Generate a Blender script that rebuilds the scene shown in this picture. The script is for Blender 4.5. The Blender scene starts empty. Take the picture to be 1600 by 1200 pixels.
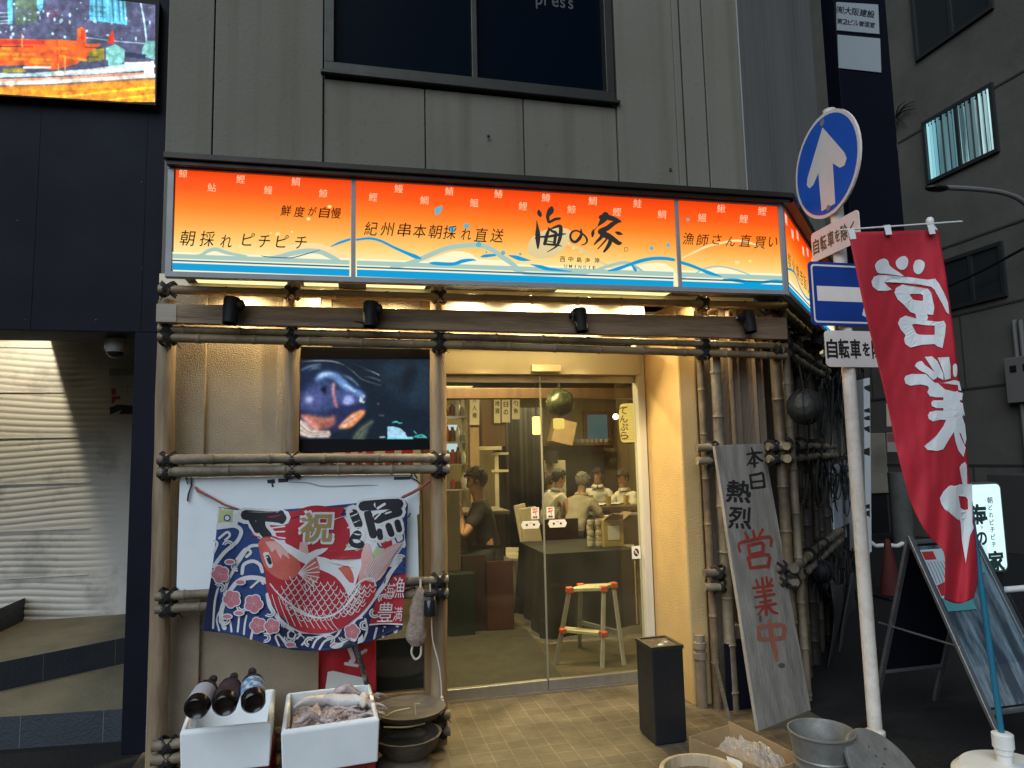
import bpy, bmesh, math, random
import numpy as np
from mathutils import Vector, Matrix, noise
from mathutils.geometry import delaunay_2d_cdt
random.seed(7)
S = bpy.context.scene
COL = S.collection
R = math.radians
# ------------------------------------------------------------------ camera
FOC = 1090.0
_yaw, _pit, _rol = R(13.657), R(6.006), R(-1.308)
_f = Vector((math.sin(_yaw)*math.cos(_pit), math.cos(_yaw)*math.cos(_pit), math.sin(_pit)))
_r = Vector((math.cos(_yaw), -math.sin(_yaw), 0)); _u = _r.cross(_f)
_r, _u = math.cos(_rol)*_r + math.sin(_rol)*_u, -math.sin(_rol)*_r + math.cos(_rol)*_u
EYE = Vector((0, 0, 1.5))
cam = bpy.data.objects.new('camera', bpy.data.cameras.new('camera'))
COL.objects.link(cam)
cam.matrix_world = Matrix(((_r.x, _u.x, -_f.x, EYE.x), (_r.y, _u.y, -_f.y, EYE.y), (_r.z, _u.z, -_f.z, EYE.z), (0, 0, 0, 1)))
cam.data.sensor_width = 36.0
cam.data.lens = FOC/1600*36
cam.data.clip_start = 0.05
cam.data.clip_end = 400
S.camera = cam
# ------------------------------------------------------------------ night sky, one soft cool street glow, exposure
SUN_EL, SUN_AZ = R(38), R(215)
W = bpy.data.worlds.new('World'); S.world = W; W.use_nodes = True
_nt = W.node_tree; _bg = _nt.nodes['Background']
_sky = _nt.nodes.new('ShaderNodeTexSky'); _sky.sky_type = 'NISHITA'; _sky.sun_disc = False
_sky.sun_elevation = SUN_EL; _sky.sun_rotation = SUN_AZ
_nt.links.new(_sky.outputs[0], _bg.inputs[0]); _bg.inputs[1].default_value = 0.0115
_sl = bpy.data.lights.new('sun', 'SUN'); _sl.energy = 2.15; _sl.angle = R(60); _sl.color = (0.80, 0.91, 1.0)
sun = bpy.data.objects.new('sun', _sl); COL.objects.link(sun)
sun.rotation_euler = (R(90)-SUN_EL, 0, R(-35))      # from behind the camera, high and a little to the left
sun.location = (-4, -8, 9)
S.view_settings.view_transform = 'Standard'
S.view_settings.look = 'None'
S.view_settings.gamma = 1
S.view_settings.exposure = 0.4
S.view_settings.use_curve_mapping = False
S.cycles.max_bounces = 8
S.cycles.transparent_max_bounces = 16
S.cycles.use_denoising = True
S.cycles.sample_clamp_indirect = 4.0
S.cycles.caustics_reflective = False
S.cycles.caustics_refractive = False

def pray(px, py):
    return (px-800)*_r - (py-600)*_u + FOC*_f
def at(px, py, Y):
    d = pray(px, py); return EYE + d*(Y/d.y)
def atx(px, py, X):
    d = pray(px, py); return EYE + d*(X/d.x)
def atz(px, py, Z):
    d = pray(px, py); return EYE + d*((Z-1.5)/d.z)
def atp(px, py, P, N):
    d = pray(px, py); return EYE + d*((Vector(P)-EYE).dot(N)/d.dot(N))

# ------------------------------------------------------------------ materials
_mc = {}
def lin(c):
    return tuple(((x/255)/12.92 if x/255 <= .04045 else ((x/255+.055)/1.055)**2.4) for x in c)
def M(name, c, rough=.6, metal=0.0, var=0.0, scale=6.0, c2=None, bump=0.0, bscale=60.0, stretch=(1, 1, 1), spec=.5, emit=0.0, detail=6, ramp=(.35, .7), coat=0, alpha=1.0):
    if name in _mc: return _mc[name]
    m = bpy.data.materials.new(name); m.use_nodes = True; _mc[name] = m
    n = m.node_tree.nodes; l = m.node_tree.links; p = n['Principled BSDF']
    p.inputs['Roughness'].default_value = rough; p.inputs['Metallic'].default_value = metal
    p.inputs['Specular IOR Level'].default_value = spec
    p.inputs['Base Color'].default_value = (*c, 1)
    if coat: p.inputs['Coat Weight'].default_value = coat
    if alpha < 1: p.inputs['Alpha'].default_value = alpha
    tc = n.new('ShaderNodeTexCoord'); mp = n.new('ShaderNodeMapping'); mp.inputs['Scale'].default_value = stretch
    l.new(tc.outputs['Object'], mp.inputs[0])
    if var or c2:
        if c2 is None: c2 = tuple(max(0, x*(1-var)) for x in c)
        nz = n.new('ShaderNodeTexNoise'); nz.inputs['Scale'].default_value = scale; nz.inputs['Detail'].default_value = detail; nz.inputs['Roughness'].default_value = .65
        l.new(mp.outputs[0], nz.inputs['Vector'])
        rp = n.new('ShaderNodeValToRGB'); rp.color_ramp.elements[0].position = ramp[0]; rp.color_ramp.elements[1].position = ramp[1]
        rp.color_ramp.elements[0].color = (*c, 1); rp.color_ramp.elements[1].color = (*c2, 1)
        l.new(nz.outputs['Fac'], rp.inputs[0]); l.new(rp.outputs[0], p.inputs['Base Color'])
        if emit: l.new(rp.outputs[0], p.inputs['Emission Color'])
        ma = n.new('ShaderNodeMath'); ma.operation = 'MULTIPLY_ADD'; ma.inputs[1].default_value = .25; ma.inputs[2].default_value = rough-.12
        l.new(nz.outputs['Fac'], ma.inputs[0]); l.new(ma.outputs[0], p.inputs['Roughness'])
    if bump:
        nb = n.new('ShaderNodeTexNoise'); nb.inputs['Scale'].default_value = bscale; nb.inputs['Detail'].default_value = 5
        l.new(mp.outputs[0], nb.inputs['Vector'])
        bp = n.new('ShaderNodeBump'); bp.inputs['Strength'].default_value = bump; bp.inputs['Distance'].default_value = .02
        l.new(nb.outputs['Fac'], bp.inputs['Height']); l.new(bp.outputs[0], p.inputs['Normal'])
    if emit:
        if not (var or c2): p.inputs['Emission Color'].default_value = (*c, 1)
        p.inputs['Emission Strength'].default_value = emit
    return m
def glow(name, c, e=1.0):
    e *= .758      # exposure is 0.4: picture values stay as printed
    """something that gives off light, with a dark unlit face of its own"""
    if name in _mc: return _mc[name]
    m = bpy.data.materials.new(name); m.use_nodes = True; _mc[name] = m
    p = m.node_tree.nodes['Principled BSDF']
    p.inputs['Base Color'].default_value = (*(x*.05 for x in c), 1); p.inputs['Roughness'].default_value = .5; p.inputs['Specular IOR Level'].default_value = .08
    p.inputs['Emission Color'].default_value = (*c, 1); p.inputs['Emission Strength'].default_value = e
    return m
def glass(name, tint=(.9, .95, .9), refl=1.0, rough=.02, haze=0.0):
    if name in _mc: return _mc[name]
    m = bpy.data.materials.new(name); m.use_nodes = True; _mc[name] = m
    n = m.node_tree.nodes; l = m.node_tree.links; n.remove(n['Principled BSDF'])
    t = n.new('ShaderNodeBsdfTransparent'); t.inputs[0].default_value = (*tint, 1)
    g = n.new('ShaderNodeBsdfGlossy'); g.inputs['Roughness'].default_value = rough; g.inputs[0].default_value = (refl, refl, refl, 1)
    ge = n.new('ShaderNodeNewGeometry'); dt = n.new('ShaderNodeVectorMath'); dt.operation = 'DOT_PRODUCT'; l.new(ge.outputs['Incoming'], dt.inputs[0]); l.new(ge.outputs['Normal'], dt.inputs[1])
    ab = n.new('ShaderNodeMath'); ab.operation = 'ABSOLUTE'; l.new(dt.outputs['Value'], ab.inputs[0]); om = n.new('ShaderNodeMath'); om.operation = 'SUBTRACT'; om.inputs[0].default_value = 1; l.new(ab.outputs[0], om.inputs[1])
    pw = n.new('ShaderNodeMath'); pw.operation = 'POWER'; pw.inputs[1].default_value = 5; l.new(om.outputs[0], pw.inputs[0]); fr = n.new('ShaderNodeMath'); fr.operation = 'MULTIPLY_ADD'; fr.inputs[1].default_value = .9; fr.inputs[2].default_value = .035; l.new(pw.outputs[0], fr.inputs[0])
    mx = n.new('ShaderNodeMixShader'); l.new(fr.outputs[0], mx.inputs[0]); l.new(t.outputs[0], mx.inputs[1]); l.new(g.outputs[0], mx.inputs[2])
    if haze:       # haze of light painted on the glass as a pale patchy film
        df = n.new('ShaderNodeBsdfDiffuse'); df.inputs[0].default_value = (.75,.72,.6,1); m3 = n.new('ShaderNodeMixShader')
        tc = n.new('ShaderNodeTexCoord'); nz = n.new('ShaderNodeTexNoise'); nz.inputs['Scale'].default_value = 2.6; nz.inputs['Detail'].default_value = 6; l.new(tc.outputs['Object'], nz.inputs['Vector'])
        mr = n.new('ShaderNodeMapRange'); mr.inputs[1].default_value = .35; mr.inputs[2].default_value = .75; mr.inputs[3].default_value = haze*.25; mr.inputs[4].default_value = haze*1.8; l.new(nz.outputs['Fac'], mr.inputs[0]); l.new(mr.outputs[0], m3.inputs[0])
        l.new(mx.outputs[0], m3.inputs[1]); l.new(df.outputs[0], m3.inputs[2]); mx = m3
    l.new(mx.outputs[0], n['Material Output'].inputs[0]); return m

# ------------------------------------------------------------------ mesh builder
class MB:
    def __init__(s): s.v = []; s.f = []; s.m = []; s.cur = 0
    def add(s, vs, fs, m=None):
        b = len(s.v); s.v += [tuple(x) for x in vs]
        for f in fs: s.f.append(tuple(i+b for i in f)); s.m.append(s.cur if m is None else m)
        return s
    def box(s, a, b, mat=None, T=None):
        x0, y0, z0 = a; x1, y1, z1 = b
        vs = [Vector(p) for p in ((x0,y0,z0),(x1,y0,z0),(x1,y1,z0),(x0,y1,z0),(x0,y0,z1),(x1,y0,z1),(x1,y1,z1),(x0,y1,z1))]
        if T is not None: vs = [T @ p for p in vs]
        return s.add(vs, [(3,2,1,0),(4,5,6,7),(0,1,5,4),(1,2,6,5),(2,3,7,6),(3,0,4,7)], mat)
    def cbox(s, c, d, mat=None, T=None):
        return s.box([c[i]-d[i]/2 for i in range(3)], [c[i]+d[i]/2 for i in range(3)], mat, T)
    def quad(s, a, b, c, d, mat=None): return s.add([a, b, c, d], [(0,1,2,3)], mat)
    def bar(s, a, b, w, h=None, up=(0,0,1), mat=None):
        a = Vector(a); b = Vector(b); h = h or w; d = (b-a); L = d.length; d.normalize(); up = Vector(up)
        if abs(d.dot(up)) > .98: up = Vector((0,1,0))
        x = d.cross(up).normalized(); z = x.cross(d)
        T = Matrix(((x.x,d.x,z.x,a.x),(x.y,d.y,z.y,a.y),(x.z,d.z,z.z,a.z),(0,0,0,1)))
        return s.box((-w/2,0,-h/2),(w/2,L,h/2), mat, T)
    def tube(s, pts, r, n=10, mat=None, cap=True, closed=False):
        pts = [Vector(p) for p in pts]; k = len(pts)
        rr = r if isinstance(r, (list, tuple)) else [r]*k
        vs = []; fs = []; ref = None
        for i, p in enumerate(pts):
            if closed: t = (pts[(i+1) % k]-pts[i-1])
            else: t = pts[min(i+1, k-1)]-pts[max(i-1, 0)]
            t.normalize()
            if ref is None:
                ref = Vector((0,0,1)) if abs(t.z) < .9 else Vector((1,0,0))
            x = t.cross(ref)
            if x.length < 1e-5: x = t.cross(Vector((0.3,1,0.2)))
            x.normalize(); y = x.cross(t).normalized(); ref = y
            for j in range(n):
                a = 2*math.pi*j/n; vs.append(p + (x*math.cos(a)+y*math.sin(a))*rr[i])
        for i in range(k if closed else k-1):
            for j in range(n):
                a = i*n+j; b = i*n+(j+1) % n; c = ((i+1) % k)*n+(j+1) % n; d = ((i+1) % k)*n+j
                fs.append((a, b, c, d))
        if cap and not closed:
            fs.append(tuple(range(n-1, -1, -1))); fs.append(tuple(range((k-1)*n, k*n)))
        return s.add(vs, fs, mat)
    def lathe(s, prof, n=24, T=None, mat=None, wob=0.0):
        vs = []; fs = []; k = len(prof)
        for (r, z) in prof:
            for j in range(n):
                a = 2*math.pi*j/n; q = r*(1+wob*math.sin(3*a+z*9)); p = Vector((q*math.cos(a), q*math.sin(a), z)); vs.append(T @ p if T is not None else p)
        for i in range(k-1):
            for j in range(n): fs.append((i*n+j, i*n+(j+1) % n, (i+1)*n+(j+1) % n, (i+1)*n+j))
        if prof[0][0] > 1e-4: fs.append(tuple(range(n-1, -1, -1)))
        if prof[-1][0] > 1e-4: fs.append(tuple(range((k-1)*n, k*n)))
        return s.add(vs, fs, mat)
    def ball(s, c, r, n=16, mat=None, sc=(1,1,1), lump=0.0, lf=3.0, T=None):
        vs = []; fs = []; k = n//2; c = Vector(c)
        for i in range(k+1):
            t = math.pi*i/k
            for j in range(n):
                a = 2*math.pi*j/n; d = Vector((math.sin(t)*math.cos(a), math.sin(t)*math.sin(a), math.cos(t)))
                q = r*(1+lump*noise.noise(d*lf+c*3.1)); p = Vector((d.x*sc[0]*q, d.y*sc[1]*q, d.z*sc[2]*q))
                vs.append((T @ p if T is not None else p)+c)
        for i in range(k):
            for j in range(n): fs.append((i*n+j, (i+1)*n+j, (i+1)*n+(j+1) % n, i*n+(j+1) % n))
        return s.add(vs, fs, mat)
    def sheet(s, fn, nu, nv, mat=None, thick=0.0):
        """grid fn(u,v)->point; a second skin a little behind gives it thickness"""
        P = [[Vector(fn(i/nu, j/nv)) for i in range(nu+1)] for j in range(nv+1)]
        def put(P):
            vs = [p for row in P for p in row]
            fs = [(j*(nu+1)+i, j*(nu+1)+i+1, (j+1)*(nu+1)+i+1, (j+1)*(nu+1)+i) for j in range(nv) for i in range(nu)]
            return vs, fs
        vs, fs = put(P)
        if not thick: return s.add(vs, fs, mat)
        N = []
        for j in range(nv+1):
            for i in range(nu+1):
                a = P[j][min(i+1,nu)]-P[j][max(i-1,0)]; b = P[min(j+1,nv)][i]-P[max(j-1,0)][i]
                N.append(a.cross(b).normalized())
        k = len(vs); vs2 = [v-N[i]*thick for i, v in enumerate(vs)]
        fs2 = [tuple(k+i for i in reversed(f)) for f in fs]; rim = []
        loop = [i for i in range(nu+1)]+[j*(nu+1)+nu for j in range(1, nv+1)]+[nv*(nu+1)+i for i in range(nu-1, -1, -1)]+[j*(nu+1) for j in range(nv-1, 0, -1)]
        for a, b in zip(loop, loop[1:]+loop[:1]): rim.append((b, a, a+k, b+k))
        return s.add(vs+vs2, fs+fs2+rim, mat)
    def prism(s, pts, N, d, mat=None):
        """flat outline given as 3-D points, given the thickness d along N"""
        pts = [Vector(p) for p in pts]; N = Vector(N).normalized(); k = len(pts)
        vs = pts+[p+N*d for p in pts]
        fs = [tuple(range(k)), tuple(range(2*k-1, k-1, -1))]+[((i+1) % k, i, i+k, (i+1) % k+k) for i in range(k)]
        return s.add(vs, fs, mat)
    def build(s, name, mats, parent=None, smooth=True, ang=35, bevel=0.0, fix=True):
        me = bpy.data.meshes.new(name); me.from_pydata(s.v, [], s.f)
        if not isinstance(mats, (list, tuple)): mats = [mats]
        for m in mats: me.materials.append(m)
        me.polygons.foreach_set('material_index', [min(i, len(mats)-1) for i in s.m])
        if fix:
            bm = bmesh.new(); bm.from_mesh(me); bmesh.ops.recalc_face_normals(bm, faces=bm.faces); bm.to_mesh(me); bm.free()
        me.update()
        if smooth:
            me.polygons.foreach_set('use_smooth', [True]*len(me.polygons)); me.set_sharp_from_angle(angle=R(ang))
        o = bpy.data.objects.new(name, me); COL.objects.link(o)
        if parent: o.parent = parent
        if bevel:
            b = o.modifiers.new('bevel', 'BEVEL'); b.width = bevel; b.segments = 2; b.limit_method = 'ANGLE'; b.angle_limit = R(40)
        return o

def tag(o, label, cat, group=None, kind=None):
    o['label'] = label; o['category'] = cat
    if group: o['group'] = group
    if kind: o['kind'] = kind
    return o
def thing(name, label, cat, group=None, loc=None):
    o = bpy.data.objects.new(name, None); o.empty_display_size = .1; COL.objects.link(o)
    if loc is not None: o.location = loc; o['placed'] = 1
    return tag(o, label, cat, group)
def struct(o, label=None, cat=None):
    o['kind'] = 'structure'
    if label: o['label'] = label
    if cat: o['category'] = cat
    return o
def dup(o, parent=None):
    c = o.copy(); COL.objects.link(c)
    if parent: c.parent = parent
    for ch in list(o.children): dup(ch, c)
    return c
def recentre():
    """empties that were left at the origin move to the base of what they carry"""
    bpy.context.view_layer.update()
    for o in list(S.objects):
        if o.parent or o.type != 'EMPTY' or o.get('placed'):
            if o.get('placed'): del o['placed']
            continue
        pts = []
        def walk(q, T):
            for ch in q.children:
                t = T @ ch.matrix_basis
                if ch.type == 'MESH' and len(ch.data.vertices):
                    pts.extend(t @ Vector(c) for c in ch.bound_box)
                walk(ch, t)
        walk(o, Matrix())
        if not pts: continue
        b = Vector(((min(p.x for p in pts)+max(p.x for p in pts))/2, (min(p.y for p in pts)+max(p.y for p in pts))/2, min(p.z for p in pts)))
        o.location = b
        for ch in o.children: ch.location = ch.location-b

# ------------------------------------------------------------------ flat printing and lettering laid on a real surface
_fc = bpy.data.curves.new('lettering', 'FONT'); _fo = bpy.data.objects.new('lettering', _fc)
_gc = {}
def glyph(ch, bold=0.0):
    k = (ch, round(bold, 3))
    if k in _gc: return _gc[k]
    COL.objects.link(_fo)
    _fc.body = ch; _fc.offset = bold; _fc.resolution_u = 4; bpy.context.view_layer.update()
    me = bpy.data.meshes.new_from_object(_fo.evaluated_get(bpy.context.evaluated_depsgraph_get()))
    vs = [(v.co.x, v.co.y) for v in me.vertices]; fs = [tuple(p.vertices) for p in me.polygons]
    bpy.data.meshes.remove(me); COL.objects.unlink(_fo)
    _gc[k] = (vs, fs); return vs, fs
def smooth_line(pts, k=5):
    if len(pts) < 3: return [tuple(p) for p in pts]
    P = [Vector(p) for p in pts]; P = [2*P[0]-P[1]]+P+[2*P[-1]-P[-2]]; out = []
    for i in range(1, len(P)-2):
        a, b, c, d = P[i-1:i+3]
        for j in range(k):
            t = j/k
            out.append(tuple(.5*((2*b)+(c-a)*t+(2*a-5*b+4*c-d)*t*t+(3*b-a-3*c+d)*t**3)))
    out.append(tuple(P[-2])); return out
class Print:
    """layers of colour in picture units; map(x,y,lift) puts every vertex on the real surface"""
    def __init__(s, mp, step=0.0005, base=0.001): s.mp = mp; s.layers = []; s.step = step; s.base = base
    def layer(s, mat, grid=0): s.layers.append([mat, [], [], grid]); return s
    def poly(s, pts, smooth=0):
        if smooth: pts = smooth_line(list(pts)+[pts[0]], smooth)[:-1]
        s.layers[-1][1].append([tuple(p[:2]) for p in pts]); return s
    def disc(s, c, r, n=14, ry=None):
        ry = ry or r; return s.poly([(c[0]+r*math.cos(2*math.pi*i/n), c[1]+ry*math.sin(2*math.pi*i/n)) for i in range(n)])
    def stroke(s, pts, w, k=5):
        """pts (x,y) or (x,y,width factor)"""
        P = smooth_line([(p[0], p[1], (p[2] if len(p) > 2 else 1.0)) for p in pts], k)
        L = s.layers[-1][1]; n = len(P)
        lft = []; rgt = []
        for i, p in enumerate(P):
            a = Vector(P[max(i-1,0)][:2]); b = Vector(P[min(i+1,n-1)][:2]); d = (b-a)
            if d.length < 1e-6: d = Vector((1,0))
            d.normalize(); q = Vector((-d.y, d.x))*(w*p[2]/2); c = Vector(p[:2])
            lft.append(c+q); rgt.append(c-q)
        for i in range(n-1): L.append([tuple(lft[i]), tuple(lft[i+1]), tuple(rgt[i+1]), tuple(rgt[i])])
        for p in ([P[0], P[-1]] if n < 3 else P[::max(1, k//2)]+[P[-1]]):
            if w*p[2] > .02: s.disc(p[:2], w*p[2]/2, 8)
        return s
    def glyph(s, ch, cx, cy, w, h=None, bold=0.0, rot=0.0, shear=0.0, fit=True, up=0.0):
        h = h or w
        if bold > .014:       # heavy strokes: the same glyph struck several times a hair apart
            e = (bold-.010)*min(abs(w),abs(h))
            for k,(dx,dy) in enumerate(((-e,-e),(e,-e),(-e,e),(e,e))): s.glyph(ch, cx+dx, cy+dy, w, h, .010, rot, shear, fit, k*.00012)
            return s
        vs, fs = glyph(ch, bold)
        if not vs: return s
        if fit:
            x0 = min(v[0] for v in vs); x1 = max(v[0] for v in vs); y0 = min(v[1] for v in vs); y1 = max(v[1] for v in vs)
            mx, my = (x0+x1)/2, (y0+y1)/2; sx, sy = w/max(x1-x0, .001), h/max(y1-y0, .001)
        else: mx, my, sx, sy = .5, .38, w, h
        c, n = math.cos(rot), math.sin(rot); out = []
        for x, y in vs:
            X = (x-mx)*sx; Y = -(y-my)*sy; X += shear*Y
            out.append((cx+X*c-Y*n, cy+X*n+Y*c))
        s.layers[-1][2].append((out, fs, up)); return s
    def text(s, st, x0, y0, x1, y1, size, bold=0.0, fit=False, shear=0.0, sq=1.0):
        n = len(st); rot = math.atan2(y1-y0, x1-x0) if abs(x1-x0) > abs(y1-y0) else 0
        for i, ch in enumerate(st):
            t = i/max(1, n-1)
            if ch.strip(): s.glyph(ch, x0+(x1-x0)*t, y0+(y1-y0)*t, size*sq, size, bold, rot, shear, fit)
        return s
    def build(s, name, parent, solid=None):
        b = MB(); mats = []
        for i, (mat, polys, glyphs, grid) in enumerate(s.layers):
            if mat not in mats: mats.append(mat)
            mi = mats.index(mat); lift = s.base+i*s.step
            if polys:
                V = []; F = []; allp = [p for q in polys for p in q]
                for q in polys:
                    F.append(list(range(len(V), len(V)+len(q)))); V += [Vector(p) for p in q]
                if grid:
                    xs = [p[0] for p in allp]; ys = [p[1] for p in allp]; x = min(xs)
                    while x < max(xs):
                        y = min(ys)
                        while y < max(ys): V.append(Vector((x+.013*y % .3, y))); y += grid
                        x += grid
                r = delaunay_2d_cdt(V, [], F, 0, 1e-4)
                P_ = np.array([tuple(v) for v in r[0]]); T_ = np.array([tuple(f) for f in r[2]]); cen = P_[T_].mean(axis=1); ins = np.zeros(len(cen), bool)
                for pg in polys:      # keep the triangles whose middle lies in one of the outlines
                    a = np.array(pg); lo = a.min(0); hi = a.max(0)
                    ix = np.nonzero(~ins & (cen[:,0] >= lo[0]) & (cen[:,0] <= hi[0]) & (cen[:,1] >= lo[1]) & (cen[:,1] <= hi[1]))[0]
                    if not len(ix): continue
                    c = cen[ix]; b2 = np.roll(a, -1, 0); x, y = c[:,0][:,None], c[:,1][:,None]
                    cr = ((a[:,1] > y) != (b2[:,1] > y)); dy = np.where(b2[:,1] == a[:,1], 1e-9, b2[:,1]-a[:,1])
                    xi = a[:,0]+(y-a[:,1])*(b2[:,0]-a[:,0])/dy
                    ins[ix] |= ((cr & (x < xi)).sum(1) % 2).astype(bool)
                keep = [tuple(map(int, f)) for f in T_[ins]]
                used = sorted({i for f in keep for i in f}); ix = {u: j for j, u in enumerate(used)}
                b.add([s.mp(r[0][u].x, r[0][u].y, lift) for u in used], [tuple(ix[i] for i in f) for f in keep], mi)
            for vs, fs, up in glyphs:
                b.add([s.mp(x, y, lift+up) for x, y in vs], fs, mi)
        return b.build(name, mats, parent, smooth=False, fix=False)
def planemap(P, N):
    N = Vector(N).normalized(); P = Vector(P)
    if N.dot(EYE-P) < 0: N = -N
    return lambda x, y, l: atp(x, y, P+N*l, N)

class Raster:
    """a screen picture: soft shapes composed on a grid of screen dots, shown by a self-lit face"""
    def __init__(s, x0, y0, x1, y1, nx, ny, bg):
        s.X, s.Y = np.meshgrid(np.linspace(x0,x1,nx), np.linspace(y0,y1,ny)); s.im = np.zeros((ny,nx,3))+np.array(bg,float); s.px = (x1-x0)/nx; s.m = np.zeros((ny,nx)); s.box = (x0,y0,x1,y1); s.c = None; s.b = 0; s.rng = np.random.default_rng(5)
    def layer(s, c, blur=0, a=1.0):
        s.flush(); s.c = np.array(c,float); s.b = blur; s.a = a; s.m = np.zeros_like(s.m); return s
    def inside(s, pts):
        a = np.array([p[:2] for p in pts],float); b = np.roll(a,-1,0); r = np.zeros(s.m.shape,int)
        for (ax,ay),(bx,by) in zip(a,b):
            if ay == by: continue
            r += ((ay > s.Y) != (by > s.Y)) & (s.X < ax+(s.Y-ay)*(bx-ax)/(by-ay))
        return (r % 2).astype(bool)
    def poly(s, pts, smooth=0):
        if smooth: pts = smooth_line(list(pts)+[pts[0]], smooth)[:-1]
        s.m = np.maximum(s.m, s.inside(pts)); return s
    def disc(s, c, r, n=0, ry=None):
        d = ((s.X-c[0])/r)**2+((s.Y-c[1])/(ry or r))**2; s.m = np.maximum(s.m, np.clip((1-d)*r/s.px*.7+.5,0,1)); return s
    def stroke(s, pts, w, k=5):
        P = smooth_line([(p[0],p[1],(p[2] if len(p) > 2 else 1.0)) for p in pts], k)
        for a, b in zip(P, P[1:]):
            dx, dy = b[0]-a[0], b[1]-a[1]; L = dx*dx+dy*dy or 1e-9; t = np.clip(((s.X-a[0])*dx+(s.Y-a[1])*dy)/L,0,1)
            d = np.hypot(s.X-a[0]-t*dx, s.Y-a[1]-t*dy); ww = w*(a[2]+(b[2]-a[2])*t)/2
            s.m = np.maximum(s.m, np.clip((ww-d)/s.px*.9+.5,0,1)*np.clip(ww/s.px*2,0,1))
        return s
    def blurm(s, m, b):
        r = b/s.px
        if r < .3: return m
        n = int(r*2.5)+1; k = np.exp(-.5*(np.arange(-n,n+1)/r)**2); k /= k.sum()
        for ax in (0,1):
            pad = [(n,n) if i == ax else (0,0) for i in range(2)]; q = np.pad(m,pad,mode='edge'); m = np.apply_along_axis(lambda v: np.convolve(v,k,'valid'), ax, q)
        return m
    def flush(s):
        if s.c is None: return
        a = (s.blurm(s.m, s.b)*s.a)[...,None]; s.im = s.im*(1-a)+s.c*a; s.c = None
    def grain(s, amp, size=1):
        s.flush(); n = s.rng.normal(0,1,s.m.shape); n = s.blurm(n, s.px*size); n /= n.std()+1e-9; s.im = np.clip(s.im*(1+amp*n[...,None]),0,255); return s
    def build(s, name, parent, mp, e=1.0):
        s.flush(); ny, nx = s.m.shape
        me = bpy.data.meshes.new(name); vs = [mp(float(x),float(y),0) for x,y in zip(s.X.ravel(), s.Y.ravel())]
        fs = [(j*nx+i,j*nx+i+1,(j+1)*nx+i+1,(j+1)*nx+i) for j in range(ny-1) for i in range(nx-1)]
        me.from_pydata([tuple(v) for v in vs],[],fs); at_ = me.color_attributes.new('picture','FLOAT_COLOR','POINT')
        c = np.clip(s.im.reshape(-1,3),0,255)/255; c = np.where(c <= .04045, c/12.92, ((c+.055)/1.055)**2.4); at_.data.foreach_set('color', np.concatenate([c,np.ones((len(c),1))],1).ravel().astype(np.float32))
        m = bpy.data.materials.new(name+'_glow'); m.use_nodes = True; n = m.node_tree.nodes; p = n['Principled BSDF']; a = n.new('ShaderNodeAttribute'); a.attribute_name = 'picture'
        m.node_tree.links.new(a.outputs['Color'], p.inputs['Emission Color']); p.inputs['Emission Strength'].default_value = .758*e; p.inputs['Base Color'].default_value = (.006,.006,.008,1); p.inputs['Roughness'].default_value = .3; p.inputs['Specular IOR Level'].default_value = .15
        me.materials.append(m); o = bpy.data.objects.new(name, me); COL.objects.link(o); o.parent = parent; return o
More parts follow.
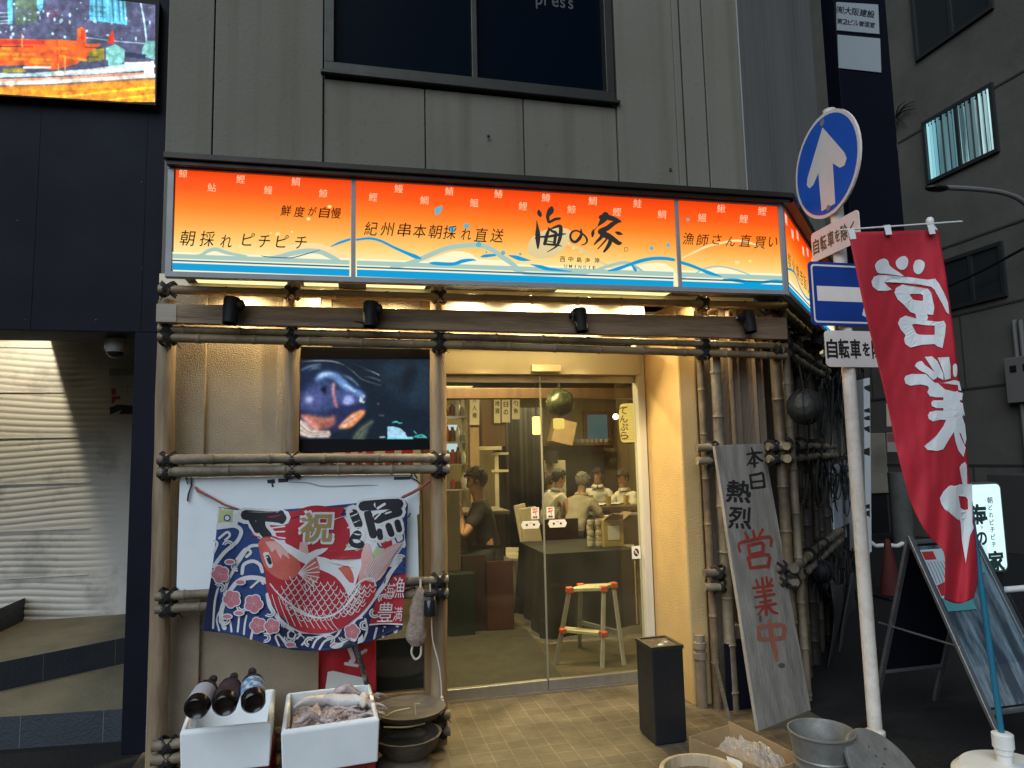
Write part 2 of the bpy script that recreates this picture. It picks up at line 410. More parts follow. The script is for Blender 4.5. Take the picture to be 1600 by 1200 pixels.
# ================================================================== MATERIALS
def brickmat(name, c1, c2, mortar, bw, bh, msize=.01, rough=.7, offset=0.0, bump=.3, var=.25, rotx=0.0):
    m = bpy.data.materials.new(name); m.use_nodes = True
    n = m.node_tree.nodes; l = m.node_tree.links; p = n['Principled BSDF']
    tc = n.new('ShaderNodeTexCoord'); mp = n.new('ShaderNodeMapping'); mp.inputs['Rotation'].default_value = (rotx, 0, 0)
    l.new(tc.outputs['Object'], mp.inputs[0])
    b = n.new('ShaderNodeTexBrick'); b.offset = offset; b.inputs['Scale'].default_value = 1
    b.inputs['Brick Width'].default_value = bw; b.inputs['Row Height'].default_value = bh; b.inputs['Mortar Size'].default_value = msize
    b.inputs['Color1'].default_value = (*c1, 1); b.inputs['Color2'].default_value = (*c2, 1); b.inputs['Mortar'].default_value = (*mortar, 1)
    l.new(mp.outputs[0], b.inputs['Vector'])
    nz = n.new('ShaderNodeTexNoise'); nz.inputs['Scale'].default_value = 3.1; nz.inputs['Detail'].default_value = 8; nz.inputs['Roughness'].default_value = .7
    l.new(tc.outputs['Object'], nz.inputs['Vector'])
    rp = n.new('ShaderNodeValToRGB'); rp.color_ramp.elements[0].position = .3; rp.color_ramp.elements[1].position = .7
    rp.color_ramp.elements[0].color = (1-var*1.6, 1-var*1.7, 1-var*1.8, 1); rp.color_ramp.elements[1].color = (1+var*.4,)*3+(1,)
    l.new(nz.outputs['Fac'], rp.inputs[0])
    mx = n.new('ShaderNodeMix'); mx.data_type = 'RGBA'; mx.blend_type = 'MULTIPLY'; mx.inputs[0].default_value = 1
    l.new(b.outputs['Color'], mx.inputs[6]); l.new(rp.outputs[0], mx.inputs[7]); l.new(mx.outputs[2], p.inputs['Base Color'])
    ma = n.new('ShaderNodeMath'); ma.operation = 'MULTIPLY_ADD'; ma.inputs[1].default_value = .35; ma.inputs[2].default_value = rough-.18
    l.new(nz.outputs['Fac'], ma.inputs[0]); l.new(ma.outputs[0], p.inputs['Roughness'])
    nb = n.new('ShaderNodeTexNoise'); nb.inputs['Scale'].default_value = 90; l.new(tc.outputs['Object'], nb.inputs['Vector'])
    sb = n.new('ShaderNodeMath'); sb.operation = 'MULTIPLY_ADD'; sb.inputs[1].default_value = .25
    l.new(nb.outputs['Fac'], sb.inputs[0])
    inv = n.new('ShaderNodeMath'); inv.operation = 'SUBTRACT'; inv.inputs[0].default_value = 1; l.new(b.outputs['Fac'], inv.inputs[1]); l.new(inv.outputs[0], sb.inputs[2])
    bp = n.new('ShaderNodeBump'); bp.inputs['Strength'].default_value = bump; bp.inputs['Distance'].default_value = .006
    l.new(sb.outputs[0], bp.inputs['Height']); l.new(bp.outputs[0], p.inputs['Normal'])
    return m
m_asph = M('asphalt', (.0075,.0085,.0105), .75, c2=(.026,.026,.026), spec=.3, scale=55, bump=.9, bscale=210, ramp=(.45,.7))
m_tile = brickmat('paving_tile', (.118,.096,.064), (.090,.073,.048), (.160,.135,.095), .105, .105, .0035, .6, 0, .4, .5)
m_floor = M('shop_floor', (.11,.095,.065), .38, c2=(.05,.043,.03), scale=1.7, bump=.15, bscale=30, ramp=(.3,.75))
def concmat(name, base, dirt):
    m = bpy.data.materials.new(name); m.use_nodes = True; n = m.node_tree.nodes; l = m.node_tree.links; p = n['Principled BSDF']; p.inputs['Roughness'].default_value = .88; p.inputs['Specular IOR Level'].default_value = .2
    tc = n.new('ShaderNodeTexCoord'); col = None
    for sc_, k, lo, hi, c0, c1 in (((1.1,1.1,.8),1,.3,.75,(1,1,1),(.80,.79,.77)),((9,9,.22),1,.50,.80,(1,1,1),(.72,.70,.66)),((26,26,18),1,.62,.78,(1,1,1),(.86,.85,.83))):
        mp = n.new('ShaderNodeMapping'); mp.inputs['Scale'].default_value = sc_; l.new(tc.outputs['Object'], mp.inputs[0])
        nz = n.new('ShaderNodeTexNoise'); nz.inputs['Scale'].default_value = k; nz.inputs['Detail'].default_value = 7; l.new(mp.outputs[0], nz.inputs['Vector'])
        rp = n.new('ShaderNodeValToRGB'); rp.color_ramp.elements[0].position = lo; rp.color_ramp.elements[1].position = hi; rp.color_ramp.elements[0].color = (*c0,1); rp.color_ramp.elements[1].color = (*c1,1); l.new(nz.outputs['Fac'], rp.inputs[0])
        mx = n.new('ShaderNodeMix'); mx.data_type = 'RGBA'; mx.blend_type = 'MULTIPLY'; mx.inputs[0].default_value = 1
        if col is None: mx.inputs[6].default_value = (*base,1)
        else: l.new(col, mx.inputs[6])
        l.new(rp.outputs[0], mx.inputs[7]); col = mx.outputs[2]
    l.new(col, p.inputs['Base Color'])
    nb = n.new('ShaderNodeTexNoise'); nb.inputs['Scale'].default_value = 60; nb.inputs['Detail'].default_value = 6; l.new(tc.outputs['Object'], nb.inputs['Vector'])
    bp = n.new('ShaderNodeBump'); bp.inputs['Strength'].default_value = .2; bp.inputs['Distance'].default_value = .01; l.new(nb.outputs['Fac'], bp.inputs['Height']); l.new(bp.outputs[0], p.inputs['Normal'])
    return m
m_conc = concmat('painted_concrete', (.182,.170,.142), .3)
m_stuc = M('stucco', (.34,.285,.21), .9, c2=(.23,.185,.13), scale=2.0, bump=.55, bscale=150, ramp=(.35,.75))
m_stucy = M('ochre_stucco', (.50,.345,.15), .85, c2=(.40,.27,.11), scale=2.0, bump=.4, bscale=130)
m_pink = M('dusky_render', (.19,.145,.105), .9, c2=(.11,.083,.06), scale=2.2, stretch=(1,1,.4), bump=.4, bscale=70)
m_dark = M('black_metal_panel', (.007,.0085,.0165), .6, var=.35, scale=1.5, spec=.12)
m_alu = M('aluminium', (.42,.41,.38), .35, .8, var=.2, scale=14, stretch=(1,1,.2))
m_alug = M('grey_sign_frame', (.30,.31,.33), .5, .15, var=.2, scale=6)
m_brown = M('dark_brown_metal', (.030,.026,.022), .45, .5, var=.3, scale=7)
m_steelw = M('window_bronze', (.042,.042,.036), .45, .5, var=.35, scale=8)
m_bam = M('bamboo', (.25,.185,.105), .5, c2=(.085,.058,.032), scale=3.2, stretch=(1,1,1), bump=.25, bscale=25, ramp=(.38,.72))
m_bamg = M('weathered_bamboo', (.23,.185,.125), .6, c2=(.065,.050,.035), scale=4.5, bump=.3, bscale=30, ramp=(.35,.68))
m_log = M('peeled_log', (.29,.21,.125), .65, c2=(.115,.075,.042), scale=5, stretch=(2.5,2.5,.35), bump=.3, bscale=18, ramp=(.36,.72))
m_beam = M('brown_beam', (.29,.20,.125), .65, c2=(.10,.066,.042), scale=5, stretch=(.35,2,3), bump=.3, bscale=22)
m_wood = M('dark_wood', (.12,.065,.03), .5, c2=(.05,.028,.014), scale=6, stretch=(2.5,2.5,.3), bump=.2, bscale=18)
m_woodl = M('light_wood', (.36,.25,.13), .55, c2=(.25,.165,.085), scale=6, stretch=(2.5,2.5,.3), bump=.15, bscale=18)
m_rope = M('black_rope', (.010,.009,.008), .8, bump=.6, bscale=120)
m_black = M('black_plastic', (.009,.009,.011), .6, spec=.2)
m_blackm = M('black_painted_steel', (.012,.013,.016), .42, var=.4, scale=5, bump=.05, bscale=60)
m_white = M('white_enamel', (.72,.72,.70), .45, var=.12, scale=7)
m_cream = M('cream_panel', (.74,.67,.48), .45, var=.1, scale=3)
m_foam = M('styrofoam', (.78,.815,.84), .85, var=.10, scale=5, bump=.12, bscale=420)
m_board = M('white_board', (.70,.75,.78), .6, c2=(.58,.63,.66), scale=2.2, bump=.1, bscale=12, ramp=(.45,.85))
m_glassd = glass('door_glass', (.86,.86,.78), .9, .04, .013)
m_glassn = M('night_glass', (.0012,.004,.009), .35, spec=.03)
m_red = M('red_cloth', (.50,.016,.032), .75, var=.25, scale=5, bump=.12, bscale=250)
m_txtw = M('white_print', (.70,.72,.74), .7, var=.06, scale=8)
m_ink = M('black_ink', (.016,.015,.014), .65)
m_brownw = M('kraft_card', (.34,.235,.12), .8, var=.25, scale=6, bump=.2, bscale=25)
# ================================================================== GROUND
b = MB(); b.box((-40,-30,-.2),(40,60,0)); struct(b.build('street', m_asph, smooth=False), 'dark asphalt of the street and the alley', 'street')
b = MB(); b.box((-1.02,2.55,-.05),(2.62,4.44,.004)); struct(b.build('pavement', m_tile, smooth=False), 'tan square paving tiles in front of the glass door', 'pavement')
FP = [(-1.0,4.44),(2.98,4.44),(4.55,6.0),(4.55,11.4),(-1.0,11.4)]
b = MB(); b.prism([(x,y,-.05) for x,y in FP],(0,0,1),.056); struct(b.build('shop_floor', m_floor, smooth=False), 'dull olive floor inside the restaurant', 'floor')

# ================================================================== RESTAURANT BUILDING
WY = 3.96; XC = 2.60; XL = -0.948
rb = thing('restaurant_building', 'grey concrete corner building with the restaurant on its ground floor', 'building')
ZS = 2.45            # height of the soffit line
# upper wall: separate panels with open joints in front of a dark backing
def X3(px, py=200, Y=WY): return at(px, py, Y).x
b = MB()
jx = [XL, X3(332), X3(505), X3(665,200), X3(820,220), X3(967,240), X3(1060,250)]
wz0 = at(510,112,WY).z; wx0 = X3(507,60); wx1 = X3(957,80); wz1 = 5.6
g = .0035
for i in range(2): b.box((jx[i]+g,WY,ZS),(jx[i+1]-g,WY+.2,8))
for i in (2,3,4):
    b.box((jx[i]+g,WY+.015,ZS),(jx[i+1]-g,WY+.2,wz0-.035)); b.box((jx[i]+g,WY+.015,wz1),(jx[i+1]-g,WY+.2,8))
b.box((jx[5]+g,WY,ZS),(jx[6],WY+.2,8))
b.box((jx[6],WY-.012,ZS),(jx[6]+.045,WY+.2,8)); b.box((jx[6]+.06,WY-.004,ZS),(X3(1096,250)+.05,WY+.2,8))
b.box((X3(1096,250)+.062,WY,ZS),(XC-.01,WY+.2,8))
b.build('upper_wall', m_conc, rb, smooth=False, bevel=.004)
b = MB(); b.box((XL,WY+.05,ZS),(wx0-.03,WY+.3,8)); b.box((wx1+.03,WY+.05,ZS),(XC,WY+.3,8)); b.box((wx0-.03,WY+.05,ZS),(wx1+.03,WY+.3,wz0-.04)); b.box((wx0-.03,WY+.05,wz1+.02),(wx1+.03,WY+.3,8))
b.build('wall_joint', M('joint_grey',(.028,.027,.024),.8), rb, smooth=False)
# window with bronze frame
b = MB(); fw = .055
b.box((wx0,WY-.02,wz0),(wx1,WY+.10,wz0+fw)); b.box((wx0,WY-.02,wz1-fw),(wx1,WY+.10,wz1)); b.box((wx0,WY-.015,wz0+fw),(wx0+fw,WY+.10,wz1-fw)); b.box((wx1-fw,WY-.015,wz0+fw),(wx1,WY+.10,wz1-fw))
xm = X3(743,100); b.box((xm-.018,WY+.02,wz0+fw),(xm+.018,WY+.09,wz1-fw))
wf = b.build('window', m_steelw, rb, smooth=False, bevel=.004)
b = MB(); b.box((wx0-.02,WY-.03,wz0-.02),(wx1+.03,WY+.012,wz0)); b.build('sill', m_steelw, wf, smooth=False, bevel=.004)
for a, c in ((wx0+fw, xm-.018), (xm+.018, wx1-fw)):
    b = MB(); b.box((a,WY+.05,wz0+fw),(c,WY+.06,wz1-fw)); b.build('pane', m_glassn, wf, smooth=False)
b = MB(); b.box((wx0+.02,WY+.3,wz0),(wx1-.02,WY+.33,wz1)); b.build('room_shade', m_brown, wf, smooth=False)
pr = Print(lambda x, y, l: (x, WY+.05-l, y)); pr.layer(M('dull_window_lettering', (.055,.06,.065), .6))
p0 = at(836,9,WY+.05)
for i, ch in enumerate('press'): pr.layers[-1][2].append(([(p0.x+.055*i+.085*x*1.25, p0.z+.012+.13*y) for x, y in glyph(ch,.008)[0]], glyph(ch,.008)[1], 0))
pr.build('lettering', wf)
# small bolts left in the concrete, stains
for q in ((763,213),(1047,265)): b = MB(); b.ball(at(*q,WY-.004), .011, 8, sc=(1,.5,1), lump=.5); b.build('bolt', m_brown, rb)
# chamfered corner and side wall
cd = Vector((.70711,.70711,0)); cn = Vector((.70711,-.70711,0)); C0 = Vector((XC, WY, 0)); CL = 4.1
def ch(t, z, o=0.0): return C0+cd*t+cn*o+Vector((0,0,z))
def chbox(b, t0, t1, z0, z1, o0, o1, mat=None):
    vs = [ch(t,z,o) for z in (z0,z1) for (t,o) in ((t0,o0),(t1,o0),(t1,o1),(t0,o1))]
    return b.add(vs, [(3,2,1,0),(4,5,6,7),(0,1,5,4),(1,2,6,5),(2,3,7,6),(3,0,4,7)], mat)
b = MB(); chbox(b, 0, CL, ZS, 8, -.2, 0); ce = ch(CL,0); b.box((ce.x-.25,ce.y+.01,0),(ce.x-.002,11.5,8)); b.build('corner_wall', concmat('grey_concrete', (.30,.30,.30), .3), rb, smooth=False)
b = MB(); chbox(b, .0, CL, 0, ZS, -.25, -.02); b.build('corner_lower_wall', m_pink, rb, smooth=False)
# lower front walls
xs0 = -.125; XR = 2.03; XRf = XR+.125
b = MB()
b.box((XL,WY+.02,0),(xs0,WY+.2,ZS)); b.box((XL,WY-.012,0),(X3(319,700)+.0,WY+.019,ZS)); b.box((X3(431,700),WY-.012,0),(xs0,WY+.019,ZS))
b.build('stucco_wall', m_stuc, rb, smooth=False, bevel=.004)
b = MB(); b.box((XR,WY,0),(XRf,4.62,ZS)); b.build('door_jamb_wall', m_stucy, rb, smooth=False, bevel=.012)
b = MB(); b.box((XRf+.004,WY+.03,0),(XC+.05,WY+.2,ZS)); b.build('side_wall', m_pink, rb, smooth=False)
b = MB(); b.box((XRf+.26,WY-.005,0),(XRf+.30,WY+.029,ZS)); b.build('wall_batten', m_pink, rb, smooth=False)
# ceiling of the entrance recess, inner walls
b = MB(); b.box((XL,WY-.02,ZS),(XC-.02,4.7,ZS+.06)); b.build('soffit', m_cream, rb, smooth=False)
m_iwall = M('interior_wall', (.16,.122,.058), .7, c2=(.10,.075,.035), scale=3, stretch=(2,2,.4), bump=.2, bscale=25)
b = MB(); b.box((-1.0,11.0,0),(4.6,11.2,3)); b.box((-1.15,4.3,0),(-1.0,11.2,3)); b.box((4.45,6.4,0),(4.6,11.0,3)); b.box((2.62,4.66,0),(2.7,5.6,ZS)); b.box((XRf+.01,4.56,0),(2.62,4.655,ZS)); b.build('inner_wall', m_iwall, rb, smooth=False)
b = MB(); b.prism([(-1.0,4.71,2.62),(3.2,4.71,2.62),(4.5,6.05,2.62),(4.5,11.2,2.62),(-1.0,11.2,2.62)],(0,0,1),.08); b.box((-1.0,4.6,ZS+.07),(3.05,4.709,2.7)); b.build('ceiling', M('brown_ceiling', (.15,.112,.062), .7, c2=(.09,.065,.036), scale=3, stretch=(.4,2,2)), rb, smooth=False)
# side window left of the door (behind the bamboo, the screen and the board)
b = MB(); y0, y1 = WY+.05, WY+.12; zb = at(630,1083,WY+.05).z; x1w = .50
for a in ((xs0+.002,y0,0,xs0+.06,y1,ZS),(x1w-.06,y0,0,x1w,y1,ZS),(xs0+.06,y0,zb-.16,x1w-.06,y1-.01,zb),(xs0+.06,y0,2.18,x1w-.06,y1,2.26)): b.box(a[:3],a[3:])
sw = b.build('side_window', M('oak_frame', (.30,.20,.10), .55, c2=(.18,.115,.055), scale=5, stretch=(2.5,2.5,.3)), rb, smooth=False, bevel=.003)
b = MB(); b.box((xs0+.06,y0+.03,zb),(x1w-.06,y0+.038,2.18)); b.build('pane', m_glassd, sw, smooth=False)
b = MB(); b.box((xs0+.06,y0+.035,0),(x1w-.06,y1-.015,zb-.16)); b.build('kick_panel', m_stuc, sw, smooth=False)
b = MB(); b.box((xs0+.06,y0+.02,2.26),(x1w-.06,y1-.02,ZS)); b.build('transom_panel', m_stuc, sw, smooth=False)
b = MB(); b.box((x1w+.002,y0,0),(x1w+.03,4.47,ZS)); b.build('return_wall', m_stucy, rb, smooth=False)
# grey metal ledge over the sign
b = MB(); zl = at(255,236,3.44).z; zr = at(1240,301,3.44).z; xl = at(255,240,3.44).x; xr = at(1240,302,3.44).x
T = .055
def slab(b, x0, x1, ya, yb, za0, za1, zb0, zb1): b.add([(x0,ya,za0),(x1,ya,za1),(x1,yb,za1),(x0,yb,za0),(x0,ya,zb0),(x1,ya,zb1),(x1,yb,zb1),(x0,yb,zb0)], [(3,2,1,0),(4,5,6,7),(0,1,5,4),(1,2,6,5),(2,3,7,6),(3,0,4,7)])
slab(b, xl, xr, 3.44, WY-.001, zl-.03, zr-.03, zl, zr); slab(b, xl+.01, xr-.01, 3.46, 3.94, zl-T, zr-T, zl-.032, zr-.032)
o_=.52/1.2
vs = []
e0 = Vector((xr,3.44,0)); e1 = e0+cd*2.6; e2 = e1-cn*.45; e3 = Vector((xr,WY-.001,0))
for z0_, z1_ in ((zr-.05, zr-.001),): b.add([p+Vector((0,0,z)) for z in (z0_,z1_) for p in (e0,e1,e2,e3)], [(3,2,1,0),(4,5,6,7),(0,1,5,4),(1,2,6,5),(2,3,7,6),(3,0,4,7)])
b.build('ledge', m_brown, rb, smooth=False, bevel=.003)

# ------------------------------------------------------------------ sliding door
DY = 4.5
dr = thing('sliding_door', 'automatic glass sliding door with cream header and steel bottom rail', 'door')
dx0, dx1 = .54, 2.022
zt = at(850,587,DY).z; zh = at(850,552,DY).z; zbt = at(850,1080,DY).z+.075
b = MB(); b.box((dx0,DY-.07,zt),(dx1-.03,DY+.02,zh)); b.build('header', M('header_cream', (.50,.46,.36), .5, var=.1, scale=3), dr, smooth=False, bevel=.006)
b = MB(); p = at(852,576,DY-.07); b.box((p.x-.10,DY-.11,p.z-.025),(p.x+.10,DY-.071,p.z+.022)); b.build('sensor', m_cream, dr, smooth=False, bevel=.006)
b = MB(); b.box((dx1-.055,DY-.06,.0),(dx1,DY+.03,ZS-.02)); b.build('door_frame', M('white_aluminium', (.62,.60,.52), .4, .2, var=.15, scale=9, stretch=(1,1,.2)), dr, smooth=False, bevel=.004)
xmid = X3(848,800,DY)
for a, c in ((dx0, xmid-.003), (xmid+.003, dx1-.057)):
    b = MB(); b.box((a,DY-.015,zbt),(c,DY-.006,zt-.001)); gp = b.build('glass_panel', m_glassd, dr, smooth=False)
    b = MB(); b.box((a,DY-.03,.012),(c,DY+.01,zbt)); b.build('bottom_rail', m_alu, gp, smooth=False, bevel=.003)
    b = MB(); b.box((a,DY-.022,zt-.05),(c,DY+.004,zt-.002)); b.build('top_rail', m_alu, gp, smooth=False, bevel=.002)
b = MB(); b.box((xmid-.006,DY-.02,zbt),(xmid+.006,DY-.016,zt-.05)); b.build('gasket', M('dull_seal',(.2,.2,.16),.5), dr, smooth=False)
b = MB(); b.box((dx0,DY-.05,0),(dx1-.056,DY+.04,.011)); b.build('floor_track', m_alu, dr, smooth=False)
b = MB(); b.box((dx0,DY+.02,zh+.13),(dx1-.06,DY+.04,ZS)); b.box((dx0,DY-.05,zh),(dx1-.06,DY+.0,zh+.03)); b.build('transom', M('transom_board',(.42,.36,.22),.6,var=.3,scale=3), dr, smooth=False)
# door stickers
def card(name, label, px, py, w, h, Y, mat, parent, draw=None, cut=0):
    c = at(px,py,Y); b = MB()
    if cut: b.prism([(c.x+x*w/2,Y,c.z+z*h/2) for x,z in ((-1,0),(-.8,-1),(.8,-1),(1,0),(.8,1),(-.8,1))], (0,-1,0), .0015)
    else: b.box((c.x-w/2,Y-.0015,c.z-h/2),(c.x+w/2,Y,c.z+h/2))
    o = b.build(name, mat, parent, smooth=False)
    if label: o['label'] = label
    if draw:
        q = Print(lambda x, y, l: (c.x+x*w/2, Y-.0015-l, c.z+y*h/2)); draw(q); q.build('print', o)
    return o
m_sw = M('sticker_white',(.72,.70,.64),.5); m_sr = M('sticker_red',(.5,.05,.03),.5)
def draw_hand(q):
    q.layer(m_sr)
    for s in (((-.6,.75),(.6,.75)),((-.1,.75),(-.45,.2)),((.55,.4),(-.5,.1)),((.2,.3),(.15,-.3))): q.stroke(s,.16)
    q.layer(m_ink); q.stroke(((-.5,-.65),(.5,-.65)),.18); q.stroke(((-.35,-.45),(-.3,-.85)),.12); q.stroke(((.3,-.45),(.3,-.85)),.12)
def draw_dots(q):
    q.layer(m_ink); q.disc((-.4,.0),.12,12,.3); q.disc((.35,.0),.12,12,.3); q.stroke(((-.15,.45),(.15,.45)),.08)
def draw_round(q):
    q.layer(m_ink); q.disc((0,0),.62,20); q.layer(M('tan_ink',(.4,.2,.12),.6)); q.disc((-.1,.05),.3,14); q.layer(m_sw); q.stroke(((-.4,.4),(.4,-.4)),.14)
card('sticker','red and black printed sticker on the left pane',836,802,.054,.075,DY-.016,m_sw,dr,draw_hand)
card('sticker','red and black printed sticker on the right pane',860,801,.054,.075,DY-.016,m_sw,dr,draw_hand)
card('door_plate','pale hexagonal plate on the left pane',829,820,.13,.05,DY-.016,m_sw,dr,draw_dots,1)
card('door_plate','pale hexagonal plate on the right pane',871,818,.13,.05,DY-.016,m_sw,dr,draw_dots,1)
card('sticker','square no smoking style round sticker',994,863,.062,.085,DY-.016,m_sw,dr,draw_round)

# ================================================================== DARK BUILDING ON THE LEFT
db = thing('black_clad_building', 'black clad building with marble entrance beside the restaurant', 'building')
FY = 4.2
fx = at(266,120,FY).x; fz = at(100,517,FY).z; px0 = at(208,600,FY).x; pxr = at(247,600,FY).x
b = MB(); b.box((-9,FY,fz),(fx,FY+.35,9)); b.box((px0,FY+.001,0),(pxr,FY+.34,fz)); b.build('cladding', m_dark, db, smooth=False, bevel=.004)
m_seam = M('cladding_seam',(.0025,.003,.006),.5,spec=.1)
for x in (at(228,240,FY).x, at(60,240,FY).x): b = MB(); b.box((x,FY-.002,fz+.002),(x+.004,FY-.0005,8.9)); b.build('seam', m_seam, db, smooth=False)
for px_,py_ in ((28,345),(222,285),(222,420),(40,500),(150,500)): b = MB(); p = at(px_,py_,FY); b.ball((p.x,FY,p.z),.006,8,sc=(1,.4,1)); b.build('screw', M('cladding_screw',(.03,.032,.04),.4,.6), db)
m_pbd = M('porch_board',(.25,.24,.2),.7); sx_ = lambda Y: -2.311-(.084*(Y-6.249)+.209*.039)/.974
b = MB(); b.prism([(sx_(4.56),4.56,2.62),(px0,4.56,2.62),(px0,6.28,2.62),(sx_(6.28),6.28,2.62)],(0,0,1),.02); b.build('shade_board', m_pbd, db, smooth=False)  # unseen board added, its left edge shaped to cast the wall's slanted shadow
b = MB(); b.box((-9,4.551,3.05),(px0,6.3,3.1)); b.build('porch_ceiling', m_pbd, db, smooth=False)
P1 = atz(40,968,.34); P2 = atz(195,960,.34)
MY = (P1.y+P2.y)/2
m_marb = M('grey_marble',(.58,.57,.54),.6,c2=(.40,.40,.39),scale=2.4,detail=12,ramp=(.52,.62),bump=.1,bscale=8)
def wave(u, v):
    x = -3.4+u*(fx+3.3); z = 2.75*v
    d = -.0075*abs(math.sin(z*64+1.3*math.sin(x*3.1+math.floor(z/.36)*1.7)+.6*math.sin(x*5.3-z*3)))+.004
    ed = (z % .36)/.36; d *= min(1, ed*8, (1-ed)*8); d *= max(0, min(1, (-1.62-x+.22*(2.6-z)*-.25)/.35))
    return (x, MY+d, .3+z)
b = MB(); b.sheet(wave, 110, 560); b.build('wave_tile_wall', m_marb, db, ang=80)
b = MB(); b.box((-4,MY+.03,0),(fx+.02,MY+.2,3.09)); b.box((px0+.02,FY+.35,0),(px0+.1,MY+.03,3.09)); b.build('back_wall', m_marb, db, smooth=False)
b = MB()
for k in range(1,8): 
    z = .3+.36*k
    if z < 3.0: b.box((-3.4,MY-.011,z-.003),(at(150,600,MY).x,MY+.004,z+.002))
b.build('tile_trim', M('steel_trim',(.58,.57,.53),.45), db, smooth=False)
# entrance steps
m_step = M('step_riser_tile',(.022,.030,.040),.55,c2=(.03,.036,.045),scale=5,bump=.2,bscale=70); m_tread = M('step_tread',(.15,.13,.085),.7,c2=(.10,.09,.06),scale=4,bump=.2,bscale=60)
st = thing('entrance_steps', 'dark tiled entrance steps in front of the marble wall', 'steps')
def stepblock(name, A, Bp, back, z0, z1):
    A = Vector(A); Bp = Vector(Bp); b = MB()
    q = [Vector((A.x,A.y,0)), Vector((Bp.x,Bp.y,0)), Vector((Bp.x,back,0)), Vector((A.x,back,0))]
    vs = [p+Vector((0,0,z)) for z in (z0,z1) for p in q]
    b.add(vs, [(0,1,5,4),(1,2,6,5),(3,0,4,7)], 0); b.add(vs, [(4,5,6,7)], 1)
    d = (q[1]-q[0]); L = d.length; d.normalize(); nrm = Vector((d.y,-d.x,0))
    n = int(L/.42)
    for i in range(1, n+1):
        p = q[1]-d*(i*.42-.16)+nrm*.0015; b.add([p+Vector((0,0,z0+.004)), p+d*.004+Vector((0,0,z0+.004)), p+d*.004+Vector((0,0,z1-.001)), p+Vector((0,0,z1-.001))], [(0,1,2,3)], 2)
    return b.build(name, [m_step, m_tread, M('grout',(.11,.12,.13),.8)], st, smooth=False, bevel=.0)
a0 = atz(0,1172,0); a1 = atz(192,1158,0); d = (a1-a0); stepblock('step', a0-d*3, a1+d*.25, MY-.02, .0, .17)
z1s = .17; a0 = atz(0,1080,z1s); a1 = atz(192,1037,z1s); d = a1-a0; stepblock('step', a0-d*1.5, a1+d*.3, MY-.018, z1s+.001, .34)
a0 = atz(0,988,.34); a1 = atz(40,968,.34); d = a1-a0; stepblock('step', a0-d*3, a1, MY-.016, .341, .51)
# LED screen
sc = thing('led_screen', 'bright LED advertising screen of a city at night on black wall', 'screen')
SY = FY-.06; sbl = at(0,147,SY); sbr = at(242,162,SY); dzs = (sbr.z-sbl.z)/(sbr.x-sbl.x)
b = MB(); xr_ = sbr.x+.006; xl_ = at(-29,60,SY).x; zt_led = at(120,-7,SY).z; zf = lambda x: sbr.z+dzs*(x-sbr.x)
slab(b, xl_, xr_, SY+.001, FY-.001, zf(xl_)-.008, zf(xr_)-.008, zt_led+.03, zt_led+.03); b.build('housing', m_black, sc, smooth=False)
def gradglow(name, stops, axis, lo, hi, e, noise_amt=0.0, nscale=(3,3,3)):
    m = bpy.data.materials.new(name); m.use_nodes = True; n = m.node_tree.nodes; l = m.node_tree.links; p = n['Principled BSDF']
    tc = n.new('ShaderNodeTexCoord'); sx = n.new('ShaderNodeSeparateXYZ'); l.new(tc.outputs['Object'], sx.inputs[0])
    mr = n.new('ShaderNodeMapRange'); mr.inputs[1].default_value = lo; mr.inputs[2].default_value = hi; l.new(sx.outputs[axis], mr.inputs[0])
    src = mr.outputs[0]
    if noise_amt:
        mp = n.new('ShaderNodeMapping'); mp.inputs['Scale'].default_value = nscale; l.new(tc.outputs['Object'], mp.inputs[0])
        nz = n.new('ShaderNodeTexNoise'); nz.inputs['Scale'].default_value = 1; nz.inputs['Detail'].default_value = 6; l.new(mp.outputs[0], nz.inputs['Vector'])
        ma = n.new('ShaderNodeMath'); ma.operation = 'MULTIPLY_ADD'; ma.inputs[1].default_value = noise_amt; l.new(nz.outputs['Fac'], ma.inputs[0])
        sb = n.new('ShaderNodeMath'); sb.operation = 'SUBTRACT'; sb.inputs[1].default_value = noise_amt/2; l.new(mr.outputs[0], sb.inputs[0]); l.new(sb.outputs[0], ma.inputs[2]); src = ma.outputs[0]
    rp = n.new('ShaderNodeValToRGB'); rp.color_ramp.interpolation = 'LINEAR'
    el = rp.color_ramp.elements
    el[0].position = stops[0][0]; el[0].color = (*lin(stops[0][1]), 1); el[1].position = stops[-1][0]; el[1].color = (*lin(stops[-1][1]), 1)
    for s, c in stops[1:-1]: q = el.new(s); q.color = (*lin(c), 1)
    l.new(src, rp.inputs[0]); l.new(rp.outputs[0], p.inputs['Emission Color']); p.inputs['Emission Strength'].default_value = e*.758
    p.inputs['Base Color'].default_value = (.01,.01,.01,1); p.inputs['Roughness'].default_value = .5; p.inputs['Specular IOR Level'].default_value = .08
    return m
def gl(name, c, e=1.0): return glow(name, lin(c), e)

